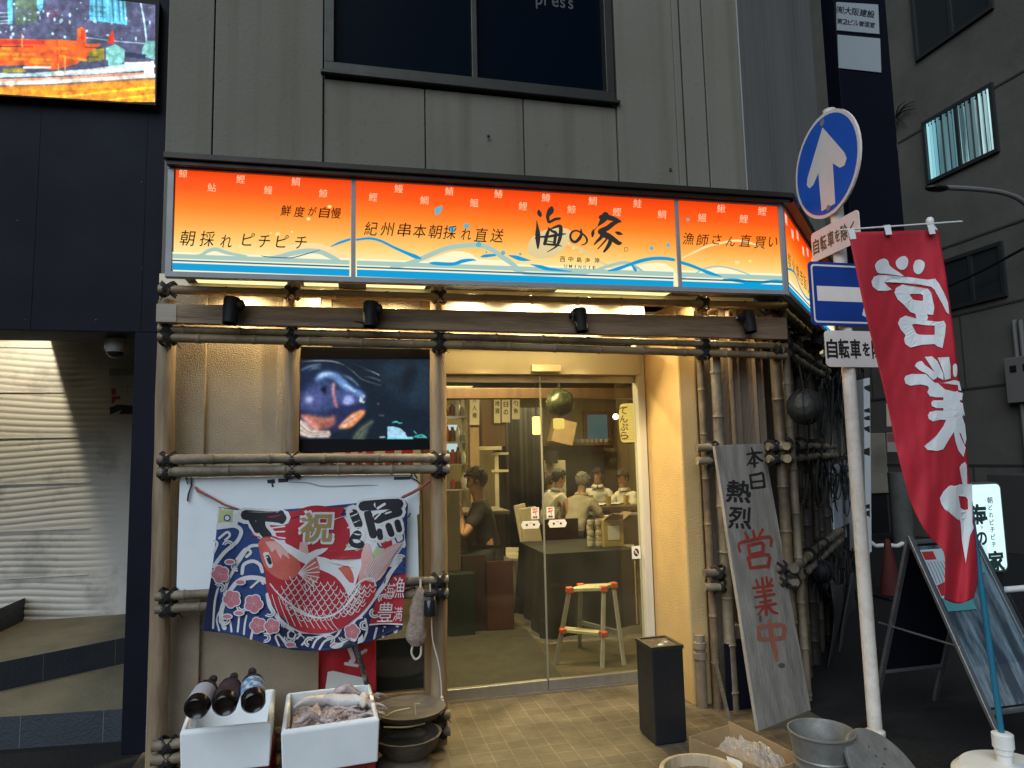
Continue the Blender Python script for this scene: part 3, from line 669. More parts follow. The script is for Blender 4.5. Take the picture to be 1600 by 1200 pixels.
lm = planemap((0,SY,3),(0,-1,0)); q = Raster(-190,-40,1552,1020,300,182,(78,80,112))
q.layer((78,80,112),3.5).poly([(-300,-40),(1555,-40),(1548,480),(1060,440),(860,380),(-300,380)])
q.layer((88,112,92),3.5).poly([(135,0),(360,0),(370,230),(160,250)]); q.layer((105,70,105),3.5).disc((525,130),70,16,50)
q.layer((96,104,140),3.5)
for i in range(60): q.disc((random.uniform(0,1540), random.uniform(60,370)), random.uniform(8,30), 7, random.uniform(5,14))
q.layer((90,200,235),3.5).poly([(900,-40),(1255,-40),(1270,250),(1050,220),(900,205),(890,120)]).poly([(365,-40),(430,-40),(430,80),(400,115),(370,80)]).poly([(75,0),(130,0),(130,240),(80,250)])
q.layer((45,120,150),3.5); 
for x in (960,1020,1120,1180,1225): q.stroke(((x,-30),(x+10+(x-1000)*.05,210)),14)
for y in (60,110,160): q.stroke(((910,y),(1050,y+12)),10)
q.layer((190,235,250),3.5)
for x in (935,985,1075,1150,1205,1245): q.stroke(((x,-30),(x+8,200)),7)
for y in (130,170,210,235): q.stroke(((0,y),(110,y-6)),9)
for i in range(46): q.disc((random.uniform(0,1540), random.uniform(20,400)), random.uniform(5,17), 8, random.uniform(5,22))
q.stroke(((1400,0),(1440,200),(1465,410)),16).stroke(((860,375),(1150,410),(1450,435)),8)
q.layer((255,95,0),3.5).poly([(-300,390),(570,395),(770,410),(775,290),(815,265),(855,300),(865,440),(1010,440),(880,560),(760,640),(540,700),(240,650),(-300,660)])
q.layer((235,45,10),3.5).poly([(240,455),(330,455),(330,480),(240,480)]).poly([(-200,400),(440,400),(440,440),(-200,450)]).poly([(810,300),(845,300),(845,400),(810,400)]).stroke(((570,400),(575,640)),10).poly([(1080,390),(1130,290),(1145,440),(1080,440)])
q.layer((255,140,20),3.5)
for a in ((0,540,340,545),(140,590,520,600),(580,480,690,490),(20,480,100,490),(600,560,860,600),(300,620,520,640)): q.stroke(((a[0],a[1]),(a[2],a[3])),26)
q.layer((150,140,40),3.5).poly([(900,500),(1040,480),(1040,600),(880,620)]).poly([(30,690),(240,680),(260,720),(30,730)]).stroke(((1250,655),(1470,650)),30)
q.layer((125,195,190),3.5).poly([(1060,480),(1150,440),(1250,500),(1240,620),(1060,600)]).poly([(1420,490),(1460,410),(1552,405),(1548,600),(1420,560)]).poly([(1080,600),(1230,600),(1200,690),(1090,690)])
q.layer((30,45,70),3.5).poly([(1250,520),(1460,545),(1455,590),(1250,570)]).stroke(((-100,465),(220,465)),10).stroke(((850,470),(1020,480)),8).stroke(((880,570),(980,572)),7)
q.layer((200,235,240),3.5).poly([(-200,730),(240,735),(520,715),(900,690),(1250,640),(1540,620),(1540,700),(900,745),(560,760),(-200,780)])
q.layer((240,165,130),3.5).poly([(-200,800),(280,780),(600,770),(1200,730),(1480,725),(1480,760),(1000,800),(560,820),(-200,850)])
q.layer((255,252,245),3.5).stroke(((-200,835),(200,830),(560,815),(1000,790),(1540,755)),34).stroke(((540,735),(900,710),(1250,690),(1540,660)),30).stroke(((240,675),(500,672)),22).poly([(1440,640),(1540,600),(1540,780),(1440,770)]).disc((110,850),18).stroke(((1250,630),(1480,625)),14)
q.layer((255,215,40),3.5).stroke(((700,960),(1100,915),(1535,875)),16).stroke(((1050,1000),(1300,975),(1530,950)),16).stroke(((450,965),(900,950)),9)
q.layer((255,190,110),3.5)
for x,y0_,y1_ in ((585,640,715),(650,570,720),(220,340,470)): q.stroke(((x,y0_),(x,y1_)),12)
q.layer((190,120,20),3.5).stroke(((560,915),(800,905),(1110,885)),12)
q.layer((255,150,20),14).poly([(-300,870),(560,850),(1000,820),(1552,790),(1552,1030),(-300,1030)])
q.layer((255,250,235),6).stroke(((-200,835),(200,830),(560,815),(1000,790),(1540,755)),30)
q.layer((255,220,50),5).stroke(((700,960),(1100,915),(1535,875)),16).stroke(((1050,1000),(1300,975),(1530,950)),14).stroke(((450,965),(900,950)),9)
q.layer((190,120,20),3,.7).stroke(((560,915),(800,905),(1110,885)),12)
q.grain(.05,.8); q.grain(.10,3); q.grain(.07,8)
edge = lambda x: sbr.z+dzs*(x-sbr.x)
def ledmap(x, y, l):
    p = lm(x/6.4,y/6.4,l); p.z = min(max(p.z, edge(p.x)), zt_led); p.x = max(min(p.x, sbr.x), xl_+.005); return p
q.build('picture', sc, ledmap, 1.3)
# dome camera, notice
c = at(181,521,4.42); dc = thing('security_camera', 'white dome security camera under the black porch soffit', 'camera')
c.z = fz-.001; k = .056
b = MB(); b.lathe([(k*.9,.0),(k,-.02),(k,-.055),(k*.86,-.075),(k*.8,-.08)][::-1], 24, Matrix.Translation(c)); b.build('housing', m_white, dc)
b = MB(); b.ball((c.x,c.y,c.z-.078), k*.78, 20, sc=(1,1,.85)); b.build('dome', M('smoked_dome',(.02,.016,.012),.12), dc)
nb = thing('notice_box', 'white notice box with red and black marks on the marble wall', 'notice')
pm = planemap((0,MY-.05,1.5),(0,-1,0)); NYb = MY-.03
def pxq(pts, Y): return [at(x,y,Y) for x,y in pts]
b = MB(); b.prism(pxq([(173,585),(222,584),(220,647),(172,648)],NYb), (0,-1,0), .03); b.build('case', M('notice_white',(.5,.5,.5),.6), nb, smooth=False)
b = MB(); b.prism(pxq([(174,577),(222,577),(222,586),(174,588)],NYb), (0,-1,0), .05); b.build('hood', M('notice_grey',(.25,.25,.24),.6), nb, smooth=False)
nm = planemap((0,NYb-.03,1.5),(0,-1,0)); q = Print(nm)
q.layer(M('notice_red',(.30,.03,.04),.6)).poly([(174,607),(181,607),(181,617),(174,617)]).poly([(175,619),(188,619),(188,624),(181,624),(178,630),(174,630)])
q.layer(m_ink).poly([(171,637),(184,632),(210,634),(210,647),(186,647),(190,640),(172,648)])
q.layer(M('notice_line',(.3,.3,.3),.6)).stroke(((188,598),(207,598)),.8).stroke(((188,604),(207,604)),.8).stroke(((190,612),(207,612)),.8).stroke(((199,598),(199,614)),.8)
q.build('print', nb)
# the porch downlight
dl = thing('porch_downlight', 'small warm lamp tucked in the porch ceiling recess', 'lamp')
lp = Vector((-2.318, 5.5, 2.86))
b = MB(); b.lathe([(.05,.10),(.055,.11),(.055,.185)], 20, Matrix.Translation(lp)); b.build('rim', m_white, dl)
L = bpy.data.lights.new('downlight', 'POINT'); L.energy = 50; L.color = (1,.86,.60); L.shadow_soft_size = .012
o = bpy.data.objects.new('downlight_lamp', L); COL.objects.link(o); o.location = lp; o.parent = dl
# ================================================================== BACKLIT SIGN
sg = thing('shop_sign', 'long backlit orange and cream shop sign with blue waves above the entrance', 'sign')
GY = 3.5
def gp(px, py, Y=GY): return at(px, py, Y)
TL, TR, BR, BL = gp(262,256), gp(1230,317), gp(1230,461), gp(258,433)
lnt = lambda P, Q, x: P.z+(Q.z-P.z)*(x-P.x)/(Q.x-P.x)
m_pan = gradglow('sign_sunset', [(0,(255,244,200)),(.18,(255,234,168)),(.33,(255,204,112)),(.47,(255,170,72)),(.63,(255,130,32)),(.80,(252,90,8)),(1,(240,60,2))], 2, 2.40, 2.93, 1.06, .07, (1.3,1,.8))
divs = [262.0, 552.0, 1058.0, 1230.0]
fx0 = BL.x; fx1 = BR.x; fr = .027
b = MB()   # frame rails, posts
slab(b, fx0, fx1, GY-.012, GY+.03, lnt(TL,TR,fx0)-fr, lnt(TL,TR,fx1)-fr, lnt(TL,TR,fx0), lnt(TL,TR,fx1))
slab(b, fx0, fx1, GY-.012, GY+.03, lnt(BL,BR,fx0), lnt(BL,BR,fx1), lnt(BL,BR,fx0)+fr, lnt(BL,BR,fx1)+fr)
for i, dvx in enumerate(divs):
    x = gp(dvx, 360).x; h = .011 if 0 < i < 3 else .014
    if i == 0: x = fx0+h
    if i == 3: x = fx1-h
    slab(b, x-h, x+h, GY-.010, GY+.03, lnt(BL,BR,x)+fr, lnt(BL,BR,x)+fr, lnt(TL,TR,x)-fr, lnt(TL,TR,x)-fr)
frm = b.build('frame', m_alug, sg, smooth=False, bevel=.002)
for i in range(3):
    xa = gp(divs[i],360).x+(.011 if i else .028); xb = gp(divs[i+1],360).x-(.011 if i < 2 else .028)
    b = MB(); b.add([(xa,GY,lnt(BL,BR,xa)+fr),(xb,GY,lnt(BL,BR,xb)+fr),(xb,GY,lnt(TL,TR,xb)-fr),(xa,GY,lnt(TL,TR,xa)-fr)], [(0,1,2,3)])
    b.build('panel', m_pan, sg, smooth=False)
# box behind
b = MB(); slab(b, fx0+.01, fx1, GY+.031, WY-.005, lnt(BL,BR,fx0)+.085, lnt(BL,BR,fx1)+.085, lnt(TL,TR,fx0)-.004, lnt(TL,TR,fx1)-.004)
s0 = Vector((fx1,GY,0)); s1 = s0+cd*2.2
bz0 = lnt(BL,BR,fx1); bz1 = lnt(TL,TR,fx1)
pts = [s0-cn*.035, s1-cn*.035, s1-cn*.42, Vector((fx1,WY-.005,0))]
b.add([p+Vector((0,0,z)) for z in (bz0+.085,bz1-.004) for p in pts], [(3,2,1,0),(4,5,6,7),(0,1,5,4),(1,2,6,5),(2,3,7,6),(3,0,4,7)])
b.build('housing', m_brown, sg, smooth=False)
def chq(b, t0, t1, z0, z1, o0, o1):
    vs = [s0+cd*t+cn*o+Vector((0,0,z)) for z in (z0,z1) for (t,o) in ((t0,o0),(t1,o0),(t1,o1),(t0,o1))]
    b.add(vs, [(3,2,1,0),(4,5,6,7),(0,1,5,4),(1,2,6,5),(2,3,7,6),(3,0,4,7)])
b = MB(); chq(b,.012,2.2,bz0,bz0+fr,-.03,.01); chq(b,.012,2.2,bz1-fr,bz1,-.03,.01); chq(b,.005,.03,bz0+fr,bz1-fr,-.03,.008); chq(b,1.2,1.222,bz0+fr,bz1-fr,-.03,.008); chq(b,2.178,2.2,bz0+fr,bz1-fr,-.03,.008)
b.build('frame', m_alug, sg, smooth=False)
b = MB()
for t0,t1 in ((.03,1.2),(1.222,2.178)): b.add([s0+cd*t0+Vector((0,0,bz0+fr)), s0+cd*t1+Vector((0,0,bz0+fr)), s0+cd*t1+Vector((0,0,bz1-fr)), s0+cd*t0+Vector((0,0,bz1-fr))], [(0,1,2,3)])
b.build('panel', m_pan, sg, smooth=False)
# ---- printing: waves
c_teal = gl('sign_grey_teal',(168,200,188)); c_blue = gl('sign_blue',(14,158,214)); c_dblue = gl('sign_deep_blue',(20,110,150)); c_crm = gl('sign_cream',(255,246,205)); c_pch = gl('sign_peach',(255,222,160)); c_mist = gl('sign_mist',(226,205,150))
m_sgi = M('sign_brown_ink',(.022,.010,.006),.8,spec=.1); m_sgb = M('sign_black_ink',(.030,.026,.020),.6)
gm = planemap((0,GY,2.6),(0,-1,0))
q = Print(gm, step=.0003, base=.0006)
A6 = lambda x,y: (x/4+400, y/4+300); A5 = lambda x,y: (x/4, y/4+300); A7 = lambda x,y: (x/4+800, y/4+300)
tr = lambda f, pts: [f(p[0],p[1])+tuple(p[2:]) for p in pts]
LP = (269.5,546); MP = (557.5,1052.5); RP = (1063.5,1224)
bot = lambda x: 421.5+(x-268)*(450-421.5)/(1055-268)          # lower edge of the print
def band(x0, x1, d0, d1): q.poly([(x0,bot(x0)-d1),(x1,bot(x1)-d1),(x1,bot(x1)-d0),(x0,bot(x0)-d0)])
def inpan(pts, w):       # keep strokes of one wave inside the panel they belong to
    q.stroke(pts, w)
q.layer(c_pch)
q.poly(tr(A6,[(60,400),(180,345),(300,320),(420,330),(545,385),(560,420),(300,430)]),3)
q.poly([(568,424),(620,412),(720,398),(770,412),(800,420),(800,428)],3)
q.layer(c_mist).poly([(824,396),(826,380),(838,366),(858,358),(880,356),(893,364),(884,384),(868,400),(842,404)],4)
q.stroke([(880,380),(905,388),(940,410),(962,422)],3.2)
q.layer(c_crm)
for a, c in (LP, MP, RP): band(a, c, 1, 28)
q.poly(tr(A6,[(1090,420),(1180,385),(1240,370),(1330,380),(1400,420),(1560,430),(1560,480),(1090,470)]),3)
q.poly(tr(A6,[(200,420),(300,395),(380,385),(470,415),(500,440)]),3).poly(tr(A5,[(1270,402),(1300,375),(1360,365),(1430,392),(1480,408)]),3)
q.poly([(925,438),(960,424),(990,415),(1040,412),(1050,440)],3).poly([(1075,436),(1095,424),(1125,418),(1155,424),(1180,440)],3)
q.layer(c_teal)
for a, c in (LP, MP, RP): band(a, c, 18, 25)
q.stroke(tr(A5,[(1090,398,.4),(1240,398,.8),(1300,368,1),(1350,358,1.1),(1420,380,1),(1540,402,.6)]),5.5)
q.stroke(tr(A6,[(0,418,.6),(120,412),(230,382),(320,368),(400,374),(450,395),(515,428,.8)]),7.5)
q.stroke(tr(A6,[(850,470,.8),(960,445),(1060,405),(1180,355),(1270,338),(1390,332),(1460,352),(1530,400),(1590,440),(1640,478,.7)]),7.5)
q.stroke([(800,420),(812,424),(830,428,1),(900,428,.9),(925,424),(950,416),(975,410),(990,415),(1006,425,.6)],5)
q.stroke([(1066,434,.5),(1085,428),(1100,420),(1120,416),(1140,419),(1160,425),(1185,435,.5)],2.2)
q.layer(c_pch).stroke([(1066,403,.6),(1085,394),(1105,385),(1125,380),(1150,376),(1170,379),(1190,386,.4)],3.4)
q.layer(c_blue)
for a, c in (LP, MP, RP): band(a, c, .0, 11)
q.stroke(tr(A6,[(470,340,.4),(520,318,1),(585,296,1)]),4).stroke(tr(A6,[(630,298,.9),(710,290,1),(780,306),(860,345),(950,385,1.3),(1000,405,1.5),(1030,416,.6)]),4)
q.stroke(tr(A6,[(1085,443,.3),(1120,446,1),(1230,450),(1290,432,1.1),(1350,424,.7),(1375,428,.2)]),5.2).stroke(tr(A6,[(1405,405,.3),(1430,400,1),(1485,395,.8),(1500,398,.2)]),5)
q.stroke([(795,399,.3),(806,402,1.2),(816,405,1.2),(829,407,.2)],5).stroke([(829,413,.2),(845,417,1),(856,420,1),(880,423,.5),(893,424,.2)],5.5)
q.stroke([(951,423,.4),(965,420,1),(982,414,.9),(1000,408,1.1),(1020,404),(1040,404),(1053,406,.9)],5.4).stroke([(986,412,.5),(993,422,1.2),(990,418,1)],4)
q.stroke([(1064,410,1),(1080,415),(1095,421,.9),(1110,427,1.1),(1127,432,.3)],5).stroke([(1130,436,.3),(1150,438,1.2),(1178,442,1),(1210,439,.9),(1222,439,.5)],4.6)
q.layer(gl('sign_pale_blue',(95,180,205)))
for x,y,r_ in ((684,329,5),(729,353,4.4),(706,358,5.2),(748,382,4.4),(786,395,3.6),(813,397,2.2),(1018,388,3),(1044,383,3),(1075,343,2.4),(760,394,1.6),(1035,384,1)): q.disc((x,y),r_)
q.poly([(680,334),(686,323),(691,322),(689,330),(683,336)],3)
q.layer(c_dblue)
for a, c in (LP, MP, RP): band(a, c, 13.5, 16)
q.stroke(tr(A6,[(30,398,.4),(70,405,1),(150,410),(230,410),(310,388,1),(400,362,.5)]),1.6)
q.layer(gl('sign_spatter',(255,228,150)))
for x,y,r_ in ((515,323,3.2),(482,342,3.4),(434,366,4),(456,362,2),(423,364,2),(1152,410,4),(1172,408,2.5),(896,388,2.4),(889,380,1.8),(376,385,3),(907,394,1.4)): q.disc((x,y),r_,10,r_*.8)
# fish characters scattered along the top
q.layer(gl('sign_pale_print',(255,208,164)))
fishes = [('鯨',286,271),('鮎',331,293),('鰹',376,280),('鰻',419,297),('鯛',462,284),('鯨',505,302),('鰹',583,308),('鰻',623,295),('鯛',663,313),('鯖',702,299),('鰮',741,317),('鰆',779,303),('鯉',817,322),('鱒',853,309),('鯨',893,327),('鯛',926,314),('鰹',964,331),('鮭',996,318),('鯛',1034,335),('鰮',1097,340),('鰍',1127,326),('鯉',1162,342),('鰹',1191,330)]
for c_, x, y in fishes: q.glyph(c_, x, y, 13, 13, -.004, .06)
q.layer(m_sgi)
def script(st, pos, size, bold=.002, sh=-.13):
    for c_, (x, y) in zip(st, pos): q.glyph(c_, x, y, size*(.66 if c_ in 'ピチれがさんい' else .82), size*(.74 if c_ in 'ピチれがさんい' else .9), bold, .05, sh)
script('朝採れピチピチ', [(293,372),(324,373),(354,377),(388,374),(413,377),(441,377),(470,379)], 27)
script('鮮度が自慢', [(447,329),(468,331),(488,330),(507,332),(525,333)], 19, .008)
script('紀州串本朝採れ直送', [(580,357),(605,358),(632,359),(656,361),(680,362),(703,363),(729,366),(752,367),(777,368)], 24)
script('漁師さん直買い', [(1076,373),(1098,375),(1120,374),(1142,377),(1165,376),(1188,379),(1208,378)], 21)
script('西中島海岸', [(879,405),(892,405),(905,406),(918,407),(933,407)], 9.5, .01, 0)
for i, c_ in enumerate('UMINOIE'): q.glyph(c_, 884+7.4*i, 415.6+.4*i, 1.2 if c_ == 'I' else 4.4, 4.8, .01, .05)
q.layer(M('sign_red_seal',(.25,.05,.02),.6)).stroke([(976,387),(981,387),(981,392),(976,393),(976,388)],.9,1)
# brush title
K = lambda x,y: (820+x/8.889, 310+y/8.889); J = 1/8.889
q.layer(m_sgb)
def bs(pts, w, k=5): q.stroke([K(p[0],p[1])+tuple(p[2:]) for p in pts], w*J, k)
bs([(190,165,.3),(200,200,1),(215,235,.8)],60)
bs([(165,310,.15),(175,400,.6),(180,500,1.15),(182,600,.95),(182,690,.4)],62)
bs([(375,125,.6),(360,170,1.5),(320,240,.9),(325,300,.7),(340,330,.6),(420,290,.7),(485,280,.6)],60)
bs([(140,555,.25),(220,535,.5),(330,530,.7),(460,505,.8),(570,492,.25)],50)
bs([(340,420,.6),(310,500,1),(285,600,1),(275,635,.8)],48)
bs([(330,415,.6),(380,455,.8),(430,480,1),(420,560,1),(410,640,.9)],44)
bs([(370,420,.5),(430,395,.8),(490,385,1),(500,440,1.2),(490,540,1.1),(460,630,.9),(420,680,.5),(310,745,.2)],46)
bs([(265,630,.8),(340,640,.8),(420,645,.9),(480,655,.5),(520,665,.15)],36)
bs([(300,590,.5),(360,600,.6),(420,610,.6)],26)
bs([(780,430,.5),(785,500,1),(755,560,1.2),(700,605,1),(650,580,.9),(632,520,.8),(660,465,.7),(720,448,.6),(800,490,.6),(850,540,.7),(865,590,.7),(840,630,.5),(790,648,.35)],40)
bs([(1120,235,1.6),(1100,280,1.5),(1060,330,1),(1020,380,.3)],62)
bs([(1060,262,1),(1150,262,1.1),(1250,290,.9),(1325,320,.5)],70)
bs([(1310,325,.3),(1230,350,.9),(1150,410,1),(1050,460,1.1),(1100,470,1.1)],70)
bs([(955,440,.6),(945,480,1.1),(940,525,.7)],42); bs([(965,440,.3),(1010,385,.15)],42)
bs([(1090,470,1.1),(1060,540,.8),(1010,590,.6),(965,640,.3)],62)
bs([(1080,500,1.2),(1150,520,1.3),(1230,570,1.1),(1300,620,.9),(1330,620,.6)],66)
bs([(1140,560,.6),(1090,620,.5),(1015,700,.35)],46)
bs([(1190,560,.9),(1180,620,1),(1140,690,.8),(1100,740,.5)],58)
bs([(1265,470,.5),(1305,485,1),(1360,500,.2)],50)
q.build('print', sg)
# print on the chamfer
cm = lambda x, y, l: s0+cd*x+cn*(l)+Vector((0,0,bz0+fr+y*(bz1-bz0-2*fr)))
q = Print(cm, base=.001)
q.layer(c_crm).poly([(.03,.0),(1.2,.0),(1.2,.17),(.03,.17)]).poly([(1.222,.0),(2.178,.0),(2.178,.17),(1.222,.17)])
q.layer(c_blue).poly([(.03,.002),(1.2,.002),(1.2,.085),(.03,.085)]).poly([(1.222,.002),(2.178,.002),(2.178,.085),(1.222,.085)]).stroke([(.03,.28),(.3,.34),(.5,.22),(.75,.18),(1.0,.25),(1.18,.3)],.03)
q.layer(c_dblue).poly([(.03,.105),(1.2,.105),(1.2,.125),(.03,.125)])
q.layer(gl('sign_white_print',(255,226,190)))
for i,(c_,y) in enumerate(zip('鰹鯛鮎鰻鯨鯖',(.92,.84,.93,.82,.9,.84))): q.glyph(c_, .12+.2*i, y, .075, -.13, .012)
q.layer(m_sgi)
for i,c_ in enumerate('炭火焼き旨い魚'): q.glyph(c_, .14+.14*i, .42-.01*i, .1, -.19, .0)
q.build('print', sg)

# soffit lights under the sign
m_sof = gl('soffit_light_diffuser',(255,240,168),1.25)
zs_ = 2.468
for i,(a,c) in enumerate(((288,452),(470,528),(574,674),(700,1078),(1108,1180))):
    xa = at(a,440,3.6).x; xb = at(c,446,3.6).x; zz_ = zs_+.03*(xa+xb)/2/3
    t = thing('soffit_light', ['long light panel under the left end of the sign','short light panel under the sign, left of the wooden bracket','short light panel under the sign, right of the wooden bracket','longest light panel under the sign, above the door','short light panel under the right end of the sign'][i], 'lamp', 'light panels under the sign')
    b = MB(); b.box((xa,3.79,zz_),(xb,3.925,zz_+.006)); b.build('diffuser', m_sof, t, smooth=False)
    b = MB(); b.box((xa-.008,3.78,zz_+.0065),(xb+.008,3.93,zz_+.03)); b.build('tray', m_alug, t, smooth=False)
    nl = max(1, round((xb-xa)/.34))
    for k in range(nl):
        L = bpy.data.lights.new('soffit_lamp','SPOT'); L.energy = 17; L.color = (1,.76,.40); L.spot_size = R(150); L.spot_blend = .5; L.shadow_soft_size = .015
        o = bpy.data.objects.new('soffit_lamp', L); COL.objects.link(o); o.location = (xa+(xb-xa)*(k+.5)/nl, 3.86, zz_-.008); o.parent = t
# fluorescent tubes in the entrance recess
for i,(px_a,px_b,Yt,yy) in enumerate(((700,934,4.22,527),(700,1000,4.02,510))):
    a = at(px_a,yy,Yt); c = at(px_b,yy,Yt)
    t = thing('fluorescent_lamp', ['bare fluorescent tube above the glass door','longer fluorescent tube close behind the wooden beam'][i], 'lamp')
    b = MB(); b.tube([a,Vector((c.x,a.y,a.z))], .016, 12); b.build('tube', gl('tube_glow',(255,220,145),12), t)
    b = MB(); b.box((a.x-.02,Yt-.03,a.z+.024),(c.x+.02,Yt+.03,ZS-.002)); b.build('fixture', m_white, t, smooth=False)
    for k in range(3):
        L = bpy.data.lights.new('recess_lamp','SPOT'); L.energy = 12.5; L.color = (1,.74,.33); L.spot_size = R(112); L.spot_blend = .6; L.shadow_soft_size = .05
        o = bpy.data.objects.new('recess_lamp', L); COL.objects.link(o); o.location = (a.x+(c.x-a.x)*(k+.5)/3+.1, Yt, a.z-.03); o.parent = t

# ================================================================== BAMBOO FRAME, BEAM, SPOTLIGHTS
def bamboo(b, p0, p1, r, seg=.27, ph=0.0, n=12, cap=True, bow=.0):
    p0 = Vector(p0); p1 = Vector(p1); L = (p1-p0).length; pts = []; rr = []; d = (p1-p0)/L
    s = Vector((noise.noise(p0*3), noise.noise(p1*3), noise.noise((p0+p1)*2)))*.006
    ss = [0.0]; x = ph % seg
    while x < L:
        for e in (-.016,-.006,0,.006,.016):
            if 0 < x+e < L: ss.append(x+e)
        x += seg
    ss.append(L)
    for t in ss:
        m = ((t-ph) % seg); m = min(m, seg-m)
        pts.append(p0+d*t+s*math.sin(math.pi*t/L)*4*0.5+Vector((0,0,bow*math.sin(math.pi*t/L)))); rr.append(r*(1.16 if m < .003 else (1.05 if m < .009 else (.985 if m < .02 else 1.0)))*(1-.06*t/L))
    b.tube(pts, rr, n, cap=cap)
def lash(par, p, r, ax=(1,0,0), up=(0,0,1), k=3):
    """crossed turns of black cord with loose ends"""
    b = MB(); p = Vector(p); ax = Vector(ax).normalized(); up = Vector(up).normalized(); f = ax.cross(up)
    for sgn in (1,-1):
        for i in range(k):
            o = (i-(k-1)/2)*.008
            pts = []
            for j in range(14):
                a = 2*math.pi*j/14
                q = (ax*sgn*.72+up*.72)*math.cos(a)*r*1.42+f*math.sin(a)*r*1.35+(ax*-sgn+up)*o*.7
                pts.append(p+q)
            b.tube(pts, .0038, 5, closed=True)
    for s in range(2):
        e = p-f*r*1.1; d = Vector((random.uniform(-.05,.07),-.012,random.uniform(-.06,-.03)))
        b.tube([e, e+d*.6+Vector((0,-.01,.01)), e+d], [.004,.0035,.002], 5)
    b.build('lashing', m_rope, par)
bf = thing('bamboo_frame', 'lashed bamboo and log framework standing along the shop front', 'bamboo frame')
PY = 3.86; HYf = 3.775
def pole(name, mat, parent, p0, p1, r, **k): 
    b = MB(); bamboo(b, p0, p1, r, **k); return b.build(name, mat, parent)
for (xa,ya,xb,yb,r_) in ((262,470,246,1195,.046),(457,447,452,735,.044),(685,450,686,1200,.046),(1094,466,1103,545,.04)):
    A = at(xa,ya,PY); Bq = at(xb,yb,PY); 
    b = MB(); pts = [A.lerp(Bq,i/9)+Vector((random.uniform(-.004,.004),0,0)) for i in range(10)]
    if yb > 1100: pts[-1] = Vector((pts[-1].x,PY,.0))
    b.tube(pts, [r_*random.uniform(.93,1.05) for _ in pts], 14); b.build('post', m_log, bf)
hor = [(248,452,1228,478,.024,3.745),(247,514,1228,541,.023,HYf),(247,527,1228,556,.024,HYf),(246,718,702,716,.026,HYf),(246,738,702,733,.026,HYf),(243,932,700,905,.023,HYf),(243,952,700,925,.023,HYf),(238,1166,703,1116,.025,HYf),(236,1188,703,1141,.026,HYf),(233,1216,703,1183,.026,HYf)]
for i,(xa,ya,xb,yb,r_,Y) in enumerate(hor): pole('pole', m_bamg if i > 2 else m_bam, bf, at(xa,ya,Y), at(xb,yb,Y), r_, ph=.07*i+.05)
for xx in (263,457,686,1098):
    for i,(xa,ya,xb,yb,r_,Y) in enumerate(hor):
        if xx > 700 and i > 2: continue
        if xx == 457 and i > 4: continue
        t = (xx-xa)/(xb-xa); y = ya+(yb-ya)*t; lash(bf, at(xx,y,Y+.02), .034)
# right part of the frame: posts and chamfer lattice
def chp(px, t_off, z=0): pass
rf = thing('bamboo_frame', 'dark lashed bamboo lattice wrapping the chamfered corner behind the road sign', 'bamboo frame')
m_bamds = M('dirty_shaded_bamboo', (.17,.12,.066), .55, c2=(.04,.028,.018), scale=4, bump=.3, bscale=25, ramp=(.33,.66))  # dirty bamboo, its colour also darkened for the shade at the corner
for k,(px,Y,r_,mt) in enumerate(((1089,3.88,.024,m_bamds),(1112,3.86,.036,m_bamg),(1205,3.84,.034,m_bamds),(1222,3.87,.026,m_bamg))):
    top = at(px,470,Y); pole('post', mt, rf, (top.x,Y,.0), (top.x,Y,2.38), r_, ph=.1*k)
Cb = Vector((at(1222,700,3.84).x, 3.84, 0))
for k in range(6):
    t = .22+.34*k; p = Cb+cd*t-cn*.03; pole('post', m_bamds if k < 2 else M('shaded_bamboo', (.05,.038,.026), .6, c2=(.012,.010,.008), scale=4, bump=.3, bscale=25, ramp=(.33,.66)), rf, p+cd*random.uniform(-.04,.04), p+Vector((random.uniform(-.03,.03),random.uniform(-.03,.03),2.36)), .026+.008*(k % 3), ph=.08*k)  # poles further in are coloured darker still, as shade
for z,r_ in ((2.40,.026),(2.20,.024),(2.125,.026),(1.53,.024),(1.455,.026),(.80,.028),(.72,.026)):
    pole('pole', m_bamg, rf, Cb+cn*.04-cd*.08+Vector((0,0,z)), Cb+cn*.04+cd*2.2+Vector((0,0,z)), r_, ph=z)
    for t in (0,.22,.56,.9,1.24): (random.random() < .62) and lash(rf, Cb+cd*(t+random.uniform(-.05,.05))+cn*.02+Vector((0,0,z+random.uniform(-.02,.02))), .036*random.uniform(.8,1.15), cd)
for z,xa,xb in ((1.53,1088,1226),(1.455,1088,1226),(.80,1090,1228),(.72,1090,1228)):
    for xa, xb in ((xa,1121),(1199,xb)):
        x0_ = at(xa,700,3.80).x; x1_ = at(xb,700,3.80).x
        pole('pole', m_bamg, rf, (x0_,3.80,z), (x1_,3.80,z), .024, ph=z*2)
    for px in (1112,1207): lash(rf, (at(px,700,3.82).x,3.82,z), .034)
for z in (2.40,2.2,2.125): lash(rf, (at(1207,500,3.8).x,3.79,z), .036)
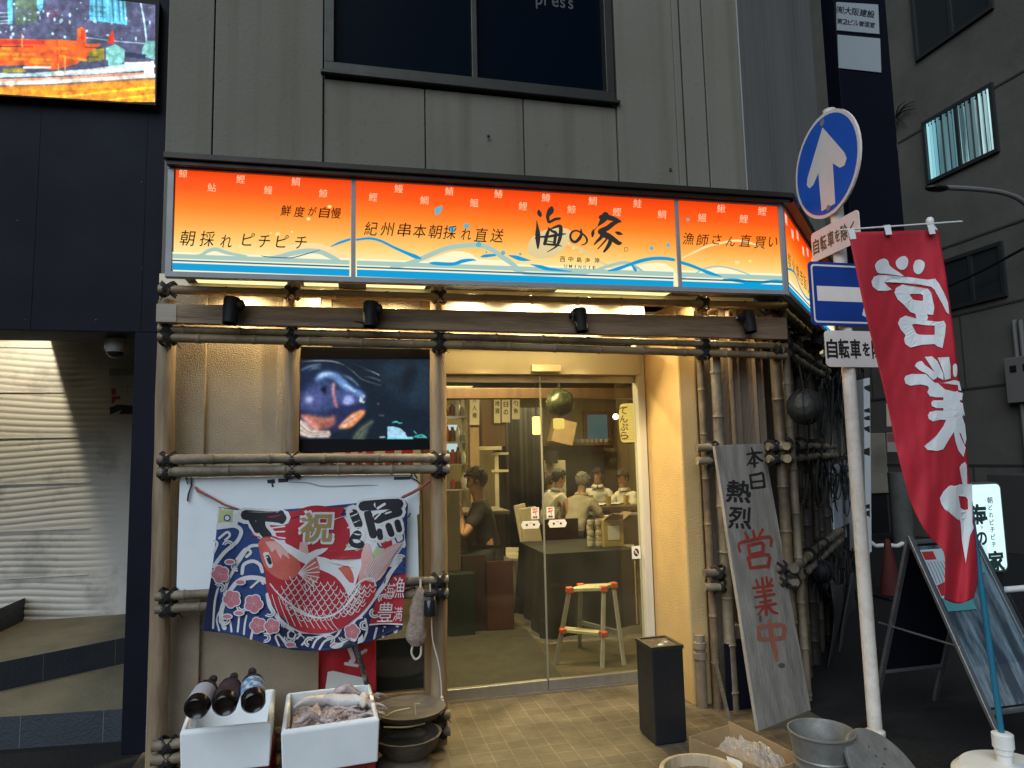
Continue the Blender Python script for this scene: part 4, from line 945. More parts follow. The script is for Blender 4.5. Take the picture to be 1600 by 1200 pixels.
# wooden beam
bm_ = thing('wooden_beam', 'wide brown wooden beam carrying the black spotlights', 'beam')
b = MB(); A0, A1 = at(247,475,3.735), at(1226,497,3.735); B0, B1 = at(247,505,3.735), at(1226,531,3.735)
slab(b, A0.x, A1.x, 3.715, 3.76, B0.z, B1.z, A0.z, A1.z); b.build('plank', m_beam, bm_, smooth=False, bevel=.004)
b = MB(); slab(b, A0.x-.002, A0.x+.09, 3.712, 3.7145, B0.z+.004, B0.z+.004, A0.z-.004, A0.z-.004); b.build('bare_end', M('bare_grey_wood',(.36,.31,.25),.7,var=.3,scale=7,stretch=(.3,2,4)), bm_, smooth=False)
b = MB()
for x in (540,):
    p = at(x+11,446,3.74); b.box((p.x-.07,3.71,p.z-.02),(p.x+.07,3.80,p.z+.012))
for x in (460,685,1096):
    p = at(x,449,3.76); b.lathe([(.034,-.03),(.037,.03),(.03,.034)],14,Matrix.Translation(p))
b.build('bracket', m_log, bm_, smooth=True)
spl = ['spotlight on the beam above the left stucco wall','spotlight on the beam above the television','spotlight on the beam above the sliding door','spotlight at the right end of the beam']
for i,(x,y,fl) in enumerate(((361,485,1),(579,491,1),(907,500,-1),(1170,502,-1))):
    t = thing('spotlight', 'small black '+spl[i], 'spotlight', 'black spotlights along the beam')
    p = at(x,y,3.655); T = Matrix.Translation(p) @ Matrix.Rotation(R(-9),4,'X') @ Matrix.Rotation(R(3*fl),4,'Y') @ Matrix.Scale(.82,4)
    b = MB(); b.lathe([(.018,.080),(.046,.078),(.049,.070),(.049,.02),(.044,-.06),(.043,-.085),(.037,-.085),(.036,-.03)], 24, T); b.build('housing', m_black, t, ang=40)
    b = MB(); b.lathe([(.001,-.04),(.03,-.041)], 20, T); b.build('lens', M('dead_lens',(.05,.05,.05),.15), t)
    T2 = T @ Matrix.Translation((.045*fl,0,.035)) @ Matrix.Rotation(R(90),4,'Y')
    b = MB(); b.lathe([(.034,-.012),(.036,-.004),(.036,.018),(.026,.024)], 20, T2); b.bar(p+Vector((.05*fl,.01,.03)), (p.x+.03*fl,3.714,p.z+.03), .03,.02); b.build('bracket', m_black, t, ang=40)
cab = MB()
p = [at(400,495,3.77),at(430,503,3.76),at(500,510,3.74),at(550,503,3.72),at(575,505,3.7)]
cab.tube(smooth_line(p,5), .004, 6); tag(cab.build('cable', m_rope), 'thin black cable drooping between the beam and a spotlight', 'cable')

# ================================================================== TELEVISION
tv = thing('television', 'black flat screen television between the log posts showing a grey fish', 'television')
TY = 3.90
c0 = [(470,541),(674,545),(673,702),(466,709)]
b = MB(); b.prism(pxq(c0,TY), (0,1,0), .055); b.build('case', M('tv_bezel',(.004,.005,.008),.5,spec=.15), tv, smooth=False, bevel=.004)
tm = planemap((0,TY-.0025,1.5),(0,-1,0)); V5 = lambda x,y: (450+x*270/1473, 520+y*220/1200)
q = Raster(104,226,1216,908,190,117,(20,33,46))
q.layer((34,52,68),40).poly([(800,240),(1216,240),(1216,640),(1000,600),(800,430)])
q.layer((22,30,40),30).poly([(980,330),(1060,250),(1120,330),(1010,560),(940,470)]).poly([(850,390),(900,370),(960,420),(850,420)])
q.layer((26,40,66),22).poly([(104,300),(230,262),(400,280),(540,380),(650,500),(672,560),(640,680),(540,800),(380,850),(104,760)],3)
q.layer((60,74,120),26).poly([(104,520),(250,400),(340,395),(430,480),(440,600),(340,680),(104,690)],3)
q.layer((70,84,140),20).poly([(400,500),(560,470),(625,560),(560,640),(430,610)],3)
q.layer((84,92,150),22).disc((220,560),90,0,70)
q.layer((40,46,84),16).poly([(104,650),(300,700),(420,640),(640,610),(660,650),(520,745),(420,830),(104,730)],2)
q.layer((16,20,40),9).poly([(275,480),(322,448),(322,532)]).poly([(380,380),(440,360),(430,400)])
q.layer((110,150,205),12).poly([(225,405),(265,345),(340,325),(435,350),(455,385),(400,405),(330,380),(255,415)],2).poly([(400,415),(455,375),(565,475),(625,495),(660,540),(640,565),(560,515),(470,475)],2)
q.layer((180,210,245),7).poly([(250,385),(280,350),(340,338),(400,352),(330,362),(280,380)],2).poly([(470,440),(500,440),(590,505),(560,505)],1)
q.layer((205,215,250),14).disc((180,568),28)
q.layer((168,182,240),10).poly([(472,575),(500,532),(550,545),(558,590),(520,610),(477,605)],3)
q.layer((150,185,215),8).stroke([(115,318,.5),(180,288,1),(275,270,.7)],12).stroke([(470,360,.4),(540,395,1),(605,455,.5)],12).stroke([(180,320,.4),(230,300,1),(280,298,.4)],10)
q.layer((165,180,190),4).stroke([(110,247,.3),(240,238,1),(380,243,1),(480,275,.5)],8).stroke([(480,275,.3),(560,335,.8),(640,400,.8),(790,448,.6)],6).stroke([(560,262,.2),(690,320,.7),(775,358,1.5)],6).stroke([(640,320,.2),(720,330,.6),(770,358,1)],6).stroke([(640,370,.3),(710,380,.8),(785,407,.9)],6)
q.layer((215,225,235),5).poly([(612,540),(640,560),(632,600),(655,570),(650,600),(608,590)]).disc((645,540),9)
q.layer((205,135,142),9).stroke([(390,430,.8),(385,500,1),(405,600,1),(415,630,.8)],24)
q.layer((225,180,180),5).stroke([(388,440,.8),(384,520,.6)],9)
q.layer((190,118,100),14).poly([(108,700),(200,702),(330,725),(392,705),(396,765),(310,812),(220,830)],2)
q.layer((150,92,80),14).poly([(240,760),(385,750),(380,790),(300,815)],2)
q.layer((225,150,140),9).poly([(108,705),(150,715),(260,800),(230,830)],2)
q.layer((228,212,200),8).poly([(104,738),(160,770),(220,830),(350,835),(350,890),(240,892),(104,872)],2)
q.layer((120,100,95),5).stroke([(108,790),(190,850),(330,850)],7).stroke([(110,830),(200,872),(345,868)],6).stroke([(130,765),(210,835)],6)
q.layer((236,150,95),8).poly([(430,800),(480,745),(560,680),(650,655),(655,690),(600,750),(530,810),(440,815)],2)
q.layer((245,205,190),8).poly([(450,798),(500,745),(575,700),(590,708),(520,770),(480,806)],2)
q.layer((150,90,70),5).stroke([(470,780),(540,735),(580,712)],8)
q.layer((74,86,76),12).poly([(540,905),(600,820),(680,760),(740,745),(690,810),(650,908)],2)
q.layer((120,130,115),6).stroke([(560,900),(620,825),(720,755)],7).stroke([(600,905),(660,820)],6)
q.layer((165,215,240),3).poly([(848,903),(850,797),(900,798),(960,815),(1000,850),(1015,890),(1065,888),(1062,903)])
q.layer((80,210,195),2.5).stroke([(890,765,.6),(920,758,1),(945,765,.6)],13).stroke([(945,772),(970,768)],8).stroke([(1075,840),(1095,860)],8).stroke([(1080,885),(1140,870),(1178,892)],10).stroke([(1100,890),(1175,888)],9).stroke([(848,903),(1062,903)],8)
q.layer((190,210,215),3).stroke([(785,890),(822,888)],11)
q.layer((120,90,95),4).stroke([(780,705),(815,704)],10).disc((770,605),9)
q.grain(.05,1.2)
q.build('picture', tv, lambda x,y,l: tm(*V5(x,y),l))
# coloured posters seen between the poles, behind the glass
pw = thing('poster', 'row of red and cream posters inside the side window', 'poster')
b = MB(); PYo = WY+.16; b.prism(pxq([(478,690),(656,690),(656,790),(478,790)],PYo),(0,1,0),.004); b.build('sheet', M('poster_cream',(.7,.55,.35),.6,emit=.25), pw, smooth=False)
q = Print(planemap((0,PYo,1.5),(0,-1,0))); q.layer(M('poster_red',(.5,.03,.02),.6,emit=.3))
for x0_,x1_ in ((500,506),(512,520),(540,548),(560,566),(572,584),(602,616),(628,645)): q.poly([(x0_,690),(x1_,690),(x1_+2,790),(x0_-2,790)])
q.layer(m_ink)
for i in range(14): q.glyph(random.choice('鮮魚酒肴旨海老貝'), 486+12*i, 727+4*math.sin(i*2.1), 9, 11, .02)
q.build('print', pw)

# ================================================================== WHITE BOARD AND FISHING FLAG
F_ = lambda x,y: (260+x/3.636, 720+y/3.636)
BY = 3.80
wb = thing('foam_board', 'white foam board tied to the bamboo behind the fishing flag', 'board')
b = MB(); b.prism(pxq([F_(*p) for p in ((76,96),(700,84),(1395,74),(1430,95),(1438,300),(1424,310),(1428,380),(1436,715),(1250,728),(600,760),(55,790),(66,400))],BY), (0,1,0), .018); b.build('panel', m_board, wb, smooth=False, bevel=.003)
q = Print(planemap((0,BY,1.3),(0,-1,0))); FF = lambda pts: [F_(p[0],p[1])+tuple(p[2:]) for p in pts]
q.layer(M('green_tape',(.02,.05,.035),.5)).poly([F_(*p) for p in ((1293,92),(1385,90),(1385,106),(1292,109))])
q.layer(m_ink).poly([F_(*p) for p in ((572,108),(615,104),(618,126),(606,130),(612,150),(598,148),(596,128),(574,128))]).poly([F_(*p) for p in ((634,101),(692,100),(692,121),(636,124))])
q.layer(M('pencil_smear',(.30,.34,.36),.7)).stroke(FF([(690,120,.4),(800,125,1),(900,145,1),(1100,140,1),(1200,138,.3)]),2.2).stroke(FF([(150,765),(185,762),(185,770)]),.9)
q.build('tape', wb)
b = MB()
for s_ in ([(110,92),(118,130),(140,92),(142,140),(125,190),(120,230)],[(90,740),(95,770),(80,785),(100,752)],[(1400,62),(1385,95),(1420,110),(1440,130)],[(1405,70),(1425,100)],[(1330,690),(1410,685),(1408,720),(1330,745)],[(1410,720),(1415,800),(1412,830)]):
    b.tube([at(*F_(x,y),BY-.012) for x,y in s_], .0042, 6)
b.build('tie_cord', m_rope, wb)
fl = thing('fishing_flag', 'colourful fishing flag with a red fish and waves hung on the board', 'flag')
top = [(296,262),(370,270),(440,282),(660,277),(850,263),(1080,240),(1340,205),(1372,245)]
botm = [(200,965),(330,978),(450,1000),(600,1050),(720,1075),(850,1082),(1050,1062),(1180,1020),(1300,975),(1342,955)]
def pl(P, x):
    for a, c in zip(P, P[1:]):
        if x <= c[0]: return a[1]+(c[1]-a[1])*(x-a[0])/(c[0]-a[0])
    return P[-1][1]
def fY(x, y):
    u = (x-200)/1170; v = (y-250)/800
    return 3.745-.035*max(0,min(1,v))-.014*math.sin(u*15+v*3.5)-.012*math.sin(u*6-v*5+1)-.006*math.sin(u*31+v*2)*max(0,v)
def flagpt(x, y, l=0): return at(*F_(x,y), fY(x,y)-l)
def fgrid(u, v):
    xa = 296-96*v+12*math.sin(v*3.1); xb = 1372-32*v
    # edges
    x = xa+(xb-xa)*u; yt = pl(top, 296+(1372-296)*u); yb = pl(botm, 200+(1342-200)*u)
    return flagpt(x, yt+(yb-yt)*v)
m_fb = M('flag_blue',(.020,.055,.20),.8,c2=(.010,.022,.10),scale=4,bump=.15,bscale=220); m_fw = M('flag_white',(.60,.60,.62),.8,var=.12,scale=9,bump=.1,bscale=220)
m_fr = M('flag_red',(.40,.016,.028),.8,var=.25,scale=6,bump=.12,bscale=220); m_fg = M('flag_gold',(.30,.22,.09),.8); m_fk = M('flag_black',(.012,.012,.02),.8)
m_fp = M('flag_pink',(.48,.16,.20),.8,var=.2,scale=14); m_fo = M('flag_salmon',(.55,.13,.09),.8,c2=(.42,.06,.05),scale=7); m_fpp = M('flag_pale_pink',(.60,.40,.38),.8,c2=(.5,.22,.2),scale=7); m_fol = M('flag_olive',(.38,.42,.22),.8); m_fn = M('flag_navy',(.012,.018,.07),.8,var=.3,scale=5)
b = MB(); b.sheet(fgrid, 120, 90, thick=.0015); b.build('cloth', m_fb, fl, ang=180)
q = Print(flagpt, step=.0005, base=.004); G_ = 30
q.layer(m_fn, G_).poly([(205,960),(230,800),(255,660),(285,640),(300,800),(270,962)]).poly([(600,1040),(640,900),(760,980),(900,990),(1060,920),(1150,850),(1260,640),(1360,640),(1335,950),(1180,1010),(1050,1052),(850,1074),(720,1066)])
q.layer(m_fw, G_)
q.poly([(440,290),(670,285),(700,330),(680,420),(1050,300),(1330,240),(1360,480),(1300,600),(1120,620),(860,560),(700,500),(520,440),(470,380)])
for w_,pts in ((22,[(268,600),(330,520),(400,460),(425,400),(390,370),(330,375),(290,380)]),(14,[(300,440),(345,405),(360,425),(335,450)]),(18,[(330,760),(350,680),(420,560),(470,490),(520,480)]),(12,[(265,950),(275,800),(300,700)]),
    (14,[(270,520),(290,470),(270,455)]),(16,[(400,560),(450,500),(480,520),(455,545)]),(20,[(430,640),(440,590),(490,570),(530,590),(545,630)]),(26,[(330,950),(310,880),(330,800),(390,700),(460,665),(540,670),(570,690)]),
    (12,[(480,720),(530,680),(550,700)]),(11,[(370,970),(360,900),(345,880)]),(11,[(405,970),(412,900),(410,870)]),(11,[(440,985),(445,930),(455,880)]),(14,[(480,1010),(490,960),(480,940)]),
    (24,[(575,760),(590,830),(640,900),(700,950),(780,985),(880,990),(960,960),(1040,915),(1110,870),(1180,780),(1240,700),(1270,640),(1330,560)]),
    (10,[(690,980),(710,960),(735,980),(720,1010),(695,1005),(690,985)]),(12,[(740,1010),(770,990),(790,1020),(770,1045)]),(12,[(830,1060),(850,1020),(890,990)]),(12,[(870,1070),(900,1025),(960,1000),(990,960)]),(11,[(640,1050),(620,1000),(640,985)]),(10,[(690,1060),(655,1010)]),(11,[(740,1060),(690,1040),(640,990)]),
    (12,[(1120,1020),(1140,960),(1130,900)]),(12,[(1180,1010),(1195,950)]),(14,[(1230,1000),(1240,945)]),(22,[(1300,970),(1310,945)]),(12,[(1050,940),(1080,900),(1110,890)]),(10,[(300,965),(285,900),(300,860)])): q.stroke(pts, w_, 4)
q.poly([(285,265),(430,285),(400,370),(290,370)])
q.layer(m_fol, G_).poly([(300,266),(378,278),(375,350),(292,355)]).poly([(600,380),(668,383),(668,398),(610,396)]).poly([(560,375),(600,395),(585,402)]).poly([(1000,470),(1080,490),(1110,505),(1070,510)]).poly([(970,510),(985,505),(1050,550),(1030,555)]).poly([(1005,270),(1040,255),(1060,262),(1020,280)]).poly([(1150,560),(1200,480),(1260,500),(1220,560)])
q.layer(m_fb).disc((345,325),20).stroke([(1330,300),(1370,320),(1385,300)],9).stroke([(1200,470),(1215,490),(1240,485),(1245,460)],9).stroke([(1300,440),(1315,465),(1345,450),(1345,420)],9).stroke([(1320,540),(1350,500),(1345,580),(1325,600),(1350,610)],16)
q.layer(m_fw).disc((345,325),13)
q.layer(m_fr, G_)
q.poly([(670,300)]+[(855+188*math.cos(a),415+162*math.sin(a)) for a in [R(d) for d in range(-130,231,10)]]).poly([(690,290),(860,266),(1010,262),(1000,300),(700,330)])
q.poly([(560,320),(680,300),(690,400),(690,450),(540,440),(500,430),(480,420)]).poly([(1290,655),(1362,640),(1338,928),(1155,930),(1190,800)]).poly([(1335,245),(1355,240),(1352,280),(1336,280)])
q.poly([(1215,470),(1280,450),(1285,490),(1235,500)]).poly([(890,520),(1120,500),(1110,555),(950,560)])
q.layer(m_fw, G_).stroke([(590,340),(680,350)],9,2).stroke([(575,385),(672,372)],8,2).stroke([(580,405),(672,402)],8,2).stroke([(600,430),(675,440)],8,2).stroke([(1030,350),(1060,345)],8).stroke([(1030,380),(1070,372)],8)
for dx,dy,wd in ((0,0,1),):
    for pts,w_ in (([(440,312),(560,318),(660,322)],92),([(540,320),(545,380),(585,430)],84),([(480,330),(520,400)],60),([(1060,290),(1090,380),(1080,470)],84),([(1120,260),(1230,250),(1320,250)],92),([(1150,300),(1180,420)],80),([(1200,330),(1320,290)],84),([(1210,400),(1215,435)],62),([(1262,370),(1275,415)],62),([(1315,350),(1322,395)],62)): q.stroke(pts,w_)
q.layer(m_fk, G_)
for pts,w_ in (([(450,308),(560,315),(655,325)],58),([(650,300),(655,340)],40),([(535,320),(540,380),(575,428)],52),([(480,330),(515,395)],34),([(1065,300),(1090,360)],52),([(1085,420),(1060,460),(1100,475)],52),([(1120,258),(1230,248),(1318,245)],60),([(1145,300),(1175,420)],46),([(1200,330),(1315,290)],56),([(1210,400),(1215,435)],34),([(1262,370),(1278,415)],38),([(1312,350),(1322,390)],36)): q.stroke(pts,w_)
q.layer(m_fw).stroke([(1200,270),(1240,245)],14,2).stroke([(1185,330),(1215,300)],9,2).stroke([(1245,300),(1275,290)],9,2).stroke([(1120,310),(1140,400)],5,2)
q.glyph('祝', 855, 378, 190, 175, .075, 0, -.1)
q.layer(m_fg).glyph('祝', 855, 378, 178, 163, .032, 0, -.1)
# the fish
body = [(522,470),(540,438),(590,430),(650,455),(720,490),(800,530),(870,545),(960,580),(1030,585),(1105,560),(1160,640),(1195,700),(1180,770),(1120,850),(1060,905),(980,960),(870,982),(760,968),(680,910),(610,830),(570,730),(560,640),(540,560)]
q.layer(m_fr, G_).poly(body,2)
q.layer(m_fpp, G_).poly([(1108,530),(1125,480),(1150,470),(1180,560),(1240,500),(1345,460),(1290,540),(1240,640),(1190,690),(1130,680),(1090,690)],2).poly([(750,520),(760,460),(800,470),(810,530)])
q.layer(m_fw, G_).poly([(590,432),(650,455),(720,490),(800,530),(900,550),(1000,582),(1108,560),(1090,650),(1060,740),(1035,770),(1010,720),(960,660),(880,620),(800,590),(740,560),(660,500),(600,450)],2).poly([(800,530),(850,505),(920,495),(880,530),(830,545)],2)
q.layer(m_fo, G_).poly([(520,470),(545,438),(610,445),(690,520),(745,560),(765,610),(740,655),(680,680),(620,660),(570,620),(540,560)],2).poly([(975,610),(1030,595),(1060,640),(1065,690),(1040,690),(1000,640)],2).poly([(745,630),(850,545),(870,600),(865,680),(830,700),(790,680)],1)
q.layer(m_fpp, G_).poly([(560,460),(620,455),(690,520),(700,560),(660,530),(650,560),(620,500),(600,520)],1)
q.layer(m_fw)
q.poly([(548,525),(580,520),(605,590),(590,610),(570,590)],2)
for i in range(7):
    a = R(-52+i*16); q.stroke([(750,640),(750+120*math.cos(a),640+110*math.sin(a))],6,2)
for i in range(9): q.stroke([(1170-i*6,690-i*6),(1330-i*22,470+i*12)],3,2)
for k,pts in enumerate(([(590,700),(640,760),(740,840),(860,890),(960,870),(1040,800),(1100,700)],[(700,830),(800,880),(900,890),(1000,840),(1060,760)],[(1060,730),(1110,680),(1170,670),(1190,710)])): q.stroke(pts,8)
for r_ in range(9):
    for c_ in range(14):
        x = 640+c_*40+(r_ % 2)*20-r_*4; y = 665+r_*28-abs(c_-5)*2+ (c_>8)*(c_-8)*-8
        ok = (y > 650+.10*abs(x-700)) and ((x-880)/240)**2+((y-760)/150)**2 < 1 and not (900 < x < 1030 and y < 740-(1030-x)*.55)
        if ok: q.stroke([(x-20,y-2),(x-12,y+16),(x,y+23),(x+12,y+16),(x+20,y-2)],4,2)
for r_ in range(6):
    for c_ in range(4):
        x = 1075+c_*32+(r_ % 2)*16-r_*14; y = 720+r_*27-c_*6
        if x < 1190-(y-720)*.8: q.stroke([(x-15,y-2),(x-8,y+12),(x,y+17),(x+8,y+12),(x+15,y-2)],4,2)
for i in range(10):
    x = 600+i*36; q.stroke([(x,760+i*13),(x+25,840+i*10),(x+60,930+i*4)],4,2)
for pts in ([(780,700),(800,740),(815,720),(820,755)],[(830,690),(840,740)]): q.stroke(pts,5,2)
q.layer(m_fk).poly([(562,540),(582,535),(600,580),(582,588)],2)
q.layer(m_fw).disc((572,548),5)
# curls of foam along the lower hem and the left side
q.layer(m_fw)
for k,(x,y) in enumerate(((700,1010),(815,1030),(925,1018),(1010,1000),(1130,935),(640,935),(585,860),(1185,865),(1235,785),(560,1005),(330,905),(1330,560),(300,720),(430,830),(400,600),(350,480))):
    a0 = k*1.9
    for r_,w_ in ((30,8),(17,7)): q.stroke([(x+r_*math.cos(a0+t_*.7), y+r_*.85*math.sin(a0+t_*.7)) for t_ in range(6)], w_, 2)
# blossoms, seal
def bloom(cx, cy, r_):
    for s_, mt in ((1.25, m_fw), (1.0, m_fp)):
        q.layer(mt)
        for k in range(5):
            a = R(90+72*k+cx); q.disc((cx+r_*.55*math.cos(a), cy+r_*.55*math.sin(a)), r_*.5*s_, 10)
    q.layer(m_fpp)
    for k in range(5): q.stroke([(cx,cy),(cx+r_*.5*math.cos(R(126+72*k+cx)),cy+r_*.5*math.sin(R(126+72*k+cx)))],3,2)
for c_ in ((306,645,48),(372,785,48),(495,812,50),(520,935,44),(600,940,42),(1055,970,42)): bloom(*c_)
q.layer(m_fw)
for c_ in ((360,575),(420,690),(345,885),(412,865),(705,1045),(960,1050)): q.disc(c_,32,12,18)
q.layer(m_fp)
for c_ in ((360,575),(420,690),(345,885),(412,865),(705,1045),(960,1050)): q.disc(c_,25,12,12)
q.layer(m_fw).poly([(1090,1010),(1115,985),(1118,1030),(1085,1040)]).poly([(940,1050),(1020,1020),(1080,1010),(1060,1035),(960,1068)],2)
q.glyph('豊', 1245, 860, 90, 110, .0, 0, -.1); q.glyph('漁', 1320, 720, 70, 120, .0, 0, -.1); q.glyph('海', 1265, 740, 55, 90, -.005, 0, -.1); q.glyph('満', 1315, 870, 50, 80, -.005, 0, -.1)
q.stroke([(1155,932),(1240,925),(1340,930)],8,3)
q.build('print', fl)
b = MB(); b.tube([at(*F_(x,y),y_) for x,y,y_ in ((165,150,BY-.01),(180,170,3.78),(250,205,3.77),(330,250,3.75),(415,280,3.735))], [.006,.008,.006,.006,.007], 8); b.tube([at(*F_(x,y),y_) for x,y,y_ in ((1340,208,3.735),(1400,180,3.75),(1450,150,3.76),(1500,110,3.77))], .008, 8)
b.build('cord', M('rust_rope',(.30,.08,.05),.8,var=.4,scale=30), fl)
# ================================================================== FOAM BOXES, BOTTLES, SEAFOOD
def foam_box(fl_, fr_, bl_, br_, zt, h, label, wl=.022):
    t = thing('foam_box', label, 'box', 'foam boxes on red crates')
    P = [atz(*fl_,zt), atz(*fr_,zt), atz(*br_,zt), atz(*bl_,zt)]
    c = sum(P,Vector())/4; C2 = []
    b = MB()
    inn = [p+(c-p).normalized()*wl*1.5 for p in P]
    lo = [Vector((c.x+(p.x-c.x)*.965, c.y+(p.y-c.y)*.965, zt-h)) for p in P]; li = [Vector((p.x,p.y,zt-h+.03)) for p in inn]
    rim = [p+(c-p).normalized()*wl*.55+Vector((0,0,-.012)) for p in P]; rimo = [p+Vector((0,0,-.012)) for p in P]; rimt = [p+(c-p).normalized()*wl*.6 for p in P]
    b.add(lo+rimo+rimt+inn+li, [(3,2,1,0)]+[f for k in range(4) for f in ((k,(k+1)%4,4+(k+1)%4,4+k),(4+k,4+(k+1)%4,8+(k+1)%4,8+k),(8+k,8+(k+1)%4,12+(k+1)%4,12+k),(12+k,12+(k+1)%4,16+(k+1)%4,16+k))]+[(16,17,18,19)])
    b.build('shell', m_foam, t, smooth=False, bevel=.007, fix=True)
    return P, c
ZB = .37
P1, c1 = foam_box((281,1143),(424,1129),(302,1086),(431,1075),ZB,.185,'white foam box holding three dark bottles')
P2, c2_ = foam_box((439,1143),(593,1121),(448,1082),(579,1067),ZB,.19,'white foam box heaped with pale seafood')
m_crate = M('red_crate_plastic',(.30,.022,.018),.5,var=.25,scale=6)
def crate(c, w, d, h, label):
    t = thing('crate', label, 'crate', 'red crates under the foam boxes', loc=(c.x,c.y,0))
    b = MB(); 
    for sx in (-1,1):
        for sy in (-1,1): b.cbox((sx*(w/2-.02),sy*(d/2-.02),h/2),(.04,.04,h))
    for z in (.03,h-.02):
        for s_ in (-1,1): b.cbox((0,s_*(d/2-.008),z),(w-.082,.014,.04)); b.cbox((s_*(w/2-.008),0,z),(.014,d-.082,.04))
    for s_ in (-1,1): b.cbox((0,s_*(d/2-.008),h/2),(.05,.013,h-.1))
    b.build('frame', m_crate, t, smooth=False, bevel=.004)
    b = MB(); b.cbox((0,0,h-.008),(w-.05,d-.05,.012)); b.build('top', m_crate, t, smooth=False)
crate(c1,.38,.36,ZB-.187,'red plastic crate carrying the box of bottles'); crate(c2_,.40,.36,ZB-.192,'red plastic crate carrying the box of seafood')
m_bot = M('brown_bottle_glass',(.010,.006,.005),.22,spec=.5); m_cap = M('bottle_cap',(.03,.022,.02),.4)
labs = [(M('plain_label',(.42,.41,.44),.7),'brown bottle with a plain grey label in the foam box'),(M('dark_label',(.06,.03,.035),.5,var=.5,scale=20),'brown bottle with a dark maroon label in the foam box'),(M('blue_label',(.10,.22,.38),.5,c2=(.55,.6,.65),scale=26,ramp=(.48,.55)),'bottle with a blue and white label in the foam box')]
for (x0,y0,x1,y1),(lm_,lb_) in zip(((305,1122,334,1062),(350,1117,366,1058),(396,1113,394,1050)),labs):
    t = thing('bottle', lb_, 'bottle', 'bottles in the foam box')
    a = at(x0,y0-13,3.21); e = at(x1,y1-2,3.47); d = (e-a); L = d.length; zq = d.to_track_quat('Z','Y').to_matrix().to_4x4(); T = Matrix.Translation(a) @ zq; r_ = .049
    b = MB(); b.lathe([(.03,.012),(r_*.8,.002),(r_,.012),(r_,L*.55),(r_*.93,L*.62),(r_*.5,L*.75),(.016,L*.82),(.015,L*.9)], 24, T); b.build('glass', m_bot, t, ang=50)
    b = MB(); b.lathe([(.0175,L*.86),(.0185,L*.97),(.0165,L)], 16, T); b.build('cap', m_cap, t)
    b = MB(); b.lathe([(r_+.0008,L*.17),(r_+.0012,L*.18),(r_+.0012,L*.5),(r_+.0008,L*.51)], 24, T); b.build('label', lm_, t, ang=60)
m_sea = M('pale_squid',(.48,.41,.40),.3,c2=(.20,.145,.14),scale=18,bump=.35,bscale=55,ramp=(.38,.66)); m_seaw = M('squid_white',(.58,.58,.57),.25,c2=(.36,.35,.36),scale=9,bump=.2,bscale=30)
t = thing('seafood_heap', 'heap of wet pinkish grey squid in the right foam box', 'seafood')
def bx2(u, v): return P2[0].lerp(P2[1],u).lerp(P2[3].lerp(P2[2],u),v)
def heap(u, v):
    p = bx2(.085+.83*u,.09+.83*v); w = min(u,1-u,v,1-v)*5; q = Vector((u*5,v*5,3))
    return Vector((p.x,p.y,ZB-.075+.05*min(1,w)+.03*noise.noise(q)+.025*noise.noise(q*2.7)+.012*noise.noise(q*6)))
b = MB(); b.sheet(heap, 60, 46); b.build('heap', m_sea, t, ang=180)
for i,(u,v,a_,s_) in enumerate(((.32,.62,20,1),(.62,.55,-25,1.15),(.88,.45,70,.8),(.25,.2,10,.6),(.7,.8,170,.8))):
    b = MB(); p = bx2(u,v); c_ = Vector((p.x,p.y,ZB-.005)); pts = []; rr = []
    for k in range(12):
        x = k/11; pts.append(c_+Vector(((x-.5)*.19*s_*math.cos(R(a_))+.02*math.sin(x*3+i)*math.sin(R(a_)),(x-.5)*.19*s_*math.sin(R(a_)),.015*math.sin(x*3.1)+.008*math.sin(x*7+i)))); rr.append(.032*s_*(math.sin(min(1,x*1.6+.08)*math.pi/2)*(1-.25*x) if x < .9 else .5))
    b.tube(pts, rr, 14); o = b.build('mantle', m_seaw if i < 3 else m_sea, t)
    b = MB()
    for k in range(8):
        e = pts[-1]; th = R(a_+random.uniform(-40,40)); q_ = [e]
        for s2 in range(1,6): q_.append(e+Vector((math.cos(th+s2*.25*random.uniform(-1,1))*.022*s2,math.sin(th)*.022*s2,-.006*s2+.01*math.sin(s2*2+k))))
        b.tube(q_, [.008,.008,.007,.006,.004,.002], 7)
    b.build('tentacles', m_sea, o)
b = MB()
for i in range(34):
    u,v = random.uniform(.1,.9),random.uniform(.12,.85); p = heap((u-.085)/.83,(v-.09)/.83)+Vector((0,0,.006)); th = random.uniform(-.6,.9); q_ = [p+Vector((math.cos(th)*k*.018,math.sin(th)*k*.018,.006*math.sin(k*1.3+i))) for k in range(6)]
    b.tube(q_, [.003,.007,.008,.007,.006,.003], 7)
b.build('strands', m_sea, t)
# red banner folded inside the side window, cane
t = thing('folded_banner', 'red banner with white lettering behind the low window', 'banner'); Yf_ = WY+.035
b = MB(); b.sheet(lambda u,v: at(495+92*u-16*(1-u)*v*1.2, 992+94*v, Yf_-.006*math.sin(u*17+v*3)), 30, 8, thick=.002); b.build('cloth', m_red, t, ang=180)
q = Print(planemap((0,Yf_-.012,.5),(0,-1,0))); q.layer(m_txtw).poly([(512,1050),(520,1048),(572,1060),(566,1092),(506,1092)]).stroke([(545,1010),(552,1030),(548,1034)],7).stroke([(540,1037),(558,1040)],5).stroke([(562,1022),(572,1016)],5)
q.build('print', t)
t = thing('cane', 'short dark pipe with taped bend leaning above the seafood box', 'pipe')
b = MB(); b.tube(smooth_line([at(535,1010,3.70),at(548,1004,3.68),at(555,1008,3.68),at(560,1022,3.69),at(567,1045,3.73),at(574,1075,3.78),at(580,1110,3.84)],4), .013, 10); b.build('shaft', M('chipped_blue_pipe',(.035,.045,.055),.5,c2=(.3,.27,.2),scale=22,ramp=(.55,.62)), t)
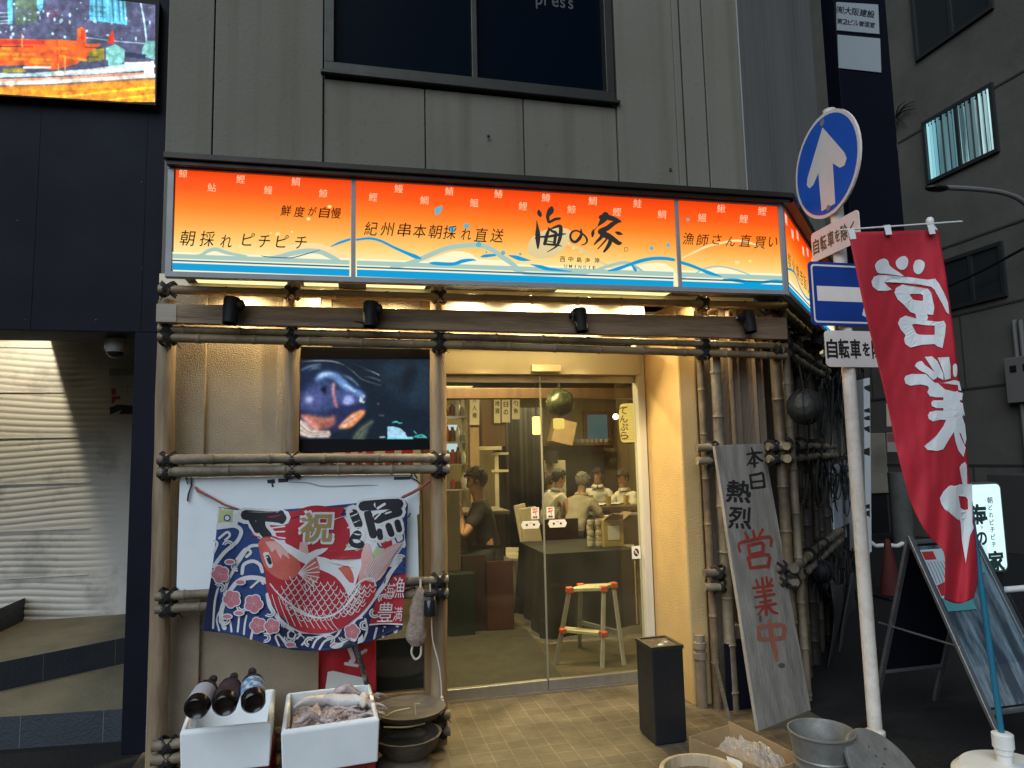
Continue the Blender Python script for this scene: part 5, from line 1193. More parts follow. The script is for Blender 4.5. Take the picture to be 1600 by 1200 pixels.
b = MB(); b.tube([at(533,1011,3.70),at(547,1004.5,3.68),at(554,1007,3.68)], [.018,.02,.017], 10); b.build('grip', M('navy_tape',(.015,.02,.045),.6), t)
# net bag, solar lantern, string at the log post
t = thing('net_bag', 'limp beige net bag hanging from the bamboo by the door', 'bag')
ax_ = [(657,918),(656,935),(653,955),(651,975),(650,995),(652,1008)]; b = MB(); n_ = 20; rad = [.012,.035,.042,.048,.055,.03]
pts = [Vector(w) for w in smooth_line([at(x,y,3.73) for x,y in ax_],4)]; k_ = len(pts); vs = []; fs = []
for i,p in enumerate(pts):
    f_ = i/(k_-1)*5; j = min(4,int(f_)); r0 = rad[j]+(rad[j+1]-rad[j])*(f_-j)
    for a in range(n_):
        th = 2*math.pi*a/n_; rr_ = r0*(1+.25*noise.noise(Vector((math.cos(th)*2,math.sin(th)*2,i*.35)))); vs.append(p+Vector((math.cos(th)*rr_,math.sin(th)*rr_*.6,.01*noise.noise(Vector((th,i*.4,2))))))
fs = [(i*n_+a,i*n_+(a+1)%n_,(i+1)*n_+(a+1)%n_,(i+1)*n_+a) for i in range(k_-1) for a in range(n_)]
b.add(vs,fs); b.build('net', M('beige_net',(.42,.33,.27),.85,c2=(.26,.19,.15),scale=40,bump=.9,bscale=160), t, ang=180)
b = MB(); b.tube(smooth_line([at(x,y,3.73) for x,y in ((645,1008),(643,1020),(649,1030),(657,1024),(658,1008))],4), .006, 6); b.tube([at(657,905,3.74),at(657,920,3.73)], .006, 6); b.build('loop', M('beige_cord',(.5,.42,.36),.8), t)
t = thing('solar_lantern', 'small black lantern with silver collar on the log post', 'lantern'); p = at(672,945,3.72)
b = MB(); T = Matrix.Translation(p); b.lathe([(.028,-.055),(.034,-.05),(.034,.02),(.03,.026)],20,T); b.build('body', M('lantern_glass',(.01,.012,.016),.15), t)
b = MB(); b.lathe([(.029,.026),(.029,.045),(.022,.047)],20,T); b.build('collar', M('silver',(.55,.55,.55),.2,1), t)
b = MB(); b.lathe([(.024,.047),(.036,.05),(.034,.06),(.001,.066)],20,T); b.bar(p+Vector((0,0,.05)),at(672,930,HYf-.02),.012); b.build('cap', m_black, t)
b = MB(); b.tube(smooth_line([at(672,912,3.74),at(674,960,3.745),at(676,1000,3.75),at(685,1035,3.75),at(689,1065,3.755),at(690,1090,3.75)],6), .0038, 6)
for k in range(6): b.ball(at(690.5+math.sin(k*2)*1.2,1090+4.2*k,3.745), .0085-.0006*k, 8)
tag(b.build('string', M('white_string',(.5,.46,.40),.8)), 'pale string with knots hanging down the log post', 'string')
# wooden bowls between box and door post
m_ow = M('old_wood',(.15,.125,.095),.7,c2=(.06,.05,.04),scale=7,stretch=(.5,2,2),bump=.3,bscale=25)
t = thing('wooden_bowl', 'old grey wooden bowl stacked by the door post', 'bowl'); p = at(636,1156,3.66)
b = MB(); b.lathe([(.06,-.09),(.10,-.075),(.15,-.02),(.168,.03),(.172,.034),(.158,.034),(.14,-.01),(.08,-.055),(.0001,-.06)],32,Matrix.Translation(p)); b.build('shell', m_ow, t, ang=50)
t = thing('wooden_bowl', 'shallow wooden dish with dry twigs above the bowl', 'bowl'); p = at(640,1112,3.70)
b = MB(); b.lathe([(.08,-.03),(.15,-.012),(.178,.02),(.182,.024),(.168,.024),(.13,-.002),(.0001,-.008)],32,Matrix.Translation(p)); b.build('shell', m_ow, t, ang=50)
b = MB(); b.tube(smooth_line([at(597,1122,3.60),at(615,1112,3.58),at(640,1106,3.58)],5), [.003]*11, 5); b.tube(smooth_line([at(600,1136,3.58),at(635,1136,3.56),at(664,1130,3.57)],5), .004, 5); b.tube([at(650,1118,3.66),at(648,1100,3.66),at(656,1099,3.66)], .0025, 5); b.build('twigs', M('straw',(.5,.37,.16),.7), t)
t = thing('wooden_bowl', 'dark upturned wooden bowl lowest in the stack by the post', 'bowl'); p = at(630,1197,3.64)
b = MB(); b.lathe([(.17,-.06),(.168,-.05),(.14,.02),(.08,.05),(.0001,.052)],32,Matrix.Translation(p)); b.build('shell', m_ow, t, ang=50)

# ================================================================== ASH BIN, WOODEN BOARD, BUCKETS
t = thing('ash_bin', 'tall black square ash bin with a recessed metal tray', 'ash bin')
fx_, fy_ = 1.567, 3.494; w_ = .176; zt_ = at(1025,1011,fy_).z
b = MB(); b.box((fx_,fy_,.012),(fx_+w_,fy_+.205,zt_-.02)); b.box((fx_+.01,fy_+.01,0),(fx_+w_-.01,fy_+.19,.011)); b.build('body', m_blackm, t, smooth=False, bevel=.004)
b = MB()
for a in ((-.004,-.004,w_+.004,.014),(-.004,.191,w_+.004,.209),(-.004,.0141,.014,.1909),(w_-.014,.0141,w_+.004,.1909)): b.box((fx_+a[0],fy_+a[1],zt_-.02),(fx_+a[2],fy_+a[3],zt_))
b.build('rim', M('worn_bronze',(.09,.085,.07),.35,.8,var=.4,scale=20), t, smooth=False, bevel=.002)
b = MB(); mx_, my_ = fx_+w_/2, fy_+.102
b.add([(fx_+.014,fy_+.014,zt_-.006),(fx_+w_-.014,fy_+.014,zt_-.006),(fx_+w_-.014,fy_+.191,zt_-.006),(fx_+.014,fy_+.191,zt_-.006),(mx_,my_,zt_-.017)],[(0,1,4),(1,2,4),(2,3,4),(3,0,4)])
b.build('tray', M('ash_tray',(.17,.15,.12),.3,.7,var=.5,scale=25), t, smooth=False)
b = MB()
for dx,dy in ((-.02,-.05),(-.005,-.045),(-.012,-.038),(.04,.0)): b.cbox((mx_+dx,my_+dy,zt_-.008),(.014,.012,.006))
b.build('ash', m_white, t, smooth=False)
t = thing('leaning_board', 'weathered grey wooden board with painted black and red lettering, leaning on the lattice', 'sign')
BL_ = Vector((2.205,3.53,.0)); BR_ = Vector((2.615,3.70,.0)); TLp = at(1117,697,3.745); TRp = at(1193,693,3.745)
nn = (BR_-BL_).cross(TLp-BL_).normalized()
if nn.dot(EYE-BL_) < 0: nn = -nn
bp_ = planemap(BL_, nn); TRp = atp(1193,693,BL_,nn); BRr = atp(1268,1112,BL_,nn); BLl = atp(1183,1128,BL_,nn)
dl_ = (BLl-TLp); dr_ = (BRr-TRp); kl = (0-TLp.z)/dl_.z; kr = (0-TRp.z)/dr_.z
el = [TLp, (TLp+TRp)/2+Vector((0,0,.003)), TRp]+[TRp+dr_*kr*s+Vector((random.uniform(-.004,.004),0,0)) for s in (.2,.4,.6,.8)]+[TRp+dr_*kr, TLp+dl_*kl]+[TLp+dl_*kl*s+Vector((random.uniform(-.004,.004),0,0)) for s in (.8,.6,.4,.2)]
b = MB(); b.prism(el, -nn, .02); b.build('plank', M('weathered_plank',(.30,.272,.24),.8,c2=(.155,.14,.122),scale=4.5,stretch=(3,3,.5),bump=.3,bscale=30,ramp=(.36,.7)), t, smooth=False, bevel=.002)
q = Print(bp_, base=.0008); U_ = lambda x,y: (1090+x/3.16, 680+y/3.16)
def us(pts, w):
    w *= 1.3; q.stroke([U_(p[0],p[1])+tuple(p[2:]) for p in pts], w/3.16, 3)
q.layer(M('board_black',(.012,.011,.012),.7))
for pts in ([(243,95,.7),(280,88,1),(315,85,.8)],[(265,62,.6),(278,100,1),(282,155,1)],[(275,95,.8),(262,125,.8),(243,150,.4)],[(282,95,.8),(300,115,1),(320,128,.8)],[(262,140,.8),(300,136,.6)],
            [(260,200,.8),(268,262,1)],[(258,198,.8),(300,192,1),(322,190,.9),(330,255,1)],[(264,232,.7),(326,225,.8)],[(268,262,.9),(332,255,.9)]): us(pts,10)
q.glyph('熱', *U_(203,278), 38, 34, .025, .06); q.glyph('烈', *U_(210,408), 36, 34, .02, .06)
q.layer(M('board_red',(.33,.045,.03),.7,c2=(.22,.03,.02),scale=18))
for pts in ([(235,480,.6),(250,510,1)],[(275,470,.6),(282,505,1)],[(322,465,.8),(300,505,.7)],[(210,575,.7),(205,535,.9),(260,520,1),(355,502,1),(362,545,.8)],[(250,545,.8),(258,590,.9)],[(250,545,.9),(320,532,1),(322,575,1)],[(258,590,.9),(325,575,.8)],[(250,605,1),(262,655,1)],[(250,605,1),(350,590,1),(348,650,1)],[(262,655,1),(350,645,1)]): us(pts,13)
for pts in ([(290,715,.8),(300,745,.9)],[(318,705,.8),(322,740,.9)],[(340,700,.7),(345,735,.8)],[(365,710,.8),(352,740,.7)],[(275,755,.8),(370,742,1)],[(295,775,.8),(365,765,.9)],[(285,800,.8),(378,785,1)],[(310,825,.8),(362,815,.8)],[(285,850,.7),(385,832,1)],[(325,750,1),(335,820,1),(340,885,1)],[(330,845,.9),(300,885,.6)],[(345,840,.9),(370,870,1),(395,880,.7)]): us(pts,12)
q.layer(M('board_orange',(.36,.12,.06),.75,c2=(.27,.08,.05),scale=14))
for pts in ([(300,950,.8),(305,1005,1)],[(300,948,.9),(360,940,1),(424,940,1),(425,1000,1)],[(305,1008,.9),(365,1005,1),(425,1000,.9)],[(352,915,.7),(362,960,1),(372,1020,1),(385,1070,1),(392,1110,.7)]): us(pts,16)
q.layer(M('board_stain',(.08,.075,.072),.8)).disc(U_(415,1137),5.5,10,4).disc(U_(310,905),2.5,8,6)
q.build('lettering', t)
# galvanised bucket, round lid, wooden tub, card tray, bags
t = thing('metal_bucket', 'dented galvanised bucket beside the leaning board', 'bucket'); p = atz(1283,1141,.27)
b = MB(); b.lathe([(r_*.9,z*.93) for r_,z in [(.118,-.29),(.122,-.288),(.134,-.15),(.137,-.148),(.134,-.14),(.137,-.115),(.139,-.112),(.136,-.105),(.15,-.01),(.157,-.004),(.157,.003),(.149,.004),(.146,-.008),(.12,-.275),(.0001,-.278)]],40,Matrix.Translation(p)); b.build('shell', M('galvanised_steel',(.30,.30,.29),.5,.55,c2=(.17,.165,.15),scale=8,bump=.15,bscale=20), t, ang=30)
t = thing('wooden_disc', 'round grey wooden disc leaning against the bucket', 'disc'); p = atz(1386,1212,.13)
T = Matrix.Translation(p) @ Matrix.Rotation(R(44),4,'X') @ Matrix.Rotation(R(16),4,'Y')
b = MB(); b.lathe([(.195,-.011),(.2,-.006),(.2,.006),(.195,.011),(.0001,.012)],40,T); b.build('disc', M('grey_lid',(.20,.19,.175),.8,c2=(.12,.11,.1),scale=9,bump=.25,bscale=35), t, ang=30)
b = MB()
for k in range(9): a = random.uniform(0,6.28); r_ = random.uniform(.02,.15); b.cbox((r_*math.cos(a),r_*math.sin(a),.0125),(random.uniform(.006,.014),.008,.001),None,T)
b.build('chip', M('lid_mark',(.05,.04,.04),.8), t, smooth=False)
t = thing('wooden_tub', 'pale wooden tub with thick rim at the front edge of the paving', 'tub'); p = atz(1093,1203,.24)
b = MB(); b.lathe([(.135,-.24),(.14,-.238),(.157,-.01),(.158,.0),(.15,.004),(.14,.002),(.134,-.01),(.122,-.21),(.0001,-.212)],40,Matrix.Translation(p)); b.build('staves', M('tub_wood',(.46,.37,.24),.65,c2=(.27,.2,.12),scale=9,stretch=(2,2,.5),bump=.25,bscale=30), t, ang=35)
b = MB(); b.lathe([(.152,-.07),(.158,-.065),(.158,-.045),(.153,-.04)],40,Matrix.Translation(p)); b.build('hoop', M('tub_hoop',(.2,.13,.07),.6), t)
b = MB(); b.add([p+Vector((x*.136,.0,z)) for x,z in ((-.05,-.02),(.05,-.02),(.05,-.2),(-.05,-.2))],[(0,1,2,3)]); 
t = thing('card_tray', 'open brown cardboard tray on the paving with crumpled plastic', 'box'); A_ = atz(1077,1148,.10); B_ = atz(1185,1200,.10); C_ = atz(1246,1172,.11)
u_ = (B_-A_)*1.15; v_ = (atz(1138,1130,.11)-A_); u_.z = 0; v_.z = 0; o0 = Vector((A_.x,A_.y,0)); b = MB()
def wallq(a, c, h0, h1, th):
    n2 = (c-a).cross(Vector((0,0,1))).normalized()*th; b.add([a,c,c+n2,a+n2,a+Vector((0,0,h0)),c+Vector((0,0,h1)),c+n2+Vector((0,0,h1)),a+n2+Vector((0,0,h0))],[(3,2,1,0),(4,5,6,7),(0,1,5,4),(1,2,6,5),(2,3,7,6),(3,0,4,7)])
wallq(o0,o0+u_,.09,.11,.005); wallq(o0+u_,o0+u_+v_,.11,.13,.005); wallq(o0+u_+v_,o0+v_,.10,.12,.005); wallq(o0+v_,o0,.10,.09,.005)
b.build('wall', m_brownw, t, smooth=False)
b = MB(); b.add([o0+Vector((0,0,.006)),o0+u_+Vector((0,0,.006)),o0+u_+v_+Vector((0,0,.006)),o0+v_+Vector((0,0,.006))],[(0,1,2,3)]); b.build('base', m_brownw, t, smooth=False)
m_pl = bpy.data.materials.new('clear_plastic'); m_pl.use_nodes = True; pp = m_pl.node_tree.nodes['Principled BSDF']; pp.inputs['Base Color'].default_value = (.55,.5,.45,1); pp.inputs['Roughness'].default_value = .25; pp.inputs['Alpha'].default_value = .45
t2 = thing('plastic_bag', 'crumpled clear plastic bag lying in the cardboard tray', 'bag')
def bag(u, v):
    p = o0+u_*(.15+.7*u)+v_*(.1+.8*v); w = min(1,min(u,1-u,v,1-v)*5); q_ = Vector((u*4,v*4,1))
    return Vector((p.x,p.y,.02+.075*w+.045*w*noise.noise(q_)+.035*w*abs(noise.noise(q_*2.6))+.01*noise.noise(q_*7)))
b = MB(); b.sheet(bag,46,40); b.build('film', m_pl, t2, ang=20)
b = MB(); c_ = o0+u_*.62+v_*.55
for k in range(16):
    a = random.uniform(.5,2.6); b.tube(smooth_line([c_+Vector((0,0,.07)),c_+Vector((math.cos(a)*.03,math.sin(a)*.03,.12)),c_+Vector((math.cos(a)*.09,math.sin(a)*.06,.11+random.uniform(-.02,.03)))],3),[.0018]*7,4)
b.build('tuft', M('dry_straw',(.40,.32,.2),.7), t2)
b = MB(); b.prism([atz(1135,1181,.12),atz(1160,1190,.09),atz(1160,1204,.08),atz(1139,1200,.10)],(0,.2,-1),.0015); tag(b.build('paper_slip', m_white, smooth=False), 'torn white slip of paper stuck on the cardboard tray', 'paper')
# wall pipes, socket, stick, dark board at the foot of the side wall
t = thing('wall_socket', 'small pale weatherproof socket box on the dusky wall', 'socket'); p = at(1144,985,WY+.03)
b = MB(); b.cbox((p.x,WY+.004,p.z),(.075,.05,.085)); b.build('cover', M('aged_plastic',(.30,.26,.22),.6), t, smooth=False, bevel=.006)
b = MB(); b.tube(smooth_line([at(1142,1000,WY-.01),at(1143,1010,WY-.02),at(1150,1040,WY-.02),at(1157,1075,WY-.01)],5),.006,8); b.ball(at(1142,1006,WY-.012),.016,10); b.build('plug', M('grey_cable',(.16,.14,.13),.6), t)
def pvc(px, r_, Y, z1, lab, mt, z0=0):
    x = at(px,900,Y).x; t = thing('drain_pipe', lab, 'pipe'); b = MB(); b.tube([(x,Y,z0),(x,Y,z1)],r_,16); b.build('tube', mt, t)
    b = MB()
    for z in (.36,.30): b.lathe([(r_+.001,z-.02),(r_+.008,z-.018),(r_+.008,z+.018),(r_+.001,z+.02)],16,Matrix.Translation((x,Y,0)))
    b.build('collar', m_rope if z0 == 0 else mt, t)
pvc(1088,.030,3.93,.42,'short fat brown pipe stub at the foot of the ochre corner',M('stub_brown',(.22,.17,.12),.7,var=.4,scale=8),.001)
pvc(1160,.016,WY-.01,2.4,'thin dusky conduit running up the side wall',m_pink,.002)
b = MB(); b.bar(at(1117,1030,3.8),at(1141,1132,3.68),.017,.014); tag(b.build('wooden_stick', m_ow, smooth=False), 'thin grey stick leaning at the foot of the side wall', 'stick')
t = thing('dark_board', 'dark board standing on edge behind the leaning board', 'board'); b = MB(); a_ = at(1130,1005,3.86); c_ = at(1182,1140,3.8); b.box((a_.x,3.83,.0),(c_.x+.05,3.855,a_.z)); b.build('sheet', m_dark, t, smooth=False)
# ================================================================== CORNER: FLOATS, NETS, SHEETS
m_float = M('dark_float',(.035,.034,.030),.6,c2=(.014,.014,.013),scale=14,bump=.5,bscale=35); m_net = M('black_net',(.010,.010,.011),.8)
def on_corner(px, py, o): return atp(px,py,C0+cn*o,cn)
flo = [((1258,636),26,'large round dark fishing float hanging on the corner lattice',m_float,.28),((1318,596),17,'shiny black float under the lower road plate',m_black,.2),((1344,602),11,'small black float behind the road sign pole',m_black,.2),((1284,893),16,'black float low on the corner in shadow',m_black,.2),((1302,566),14,'black float among the tangled net below the blue sign',m_black,.2),((1330,560),12,'tiny black float at the edge of the net',m_black,.2)]
for (c_,r_,lab,mt,o_) in flo:
    p = on_corner(*c_,o_); t = thing('fishing_float', lab, 'float', 'fishing floats on the corner lattice'); dd = (p-EYE).length; b = MB()
    b.ball(p, r_*dd/1150, 28, sc=(1,1,.97), lump=.05 if mt is m_float else .02, lf=3); b.build('ball', mt, t, ang=180)
    b = MB(); rr_ = r_*dd/1150
    for k in range(5):
        th = R(36*k+12); b.tube([p+Vector((math.cos(a)*math.cos(th),math.cos(a)*math.sin(th),math.sin(a)))*(rr_*1.03) for a in [2*math.pi*j/20 for j in range(20)]], .004, 5, closed=True)
    b.tube([p+Vector((0,0,rr_)),p+Vector((0,.03,rr_+.16))],.005,5); b.build('rope', m_net, t)
t = thing('fishing_net', 'tangled black fishing net hung over the corner lattice', 'net'); b = MB()
for k in range(60):
    x = random.uniform(1286,1345); y = random.uniform(540,590); o_ = random.uniform(.10,.2); pts = [on_corner(x+6*math.sin(k+j),y+j*random.uniform(4,26),o_+.02*math.sin(j*2+k)) for j in range(6)]
    b.tube(smooth_line(pts,3), .006, 4)
for k in range(60):
    x = random.uniform(1272,1345); y = random.uniform(700,740) if k % 2 else random.uniform(850,900); pts = [on_corner(x+5*math.sin(k*1.7+j),y+j*random.uniform(3,16),.14+.03*math.sin(j+k)) for j in range(6)]
    b.tube(smooth_line(pts,3), .0065, 4)
b.build('mesh', m_net, t)
def csheet(name, lab, cat, pts, o_, mt, th=.012):
    b = MB(); b.prism([on_corner(x,y,o_) for x,y in pts], -cn, th); return tag(b.build(name, mt, smooth=False), lab, cat)
t = thing('rope_coil', 'dark coils of rope and line hanging on the corner lattice', 'rope')
for k in range(16):
    b = MB()
    x = random.uniform(1240,1340); y = random.choice((560,600,715,735,860,880))+random.uniform(-12,12); w_ = random.uniform(5,14); h_ = random.uniform(25,95); o_ = random.uniform(.09,.2)
    b.tube(smooth_line([on_corner(x+w_*math.sin(a)*(.6+.4*math.cos(a*.5)), y+h_*(1-math.cos(a))/2, o_+.012*math.sin(3*a)) for a in [2*math.pi*j/9 for j in range(10)]],3), random.uniform(.004,.008), 5)
    b.build('line', M('tarry_rope',(.028,.022,.016),.85,var=.5,scale=40), t)
t = thing('grey_rag', 'limp grey rag and netting draped on the dark corner poles', 'rag')
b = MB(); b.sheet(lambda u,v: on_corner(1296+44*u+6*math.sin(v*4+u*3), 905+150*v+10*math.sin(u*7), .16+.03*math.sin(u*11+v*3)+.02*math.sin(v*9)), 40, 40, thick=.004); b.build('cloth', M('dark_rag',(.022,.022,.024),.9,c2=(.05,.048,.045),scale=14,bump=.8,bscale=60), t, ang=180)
csheet('shade_sheet','black sheet added low on the chamfered corner to stand for deep shade','tarpaulin',[(1262,868),(1300,850),(1342,832),(1348,1000),(1350,1118),(1266,1126)],.05,M('shade_sheet',(.006,.006,.008),.8,bump=.6,bscale=9))  # black sheet put in to darken the shaded foot of the corner
csheet('pale_sheet','left bluish white plastic sheet behind the corner lattice','sheet',[(1278,722),(1298,730),(1301,830),(1282,842)],.055,M('milky_sheet',(.5,.54,.62),.4,var=.2,scale=7))
csheet('pale_sheet','right bluish white plastic sheet partly behind the pole','sheet',[(1301,728),(1334,715),(1338,812),(1304,828)],.05,M('milky_sheet',(.5,.5,.6),.4))
csheet('window_slat','upper cream pane glowing behind the corner poles','pane',[(1228,552),(1246,560),(1246,592),(1228,585)],.02,M('warm_pane',(.75,.66,.42),.5,emit=.10))
csheet('window_slat','cream pane beside the round float','pane',[(1229,592),(1247,596),(1248,622),(1230,618)],.02,M('warm_pane',(.75,.66,.42),.5))
csheet('window_slat','narrow yellow pane below the blue road sign','pane',[(1274,535),(1286,530),(1286,552),(1274,556)],.03,M('yellow_pane',(.8,.6,.25),.5,emit=.5))
for i,(x,w_) in enumerate(((1292,14),(1308,13),(1323,12))): csheet('grey_plank',['weathered grey plank left of the black net','weathered grey plank in the middle of the corner wall','weathered grey plank nearest the road sign pole'][i],'plank',[(x-w_/2,572),(x+w_/2,578),(x+w_/2,712),(x-w_/2,712)],.03,M('grey_plank',(.22,.20,.18),.7,c2=(.10,.09,.085),scale=4,stretch=(3,3,.5),bump=.3,bscale=25),.02)
t = thing('spotlight', 'black spotlight on the chamfered corner below the sign', 'spotlight', 'black spotlights along the beam'); p = on_corner(1278,530,.22)
T = Matrix.Translation(p) @ Matrix.Rotation(R(35),4,'Y') @ Matrix.Rotation(R(-20),4,'X'); b = MB(); b.lathe([(.02,.10),(.05,.095),(.055,.08),(.052,-.09),(.045,-.09),(.04,-.02)],24,T); b.build('housing', m_black, t, ang=40)
b = MB(); b.bar(p+Vector((.02,.02,.05)),on_corner(1272,505,.03),.03,.02); b.build('bracket', m_black, t, smooth=False)
t = thing('narrow_sign', 'narrow white signboard edge with black marks behind the pole', 'sign'); b = MB(); P_ = [at(1349,592,5.9),at(1359,590,5.9),at(1362,862,5.9),at(1353,866,5.9)]; b.prism(P_,(0.2,1,0),.3); b.build('panel', M('strip_white',(.5,.52,.54),.5), t, smooth=False)
q = Print(planemap((0,5.9,1.5),(0,-1,0))); q.layer(m_ink)
for y in (604,640,652,668,702,706,790,800): q.poly([(1350,y),(1359,y-3),(1359.5,y+random.uniform(3,9)),(1351,y+4)])
q.build('print', t)

# ================================================================== ROAD SIGN POLE
m_bl = M('sign_road_blue',(.010,.10,.55),.4,var=.15,scale=6); m_rw = M('sign_road_white',(.78,.70,.66),.45,var=.08,scale=10); m_sback = M('sign_back_grey',(.35,.35,.36),.4,.5)
rs = thing('road_sign', 'white pole with blue one way road signs and bicycle plates', 'road sign')
PX, PYp = 2.736, 3.311; ztop = at(1298,170,PYp).z-.02
b = MB(); b.tube([(PX,PYp,0),(PX,PYp,ztop)], .036, 24); b.lathe([(.036,ztop),(.037,ztop+.01),(.001,ztop+.02)],24,Matrix.Translation((PX,PYp,0))); b.lathe([(.05,0),(.05,.02),(.037,.03)],24,Matrix.Translation((PX,PYp,0))); b.build('pole', M('cream_paint',(.74,.68,.61),.5,c2=(.56,.50,.43),scale=16,bump=.2,bscale=50,ramp=(.45,.75)), rs)
al = R(4); dn = Vector((-math.cos(al), math.sin(al), 0)); dr2 = Vector((-math.sin(al), -math.cos(al), 0)); up = Vector((0,0,1))
cz = at(1298,258,PYp).z; cc = Vector((PX,PYp,cz))+dn*.05
def disc_pts(c, r_, n=40): return [c+dr2*r_*math.cos(2*math.pi*i/n)+up*r_*math.sin(2*math.pi*i/n) for i in range(n)]
RD = .302
b = MB(); b.prism(disc_pts(cc,RD), -dn, .012); b.build('round_sign', m_rw, rs, smooth=False)
q = Print(lambda x,y,l: cc+dr2*x+up*y+dn*l, base=.0012)
q.layer(m_bl).disc((0,0),RD-.02,48); q.layer(m_rw)
q.poly([(0,.225),(.02,.2),(.175,-.005),(.188,-.045),(.165,-.075),(.125,-.07),(.068,-.02),(.064,-.252),(-.064,-.252),(-.068,-.02),(-.125,-.07),(-.165,-.075),(-.188,-.045),(-.175,-.005),(-.02,.2)])
q.layer(m_sback).disc((0,.255),.022,10).disc((0,-.255),.018,10); q.build('arrow', rs)
def rrect(w, h, r_, n=5): 
    out = []
    for sx,sy,a0_ in ((1,1,0),(-1,1,90),(-1,-1,180),(1,-1,270)):
        for k in range(n+1): a = R(a0_+90*k/n); out.append((sx*(w/2-r_)+r_*math.cos(a), sy*(h/2-r_)+r_*math.sin(a)))
    return out
def plate(name, c, dx, nrm, w, h, mt, draw, back=m_sback):
    b = MB(); b.prism([c+dx*x+up*y for x,y in rrect(w,h,.025)], -nrm, .006); o = b.build(name, mt, rs, smooth=False)
    q = Print(lambda x,y,l: c+dx*x+up*(-y)+nrm*l, base=.0012); draw(q); q.build('lettering', o); return o
def btxt(sz):
    def f(q):
        q.layer(M('plate_black',(.015,.013,.012),.6))
        for c_,x,s_ in zip('自転車を除く',(-.19,-.115,-.04,.03,.10,.175),(1,1,1,.7,1,.7)): q.glyph(c_, x*sz, 0, .066*sz*s_, .105*sz*s_, .035)
    return f
z1_ = at(1303,372,PYp).z
plate('upper_plate', Vector((PX,PYp,z1_-.005))+dn*.05+dr2*.03, dr2, dn, .43, .175, m_rw, lambda q: (q.layer(M('plate_brown',(.14,.085,.04),.6)), [q.glyph(c_, x, 0, .056*s_, .09*s_, .03) for c_,x,s_ in zip('自転車を除く',(-.17,-.10,-.03,.03,.09,.16),(1,1,1,.75,1,.75))]))
py_ = Vector((0,-1,0)); Ys = PYp-.045
a_ = at(1262,408,Ys); c_ = at(1268,508,Ys); rw_ = .50; rc = Vector((a_.x+rw_/2, Ys, (a_.z+c_.z)/2)); rh = a_.z-c_.z
def oneway(q):
    q.layer(m_rw)
    o_ = rrect(rw_-.03,rh-.03,.02); i_ = rrect(rw_-.05,rh-.05,.015)
    for k in range(len(o_)): 
        j = (k+1) % len(o_); q.poly([o_[k],o_[j],i_[j],i_[k]])
    w2 = rw_/2; q.poly([(-w2+.045,-.042),(.10,-.042),(.075,-.115),(.105,-.13),(.23,.0),(.105,.13),(.075,.115),(.10,.042),(-w2+.045,.042)])
plate('one_way_sign', rc, Vector((1,0,0)), py_, rw_, rh, M('sign_shaded_road_blue',(.008,.045,.27),.4,var=.2,scale=7), oneway)  # same sign blue, darkened in colour for the shade on this face
a_ = at(1288,516,Ys); c_ = at(1291,573,Ys); lw = .46; lc = Vector((a_.x+lw/2, Ys, (a_.z+c_.z)/2))
plate('lower_plate', lc, Vector((1,0,0)), py_, lw, a_.z-c_.z, m_rw, btxt(1.0))
b = MB()
for z in (cz+.12,cz-.14,z1_+.03,z1_-.04,rc.z+.1,rc.z-.1,lc.z+.05,lc.z-.06): b.lathe([(.037,-.012),(.043,-.012),(.043,.012),(.037,.012)],20,Matrix.Translation((PX,PYp,z)))
b.build('clamp', m_sback, rs)

# ================================================================== RED BANNER
nb_ = thing('nobori_banner', 'red vertical banner with white lettering on a leaning pole', 'banner'); NY = 2.55
le = [(1325,363),(1338,425),(1352,490),(1368,555),(1388,640),(1405,720),(1425,790),(1450,836),(1474,862),(1476,900),(1475,936)]
re_ = [(1466,359),(1478,430),(1488,505),(1497,580),(1506,660),(1513,730),(1519,790),(1524,840),(1527,880),(1527,910),(1521,934)]
def bY(x, y):
    v = (y-360)/580; g_ = max(0,v-.62)*2.6
    return NY-.018*math.sin((x-1300)*.035+v*3)-.02*math.sin(v*5)-.006*noise.noise(Vector((x*.03,y*.011,1)))-.0045*noise.noise(Vector((x*.08,y*.026,5)))-g_*.022*math.sin((x-1440)*.16+v*9)
def bmap(x, y, l=0): return at(x, y, bY(x,y)-l)
L1, L2 = smooth_line(le,6), smooth_line(re_,6)
def bgrid(u, v):
    k = v*(len(L1)-1); i = min(len(L1)-2,int(k)); f_ = k-i
    a = Vector(L1[i]).lerp(Vector(L1[i+1]),f_); c_ = Vector(L2[i]).lerp(Vector(L2[i+1]),f_); p = a.lerp(c_,u)
    yb = 8*math.sin(math.pi*u)*max(0,v-.93)/.07
    return bmap(p.x, p.y+yb)
b = MB(); b.sheet(bgrid, 36, 110, thick=.0012); b.build('cloth', m_red, nb_, ang=180)
q = Print(bmap, base=.004, step=.0003); Z4 = lambda x,y: (1300+x/4, 340+y/4); Z44 = lambda x,y: (1330+x/4.444, 560+y/4.444)
q.layer(m_txtw, 6)
def zp(pts, Z=Z4, s_=2): q.poly([Z(*p) for p in pts], s_)
zp([(268,300),(285,272),(325,255),(352,272),(360,300),(400,330),(450,365),(400,360),(330,350),(285,345)]); zp([(398,275),(420,250),(455,240),(476,262),(472,300),(450,325),(420,322),(402,300)]); zp([(508,300),(520,270),(548,262),(578,280),(574,320),(550,352),(525,350),(510,330)])
zp([(246,400),(262,370),(290,360),(340,360),(480,372),(600,388),(645,382),(668,410),(700,470),(725,530),(732,605),(715,590),(690,540),(640,450),(620,432),(560,420),(450,408),(325,402),(345,425),(375,450),(340,458),(285,456),(255,432)],Z4,0)
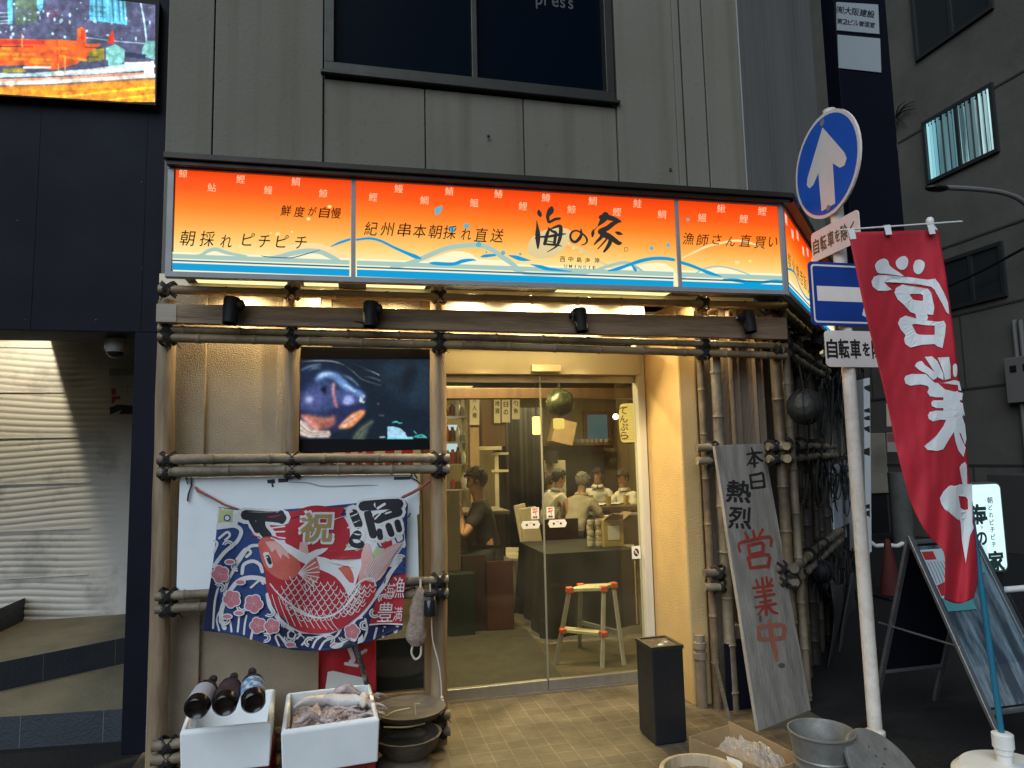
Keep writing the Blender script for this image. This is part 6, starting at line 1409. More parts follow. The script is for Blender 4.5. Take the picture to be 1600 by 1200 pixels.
def ring(outer, inner, Z=Z4):
    n_ = len(outer)
    for k in range(n_): q.poly([Z(*outer[k]),Z(*outer[(k+1)%n_]),Z(*inner[(k+1)%n_]),Z(*inner[k])])
ring([(390,470),(400,440),(440,418),(600,445),(620,470),(640,560),(632,608),(600,605),(530,605),(490,590),(450,545),(410,510)],[(485,480),(488,479),(500,476),(550,476),(568,484),(570,510),(568,520),(555,520),(520,516),(505,512),(498,500),(490,490)])
zp([(520,590),(585,590),(600,620),(590,660),(530,650)],Z4,0)
ring([(412,660),(425,630),(460,612),(560,640),(660,650),(700,645),(712,670),(705,740),(690,815),(660,805),(640,790),(560,795),(490,812),(458,790),(450,760),(460,735),(430,700)],[(500,670),(504,667),(520,664),(580,672),(610,674),(640,676),(642,680),(642,700),(642,730),(635,733),(625,733),(570,733),(540,730),(526,722),(520,710),(512,695),(505,680)])
Zb = Z44
for pts in ([(368,140),(380,120),(420,108),(520,110),(580,170),(640,170),(720,150),(750,160),(760,200),(765,225),(745,220),(740,185),(710,182),(600,170),(650,215),(715,230),(775,240),(770,290),(700,290),(640,270),(590,270),(545,262),(528,235),(540,208),(530,190),(480,180),(410,190),(378,175)],):
    zp(pts,Zb,0)
zp([(442,55),(455,30),(490,18),(510,45),(560,80),(600,120),(570,150),(530,110),(480,85)],Zb,2); zp([(510,-10),(560,-15),(600,20),(640,110),(640,150),(600,130),(570,80)],Zb,0); zp([(600,-5),(680,-10),(690,60),(690,140),(650,150),(645,110),(620,40)],Zb,0); zp([(706,50),(720,36),(735,50),(735,110),(722,130),(708,110)],Zb,2)
zp([(556,305),(570,292),(650,290),(740,300),(775,310),(780,350),(790,400),(770,375),(720,355),(640,345),(590,345),(560,330)],Zb,0)
zp([(532,395),(545,372),(590,362),(690,365),(740,370),(770,400),(790,460),(800,560),(790,600),(760,520),(720,500),(680,560),(640,630),(600,642),(530,635),(508,610),(530,590),(590,540),(640,470),(660,425),(620,425),(565,438),(538,420)],Zb,0)
zp([(712,505),(745,500),(765,560),(795,620),(780,685),(745,640),(725,580)],Zb,0); zp([(640,260),(740,225),(760,320),(780,400),(640,420)],Zb,0)
zp([(752,760),(765,735),(790,718),(802,740),(806,880),(775,880),(765,830)],Zb,0)
zp([(615,970),(640,925),(680,885),(760,875),(840,872),(842,960),(842,1180),(815,1180),(810,980),(795,960),(745,955),(760,1040),(800,1060),(800,1100),(740,1120),(700,1085),(650,1050),(625,1010)],Zb,0)
zp([(735,1080),(830,1060),(850,1180),(810,1260),(780,1190)],Zb,0)
q.poly([(1497,870),(1512,850),(1516,878),(1509,880),(1504,850)] if False else [(1500,800),(1514,795),(1516,835),(1509,880),(1503,845)])
q.build('lettering', nb_)
Yp = NY+.035
topP = at(1453,340,Yp); botP = at(1568,1168,2.60)
b = MB(); b.tube([botP, botP.lerp(topP,.45)], .0125, 14); b.build('lower_pole', M('teal_tube',(.02,.16,.26),.4,var=.2,scale=12), nb_)
b = MB(); b.tube([botP.lerp(topP,.44), topP], .0105, 14); b.build('upper_pole', m_white, nb_)
b = MB(); b.tube([at(1312,359.5,NY-.01),at(1503,346,NY-.01)], .0042, 8); b.build('crossbar', m_white, nb_)
b = MB(); p = at(1453,346,NY+.01); b.ball(p,.018,12,sc=(1,1,1.2)); b.bar(p,p+Vector((0.005,-.02,-.05)),.02,.012); b.build('clip', m_white, nb_)
for x,y in ((1386,353),(1454,352),(1330,360)): b = MB(); b.prism([at(x-5,y-1,NY-.016),at(x+5,y-2,NY-.016),at(x+8,y+13,NY-.02),at(x-1,y+14,NY-.02)],(0,1,0),.002); b.build('loop', m_txtw, nb_, smooth=False)
bs_ = thing('banner_base', 'round white water filled base holding the banner pole', 'base'); c_ = Vector((botP.x,botP.y-.03,0)); b = MB()
b.lathe([(.21,0),(.225,.02),(.225,.09),(.19,.125),(.06,.135),(.001,.136)],40,Matrix.Translation(c_)); b.build('tank', m_white, bs_, ang=40)
b = MB(); T = Matrix.Translation(Vector((botP.x,botP.y,.12))); b.lathe([(.03,0),(.03,.05),(.036,.055),(.036,.075),(.042,.08),(.042,.135),(.034,.14),(.016,.142)],20,T); b.build('socket', m_white, bs_, ang=40)
b = MB(); b.lathe([(.03,.11),(.035,.112),(.035,.13),(.001,.132)],20,Matrix.Translation(c_+Vector((-.13,-.05,0)))); b.build('filler_cap', M('pink_cap',(.55,.42,.45),.5), bs_)
# ================================================================== A-FRAME, LIT SIGN, CONE, BARRIER
af = thing('a_frame_sign', 'clear fronted folding signboard with red and white posters by the banner', 'sign')
az = 1.02; ax0, ax1 = 3.02, 3.44; ay = 3.28
m_afr = M('a_frame_metal',(.33,.34,.35),.35,.8,var=.3,scale=12)
def leg(y, name):
    n_ = (Vector((0,y-ay,0))-Vector((0,0,az))).normalized(); b = MB(); T = Vector((0,ay,az)); B = Vector((0,y,0.0))
    for x in (ax0,ax1): b.bar(Vector((x,0,0))+T,Vector((x,0,0))+B,.03,.02)
    for t_ in (.03,.78): p = T.lerp(B,t_); b.bar((ax0+.016,p.y,p.z),(ax1-.016,p.y,p.z),.028,.018)
    o = b.build(name, m_afr, af, smooth=False, bevel=.003); return T, B, o
T_, B_, fo = leg(2.76,'front_frame')
def frq(x, t_, l): n_ = Vector((0,-(az),-(ay-2.76))).normalized(); n_ = Vector((0,-.88,.47)); return Vector((ax0+x*(ax1-ax0),0,0))+T_.lerp(B_,t_)+n_*l
b = MB(); vs = [frq(.03,.05,-.004),frq(.97,.05,-.004),frq(.97,.76,-.004),frq(.03,.76,-.004)]; b.prism(vs, (0,.88,-.47), .006); b.build('board', M('a_board_sheen',(.045,.06,.075),.25,c2=(.26,.32,.37),scale=3.2,stretch=(5,.7,.7),ramp=(.42,.66)), fo, smooth=False)  # bright streaks of reflection are painted into the board colour
q = Print(lambda x,y,l: frq(x,y,l), base=.003)
q.layer(M('poster_white',(.66,.70,.72),.5)).poly([(.06,.07),(.5,.07),(.5,.30),(.06,.30)]); q.layer(M('poster_bright_red',(.55,.03,.03),.5)).poly([(.07,.08),(.25,.08),(.25,.12),(.07,.12)]).poly([(.07,.24),(.3,.22),(.3,.28),(.07,.29)])
q.layer(m_ink)
for k in range(7): q.stroke([(.09+.05*k,.13),(.10+.05*k,.18),(.085+.05*k,.23)],.008,2)
q.layer(M('poster_teal',(.10,.35,.36),.5)).poly([(.06,.30),(.5,.30),(.5,.36),(.06,.36)]).poly([(.5,.1),(.9,.1),(.9,.2),(.5,.2)])
q.build('poster', fo)
b = MB(); b.prism([frq(.02,.04,.02),frq(1.05,.04,.02),frq(1.05,.6,.02),frq(.02,.6,.02)], (0,-.88,.47), .004); b.build('clear_cover', glass('cover_film',(.92,.95,.96),1.0,.08), fo, smooth=False)
T_, B_, ba = leg(3.64,'back_frame')
b = MB(); b.prism([Vector((ax0+.02,0,0))+T_.lerp(B_,.05),Vector((ax1-.02,0,0))+T_.lerp(B_,.05),Vector((ax1-.02,0,0))+T_.lerp(B_,.77),Vector((ax0+.02,0,0))+T_.lerp(B_,.77)], (0,.88,.47), .006); b.build('board', m_dark, ba, smooth=False)
b = MB()
b.tube([(ax0,3.0,.5),(ax0,3.56,.5)],.006,6); b.build('chain', m_afr, af)
ls = thing('lit_sign', 'white illuminated standing sign with black brush lettering behind the signboard', 'sign'); LY = 4.7
c4 = [(1519,755),(1556,755),(1574,885),(1540,892)]
a_ = at(1510,755,LY); w2_ = at(1563,755,LY).x; zb_ = at(1570,893,LY).z
b = MB(); cx_ = (a_.x+w2_)/2; W_ = w2_-a_.x; H_ = a_.z-zb_; cz_ = (a_.z+zb_)/2; b.prism([(cx_+x,LY,cz_+y) for x,y in rrect(W_,H_,.05)], (0,1,0), .10); b.build('light_box', m_afr, ls, smooth=False)
b = MB(); b.prism([(cx_+x,LY-.001,cz_+y) for x,y in rrect(W_-.03,H_-.03,.04)], (0,1,0), -.004); b.build('face', gl('lit_sign_white',(205,238,242),1.25), ls, smooth=False)
q = Print(lambda x,y,l: (cx_+x,LY-.005-l,cz_-y), base=.001); q.layer(M('lit_ink',(.02,.05,.05),.6))
for i,c_ in enumerate('朝どれピチピチ'): q.glyph(c_, W_*.12, -H_*.30+i*H_*.082, .052 if i == 0 else .042, .052 if i == 0 else .042, .015)
q.glyph('海', -W_*.25, -H_*.12, .16, .2, .04); q.glyph('の', -W_*.22, H_*.12, .1, .1, .04); q.glyph('家', W_*.15, H_*.38, .15, .16, .04)
q.build('lettering', ls)
b = MB(); b.box((cx_-W_*.35,LY+.01,.03),(cx_-W_*.35+.04,LY+.06,zb_-.001)); b.box((cx_+W_*.35-.04,LY+.01,.03),(cx_+W_*.35,LY+.06,zb_-.001)); b.box((cx_-W_/2,LY-.16,0),(cx_+W_/2,LY+.22,.029)); b.build('stand', m_black, ls, smooth=False)
t = thing('traffic_cone', 'dull red traffic cone in the dark alley behind the pole', 'cone'); p = atz(1388,1000,0); p = Vector((at(1386,842,6.2).x,6.2,0)); hz = at(1386,842,6.2).z
b = MB(); b.lathe([(.11,.03),(.026,hz-.01),(.022,hz),(.001,hz)],24,Matrix.Translation(p)); b.build('shell', M('cone_red',(.085,.009,.007),.8,var=.4,scale=9), t)
b = MB(); b.cbox((p.x,p.y,.015),(.36,.36,.03)); b.build('foot', m_black, t, smooth=False, bevel=.01)
t = thing('barrier', 'white tubular barrier rail across the dark alley', 'barrier'); BYq = 4.75
b = MB(); A_ = at(1468,930,BYq); B_ = at(1640,931,BYq); b.tube([A_,Vector((B_.x,BYq,A_.z))], .026, 12); b.build('rail', m_white, t)
for x in (1496,1606): p = at(x,931,BYq); b = MB(); b.tube([(p.x,BYq,A_.z),(p.x+.02,BYq,0)], .02, 12); b.build('leg', m_white, t)
t = thing('bicycle_hoop', 'thin white hoop rail low in the alley beside the cone', 'rail'); b = MB(); b.tube(smooth_line([at(1352,1000,6.6),at(1356,860,6.6),at(1370,853,6.6),at(1400,853,6.6),at(1416,862,6.6),at(1420,1000,6.6)],6), .022, 10); b.build('tube', m_white, t)
# ================================================================== ALLEY: sign column, building across, cabinet
pj = thing('projecting_sign', 'tall dark projecting signboard with two pale name panels', 'sign'); JY = 6.6
xa = at(1303,10,JY).x; xb = at(1384,10,JY).x
b = MB(); b.box((xa,JY,at(1340,470,JY).z),(xb,JY+.22,7.5)); b.box((4.7,JY+.05,at(1340,300,JY).z),(xa,JY+.12,at(1340,280,JY).z)); b.build('case', M('navy_case',(.004,.005,.012),.6,spec=.1), pj, smooth=False, bevel=.006)
m_np = M('name_panel',(.30,.335,.37),.5)
def jq(pts): return [at(x,y,JY) for x,y in pts]
b = MB(); b.prism(jq([(1306,4),(1371,8),(1373,54),(1307,48)]),(0,-1,0),.012); o = b.build('name_panel', m_np, pj, smooth=False)
q = Print(planemap((0,JY-.012,3),(0,-1,0))); q.layer(M('panel_ink',(.01,.01,.012),.6)); q.text('㈲大阪建設',1313,15,1361,22,11.5,.02,True); q.text('第2ビル管理室',1312,33,1363,39,8.2,.02,True); q.build('lettering', o)
b = MB(); b.prism(jq([(1308,55),(1374,61),(1376,114),(1310,107)]),(0,-1,0),.012); b.build('name_panel', m_np, pj, smooth=False)
AX = 9.6
ab = thing('tiled_building', 'grey tiled building across the alley with a curtained lit window', 'building')
m_at = brickmat('alley_tile',(.060,.057,.052),(.050,.047,.044),(.035,.034,.032),.9,.45,.012,.75,.5,.3,.25)
b = MB(); b.box((AX,-2,0),(AX+5,12.2,12)); 
o = b.build('wall', M('alley_wall',(.10,.093,.080),.85,c2=(.07,.064,.055),scale=1.2,bump=.2,bscale=14), ab, smooth=False)
b = MB()
for z in (1.2,2.4,3.6,4.75,6.9): b.box((AX-.012,-2,z),(AX-.001,12.2,z+.03))
for y in range(-1,12,2): b.box((AX-.008,y,0),(AX-.001,y+.02,1.199)); b.box((AX-.008,y+1,1.231),(AX-.001,y+1.02,2.399)); b.box((AX-.008,y,2.431),(AX-.001,y+.02,3.599))
b.build('joint', M('joint_dark',(.028,.027,.026),.8), ab, smooth=False)
def awin(pts, mt, label=None, lit=False):
    P = [atx(x,y,AX) for x,y in pts]; y0_ = min(p.y for p in P); y1_ = max(p.y for p in P); z0_ = sorted(p.z for p in P)[:2]; z1_ = sorted(p.z for p in P)[2:]; z0_ = sum(z0_)/2; z1_ = sum(z1_)/2
    b = MB(); f_ = .06
    b.box((AX-.05,y0_-f_,z0_-f_),(AX+.02,y1_+f_,z0_)); b.box((AX-.05,y0_-f_,z1_),(AX+.02,y1_+f_,z1_+f_)); b.box((AX-.05,y0_-f_,z0_),(AX+.02,y0_,z1_)); b.box((AX-.05,y1_,z0_),(AX+.02,y1_+f_,z1_))
    ym = (y0_+y1_)/2; b.box((AX-.045,ym-.03,z0_),(AX+.0,ym+.03,z1_))
    w = b.build('window', M('alley_frame',(.02,.021,.022),.5), ab, smooth=False)
    if lit:
        b = MB(); b.sheet(lambda u,v: (AX-.012+.022*math.sin(u*95+3*math.sin(u*13)), y0_+(y1_-y0_)*u, z0_+(z1_-z0_)*v), 220, 2)
        m = gradglow('lit_curtain',[(0,(160,225,235)),(.1,(120,190,205)),(.3,(70,105,112)),(.5,(95,140,150)),(.56,(190,235,240)),(.6,(60,90,98)),(.85,(90,120,125)),(.93,(200,245,250)),(1,(140,210,220))], 1, y1_, y0_, .95, .55, (1,14,.3))
        b.build('curtain', m, w, smooth=True, ang=180)
    else:
        b = MB(); b.box((AX-.02,y0_,z0_),(AX-.005,y1_,z1_)); b.build('pane', M('alley_pane',(.018,.022,.024),.15), w, smooth=False)
        b = MB(); b.sheet(lambda u,v: (AX+.006+.012*math.sin(u*70), y0_+(y1_-y0_)*u, z0_+(z1_-z0_)*v), 120, 1); 
awin([(1447,192),(1548,141),(1553,236),(1456,281)],None,lit=True)
awin([(1437,-40),(1537,-100),(1537,20),(1437,88)],None)
awin([(1482,415),(1562,380),(1562,458),(1482,482)],None)
b = MB()
for px,d in ((1584,.0),(1594,.0)):
    p = atx(px,500,AX-.06); q_ = atx(px,690,AX-.06); b.tube([(AX-.06,p.y,at(px,490,p.y).z if False else p.z),(AX-.06,p.y,.3)], .035, 10)
b.build('riser_pipe', M('riser_grey',(.11,.105,.10),.6), ab)
p = atx(1588,595,AX-.1); b = MB(); b.box((AX-.16,p.y-.35,p.z-.32),(AX-.001,p.y+.12,p.z+.34)); o = b.build('meter_box', M('meter_cream',(.14,.13,.12),.6), ab, smooth=False, bevel=.01)
b = MB()
for dy in (-.02,-.22): b.box((AX-.165,p.y+dy-.05,p.z+.12),(AX-.1601,p.y+dy+.05,p.z+.22))
b.build('gauge', m_black, o, smooth=False)
p = atx(1572,740,AX-.2); b = MB(); b.box((AX-.5,p.y-1.4,0),(AX-.004,p.y+.05,p.z+.0)); b.build('wall_unit', M('unit_dark',(.05,.047,.044),.6), ab, smooth=False, bevel=.01)
# back of the alley
bk = thing('rear_building', 'dark low building closing the far end of the alley', 'building'); EY = 12.5
b = MB(); b.box((4.81,EY,0),(AX-.02,EY+2,18)); b.build('wall', M('rear_wall',(.038,.040,.034),.8,var=.4,scale=1.5,bump=.2,bscale=20), bk, smooth=False)
b = MB()
for k in range(9): b.box((at(1400,700,EY).x,EY-.02,at(1400,720+9*k,EY).z),(at(1426,700,EY).x,EY-.001,at(1400,725+9*k,EY).z))
b.build('louvre', M('louvre_grey',(.07,.075,.075),.5), bk, smooth=False)
t = thing('white_cabinet', 'tall pale metal cabinet at the end of the alley', 'cabinet'); CY = 10.8
a_ = at(1352,677,CY); c_ = at(1392,770,CY); b = MB(); b.box((a_.x,CY,c_.z),(c_.x,CY+.5,a_.z)); b.build('body', M('cabinet_cream',(.22,.20,.155),.6,var=.2,scale=2), t, smooth=False, bevel=.01)
b = MB(); b.box((a_.x+.05,CY+.05,0),(c_.x-.05,CY+.45,c_.z)); b.build('base', m_black, t, smooth=False)
t = thing('round_post', 'stout grey concrete post beside the cabinet', 'post'); p = at(1406,770,9.6); b = MB(); b.tube([(p.x,9.6,0),(p.x,9.6,at(1406,738,9.6).z)], .16, 16); b.build('shaft', M('post_grey',(.085,.085,.08),.8,var=.3,scale=5), t)
t = thing('alley_notice', 'small red and white notice in the far alley', 'notice'); b = MB(); NYq = 10.2; b.prism([at(x,y,NYq) for x,y in ((1386,676),(1404,676),(1406,706),(1387,706))],(0,1,0),.02); b.build('card', M('notice_pale',(.30,.24,.23),.6), t, smooth=False); b = MB(); b.prism([at(x,y,NYq-.003) for x,y in ((1386.5,677),(1404,677),(1404.5,690),(1387,690))],(0,-1,0),.002); b.build('band', M('notice_dull_red',(.22,.06,.06),.6), t, smooth=False)
b = MB(); b.prism([at(x,y,NYq-.003) for x,y in ((1388,630),(1392,630),(1393,666),(1389,666))],(0,1,0),.05); tag(b.build('lit_strip_sign', gl('strip_sign_glow',(150,140,130),.6), smooth=False), 'thin pale vertical sign far down the alley', 'sign')
t = thing('street_lamp', 'curved grey street lamp arm reaching over the alley', 'street lamp'); SLY = 7.5
pts = [at(x,y,SLY) for x,y in ((1640,420),(1622,345),(1600,316),(1570,302),(1530,296),(1478,293))]; b = MB(); b.tube(smooth_line(pts,5), .035, 10); p0 = pts[0]; b.tube([(p0.x+.3,SLY,0),(p0.x+.3,SLY,p0.z-1),p0], .05, 10); b.build('arm', M('lamp_arm',(.14,.14,.14),.5), t)
b = MB(); e = pts[-1]; b.ball((e.x-.15,SLY,e.z-.02), .09, 14, sc=(2,1,.5)); b.build('head', m_brown, t)
b = MB(); b.tube(smooth_line([atx(1465,455,AX-.3),atx(1530,425,AX-.3),atx(1600,388,AX-.3)],4), .02, 6); tag(b.build('overhead_cable', m_black), 'dark cable strung along the building across the alley', 'cable')
b = MB(); a_ = atx(1402,245,AX-.02); b.prism([atx(1397,226,AX-.02),atx(1402,224,AX-.02),atx(1404,261,AX-.02),atx(1399,262,AX-.02)],(-1,0,0),.05); tag(b.build('small_plaque', M('plaque_pale',(.35,.40,.42),.5), smooth=False), 'tiny pale plaque on the building across the alley', 'sign')
b = MB(); c_ = atx(1399,185,AX-.05)
for k in range(9):
    a = R(random.uniform(-100,60)); e = c_+Vector((0,-math.cos(a)*random.uniform(.2,.55),math.sin(a)*random.uniform(.2,.5))); b.tube(smooth_line([c_,c_.lerp(e,.5)+Vector((-.03,0,.05)),e],3), [.012]*4+[.009,.006,.004], 5)
tag(b.build('dry_twig', m_brown), 'dark bare twig sprouting from a ledge across the alley', 'twig')
# ================================================================== INSIDE THE RESTAURANT
def lamp_area(parent, loc, size, energy, col, rot=(0,0,0)):
    L = bpy.data.lights.new('lamp_light','AREA'); L.energy = energy; L.color = col; L.shape = 'RECTANGLE'; L.size, L.size_y = size
    o = bpy.data.objects.new('lamp_light', L); COL.objects.link(o); o.location = loc; o.rotation_euler = rot; o.parent = parent; return o
for i,(x,y,w_,e) in enumerate(((1.0,5.3,1.2,40),(2.6,7.2,1.3,16),(1.0,7.8,1.2,6),(3.0,9.4,1.4,26),(1.3,10.3,1.2,12))):
    t = thing('ceiling_lamp', ['warm ceiling lamp just inside the glass door','warm ceiling lamp over the black cloth table','warm ceiling lamp over the aisle','warm ceiling lamp above the seated guests','warm ceiling lamp at the back wall'][i], 'lamp', 'ceiling lamps')
    b = MB(); b.box((x-w_/2,y-.09,2.575),(x+w_/2,y+.09,2.618)); b.build('tray', m_woodl, t, smooth=False)
    b = MB(); b.box((x-w_/2+.02,y-.07,2.568),(x+w_/2-.02,y+.07,2.5745)); b.build('diffuser', gl('warm_diffuser',(255,224,150),2.2), t, smooth=False)
    lamp_area(t, (x,y,2.55), (w_,.14), e*1.9, (1,.82,.46))
# posts, panels, hangings
def wbox(name, lab, cat, q0, q1, Y, d, mt, z0=None, bev=.004, group=None):
    a = at(*q0,Y); c = at(*q1,Y); b = MB(); b.box((a.x,Y,c.z if z0 is None else z0),(c.x,Y+d,a.z)); return tag(b.build(name, mt, smooth=False, bevel=bev), lab, cat, group)
wbox('wooden_post','pale square wooden post near the kitchen','post',(733,606),(750,760),6.9,.12,m_woodl,.0)
wbox('ceiling_beam','brown beam across the ceiling behind the door','beam',(690,606),(1010,622),5.6,.12,m_wood)
wbox('wall_cabinet','brown wooden wall cabinet beside the pale post','cabinet',(752,622),(790,697),8.4,.25,M('cabinet_wood',(.13,.065,.028),.5,c2=(.08,.04,.018),scale=4,stretch=(2,2,.3)))
wbox('shelf_board','pale shelf board under the brown cabinet','shelf',(744,698),(784,703),7.2,.22,m_cream)
t = thing('coat_stand', 'white upright stand with short arms in the dark aisle', 'stand'); b = MB(); Yc = 8.6
b.bar(at(775,708,Yc),Vector((at(775,708,Yc).x,Yc,.0)),.05); b.build('upright', m_cream, t, smooth=False)
for y in (709,736): b = MB(); b.bar(at(768,y,Yc-.03),at(794,y-.5,Yc-.03),.04,.03); b.build('arm', m_cream, t, smooth=False)
m_pap = M('menu_paper',(.56,.50,.36),.8,var=.15,scale=5)
for i,(x0,y0,x1,y1,lab) in enumerate(((734,617,749,664,'menu strip with dark writing on the pale post'),(772,622,782,661,'left plain paper strip over the wooden cabinet'),(784,612,797,660,'wider paper strip with faint writing beside the cabinet'),(800,622,812,655,'right paper strip in the dim corner'))):
    t = thing('paper_strip', lab, 'paper', 'paper strips on the wall'); Yp_ = 6.85 if i == 0 else 8.35; b = MB(); b.prism([at(x,y,Yp_) for x,y in ((x0,y0),(x1,y0),(x1,y1),(x0,y1))],(0,1,0),.003); b.build('sheet', m_pap, t, smooth=False)
    q = Print(planemap((0,Yp_,1.5),(0,-1,0))); q.layer(m_ink)
    for k,c_ in enumerate(('大人様','地酒','本日の','旬魚')[i]): q.glyph(c_, (x0+x1)/2, y0+8+12*k, 7, 8, .02)
    q.build('writing', t)
t = thing('black_curtain', 'tall black curtain hanging behind the aisle', 'curtain'); b = MB(); Yc = 9.6; xa_ = at(772,700,Yc).x; xb_ = at(850,700,Yc).x
b.sheet(lambda u,v: (xa_+(xb_-xa_)*u, Yc+.02*math.sin(u*47)+.02*math.sin(u*19+1), .1+v*2.1), 80, 2, thick=.004); b.build('cloth', M('black_cloth',(.005,.0045,.004),.95), t, ang=180)
# kitchen clutter at the left: shelves with bottles and bright window
t = thing('kitchen_shelf', 'steel kitchen shelf crowded with jars behind the left pane', 'shelf'); Yk = 9.0; x0_ = at(660,640,Yk).x; x1_ = at(733,640,Yk).x; b = MB()
for y in (650,690,725,765): z = at(700,y,Yk).z; b.box((x0_,Yk,z-.02),(x1_,Yk+.4,z))
for x in (x0_,x1_-.04): b.box((x,Yk+.36,0),(x+.04,Yk+.4,2.3))
b.build('rack', m_alu, t, smooth=False)
mj = [M('jar_white',(.6,.6,.55),.4),M('jar_glass',(.25,.28,.28),.2),M('jar_red',(.35,.05,.03),.4),M('jar_brown',(.12,.07,.03),.3)]
lampk = gl('kitchen_glow',(190,215,235),1.3)
jn = 0
for y in (650,690,725,765):
    for k in range(8):
        x = x0_+.06+(x1_-x0_-.12)*k/7; z = at(700,y,Yk).z; h_ = random.uniform(.10,.22); r_ = random.uniform(.03,.045); jn += 1
        b = MB(); b.lathe([(r_*.9,0),(r_,.01),(r_,h_*.7),(r_*.5,h_*.85),(r_*.5,h_),(.001,h_+.004)],12); o = b.build('jar', mj[(k+int(y))%4]); o.location = (x,Yk+.16,z+.001)
        tag(o, 'one of the small jars and bottles crowding the kitchen shelf', 'jar', 'jars on the kitchen shelf')
wbox('kitchen_light','cool bluish lit panel seen past the kitchen shelf','lamp',(688,664),(715,706),9.5,.05,lampk)
# back wall: shelf with bowls, bluish window, dark screens
t = thing('kitchen_hatch', 'bluish kitchen hatch window in the back wall', 'window'); Yb2 = 10.95
b = MB(); a_ = at(916,648,Yb2); c_ = at(950,690,Yb2); b.box((a_.x,Yb2,c_.z),(c_.x,Yb2+.03,a_.z)); b.build('pane', gl('hatch_glow',(80,108,112),.8), t, smooth=False)
b = MB(); f_ = .06; b.box((a_.x-f_,Yb2-.03,c_.z-f_),(c_.x+f_,Yb2+.03,c_.z)); b.box((a_.x-f_,Yb2-.03,a_.z),(c_.x+f_,Yb2+.03,a_.z+f_)); b.box((a_.x-f_,Yb2-.03,c_.z),(a_.x,Yb2+.03,a_.z)); b.box((c_.x,Yb2-.03,c_.z),(c_.x+f_,Yb2+.03,a_.z)); b.build('frame', m_wood, t, smooth=False)
t = thing('back_shelf', 'dark shelf across the back wall with white bowls', 'shelf'); z = at(900,692,10.5).z; xa_ = at(850,692,10.5).x; xb_ = at(950,692,10.5).x; b = MB(); b.box((xa_,10.5,z-.04),(xb_,10.95,z)); b.build('board', m_wood, t, smooth=False)
b = MB(); b.box((xa_,10.7,.9),(xb_,10.95,z-.041)); b.build('dark_back', M('dark_screen',(.012,.012,.010),.5), t, smooth=False)
for k in range(9):
    b = MB(); b.lathe([(.03,0),(.075,.05),(.08,.055),(.07,.055),(.001,.012)],14); o = b.build('bowl', m_white); o.location = (at(888+7.4*k,692,10.6).x,10.62,z+.001); tag(o,'one of the small white bowls in a row on the back shelf','bowl','bowls on the back shelf')
t = thing('card_box', 'leaning pale cardboard box on the back shelf by the curtain', 'box'); p = at(878,675,10.3); b = MB(); b.cbox((0,0,0),(.34,.25,.36),None,Matrix.Translation(p) @ Matrix.Rotation(R(14),4,'Y')); b.build('carton', m_brownw, t, smooth=False)
wbox('tall_fridge','pale refrigerator cabinet behind the seated woman','cabinet',(842,720),(886,800),10.3,.4,M('fridge_cream',(.42,.38,.28),.5),0)
wbox('till_screen','small dark till with a white tag over the refrigerator','till',(856,706),(872,724),10.1,.15,m_black)
# lamps
def pendant(px, py, Y, w_, h_, lab, e):
    t = thing('pendant_lamp', lab, 'lamp'); p = at(px,py,Y); b = MB(); b.lathe([(w_*.8,-h_),(w_,-h_+.01),(w_,h_-.01),(w_*.8,h_)],20,Matrix.Translation(p)); b.build('shade', gl('pendant_glow%d' % int(e*10),(255,226,120),e), t)
    b = MB(); b.tube([p+Vector((0,0,h_)),Vector((p.x,p.y,2.6))],.006,6); b.build('cord', m_black, t)
pendant(838,665,7.6,.045,.10,'slim glowing yellow lamp on the dark wall',4)
pendant(873,662,7.2,.06,.055,'cream drum lamp under the dark round float',1.2)
t = thing('light_bulb','small bright bulb beside the paper lantern','lamp'); p = at(962,651,6.6); b = MB(); b.ball(p,.03,14); b.build('bulb', gl('bulb_glow',(255,250,225),7), t); b = MB(); b.tube([p+Vector((0,0,.03)),Vector((p.x,p.y,2.6))],.005,6); b.build('cord', m_black, t)
t = thing('paper_lantern','tall cream paper lantern with brush lettering at the right of the door','lantern'); p = at(983,661,6.2); hh = .185; rr_ = .098
b = MB(); prof = [(rr_*.55,-hh),(rr_*.8,-hh*.93)]+[(rr_*(.97-.5*abs(k/18-.5)**2+(.015 if k % 2 else 0)),-hh*.85+hh*1.7*k/18*2*.5) for k in range(19)]+[(rr_*.8,hh*.93),(rr_*.55,hh)]
b.lathe(prof,28,Matrix.Translation(p)); b.build('shade', gl('lantern_glow',(255,222,118),1.0), t, ang=60)
b = MB()
for z in (-hh,hh): b.lathe([(rr_*.5,z-.012),(rr_*.58,z-.01),(rr_*.58,z+.01),(rr_*.5,z+.012)],24,Matrix.Translation(p))
b.tube([p+Vector((0,0,hh)),Vector((p.x,p.y,2.6))],.006,6); b.build('ring', m_black, t)
for k in range(11):
    z = -hh*.84+hh*1.68*k/10; rb_ = rr_*(.985-.5*abs(k/10-.5)**2); b = MB(); b.tube([p+Vector((rb_*math.cos(a),rb_*math.sin(a),z)) for a in [2*math.pi*j/28 for j in range(28)]], .0022, 4, closed=True); b.build('rib', M('rib_tan',(.42,.27,.08),.7,emit=.55), t)
b = MB(); b.tube([p+Vector((.03,-rr_*(.95-.5*abs(k/10-.5)**2),-hh*.9+hh*1.8*k/10)) for k in range(11)], .0022, 4); b.build('seam', M('rib_tan',(.42,.27,.08),.7,emit=.55), t)
q = Print(lambda x,y,l: p+Vector(((rr_*1.0+l)*math.sin(x),-(rr_*1.0+l)*math.cos(x),-y)), base=.004); q.layer(M('lantern_ink',(.14,.07,.02),.6))
for k,c_ in enumerate('てんぷら'): q.glyph(c_, -.95, -.115+.078*k, .9, .068, .03)
q.build('lettering', t)
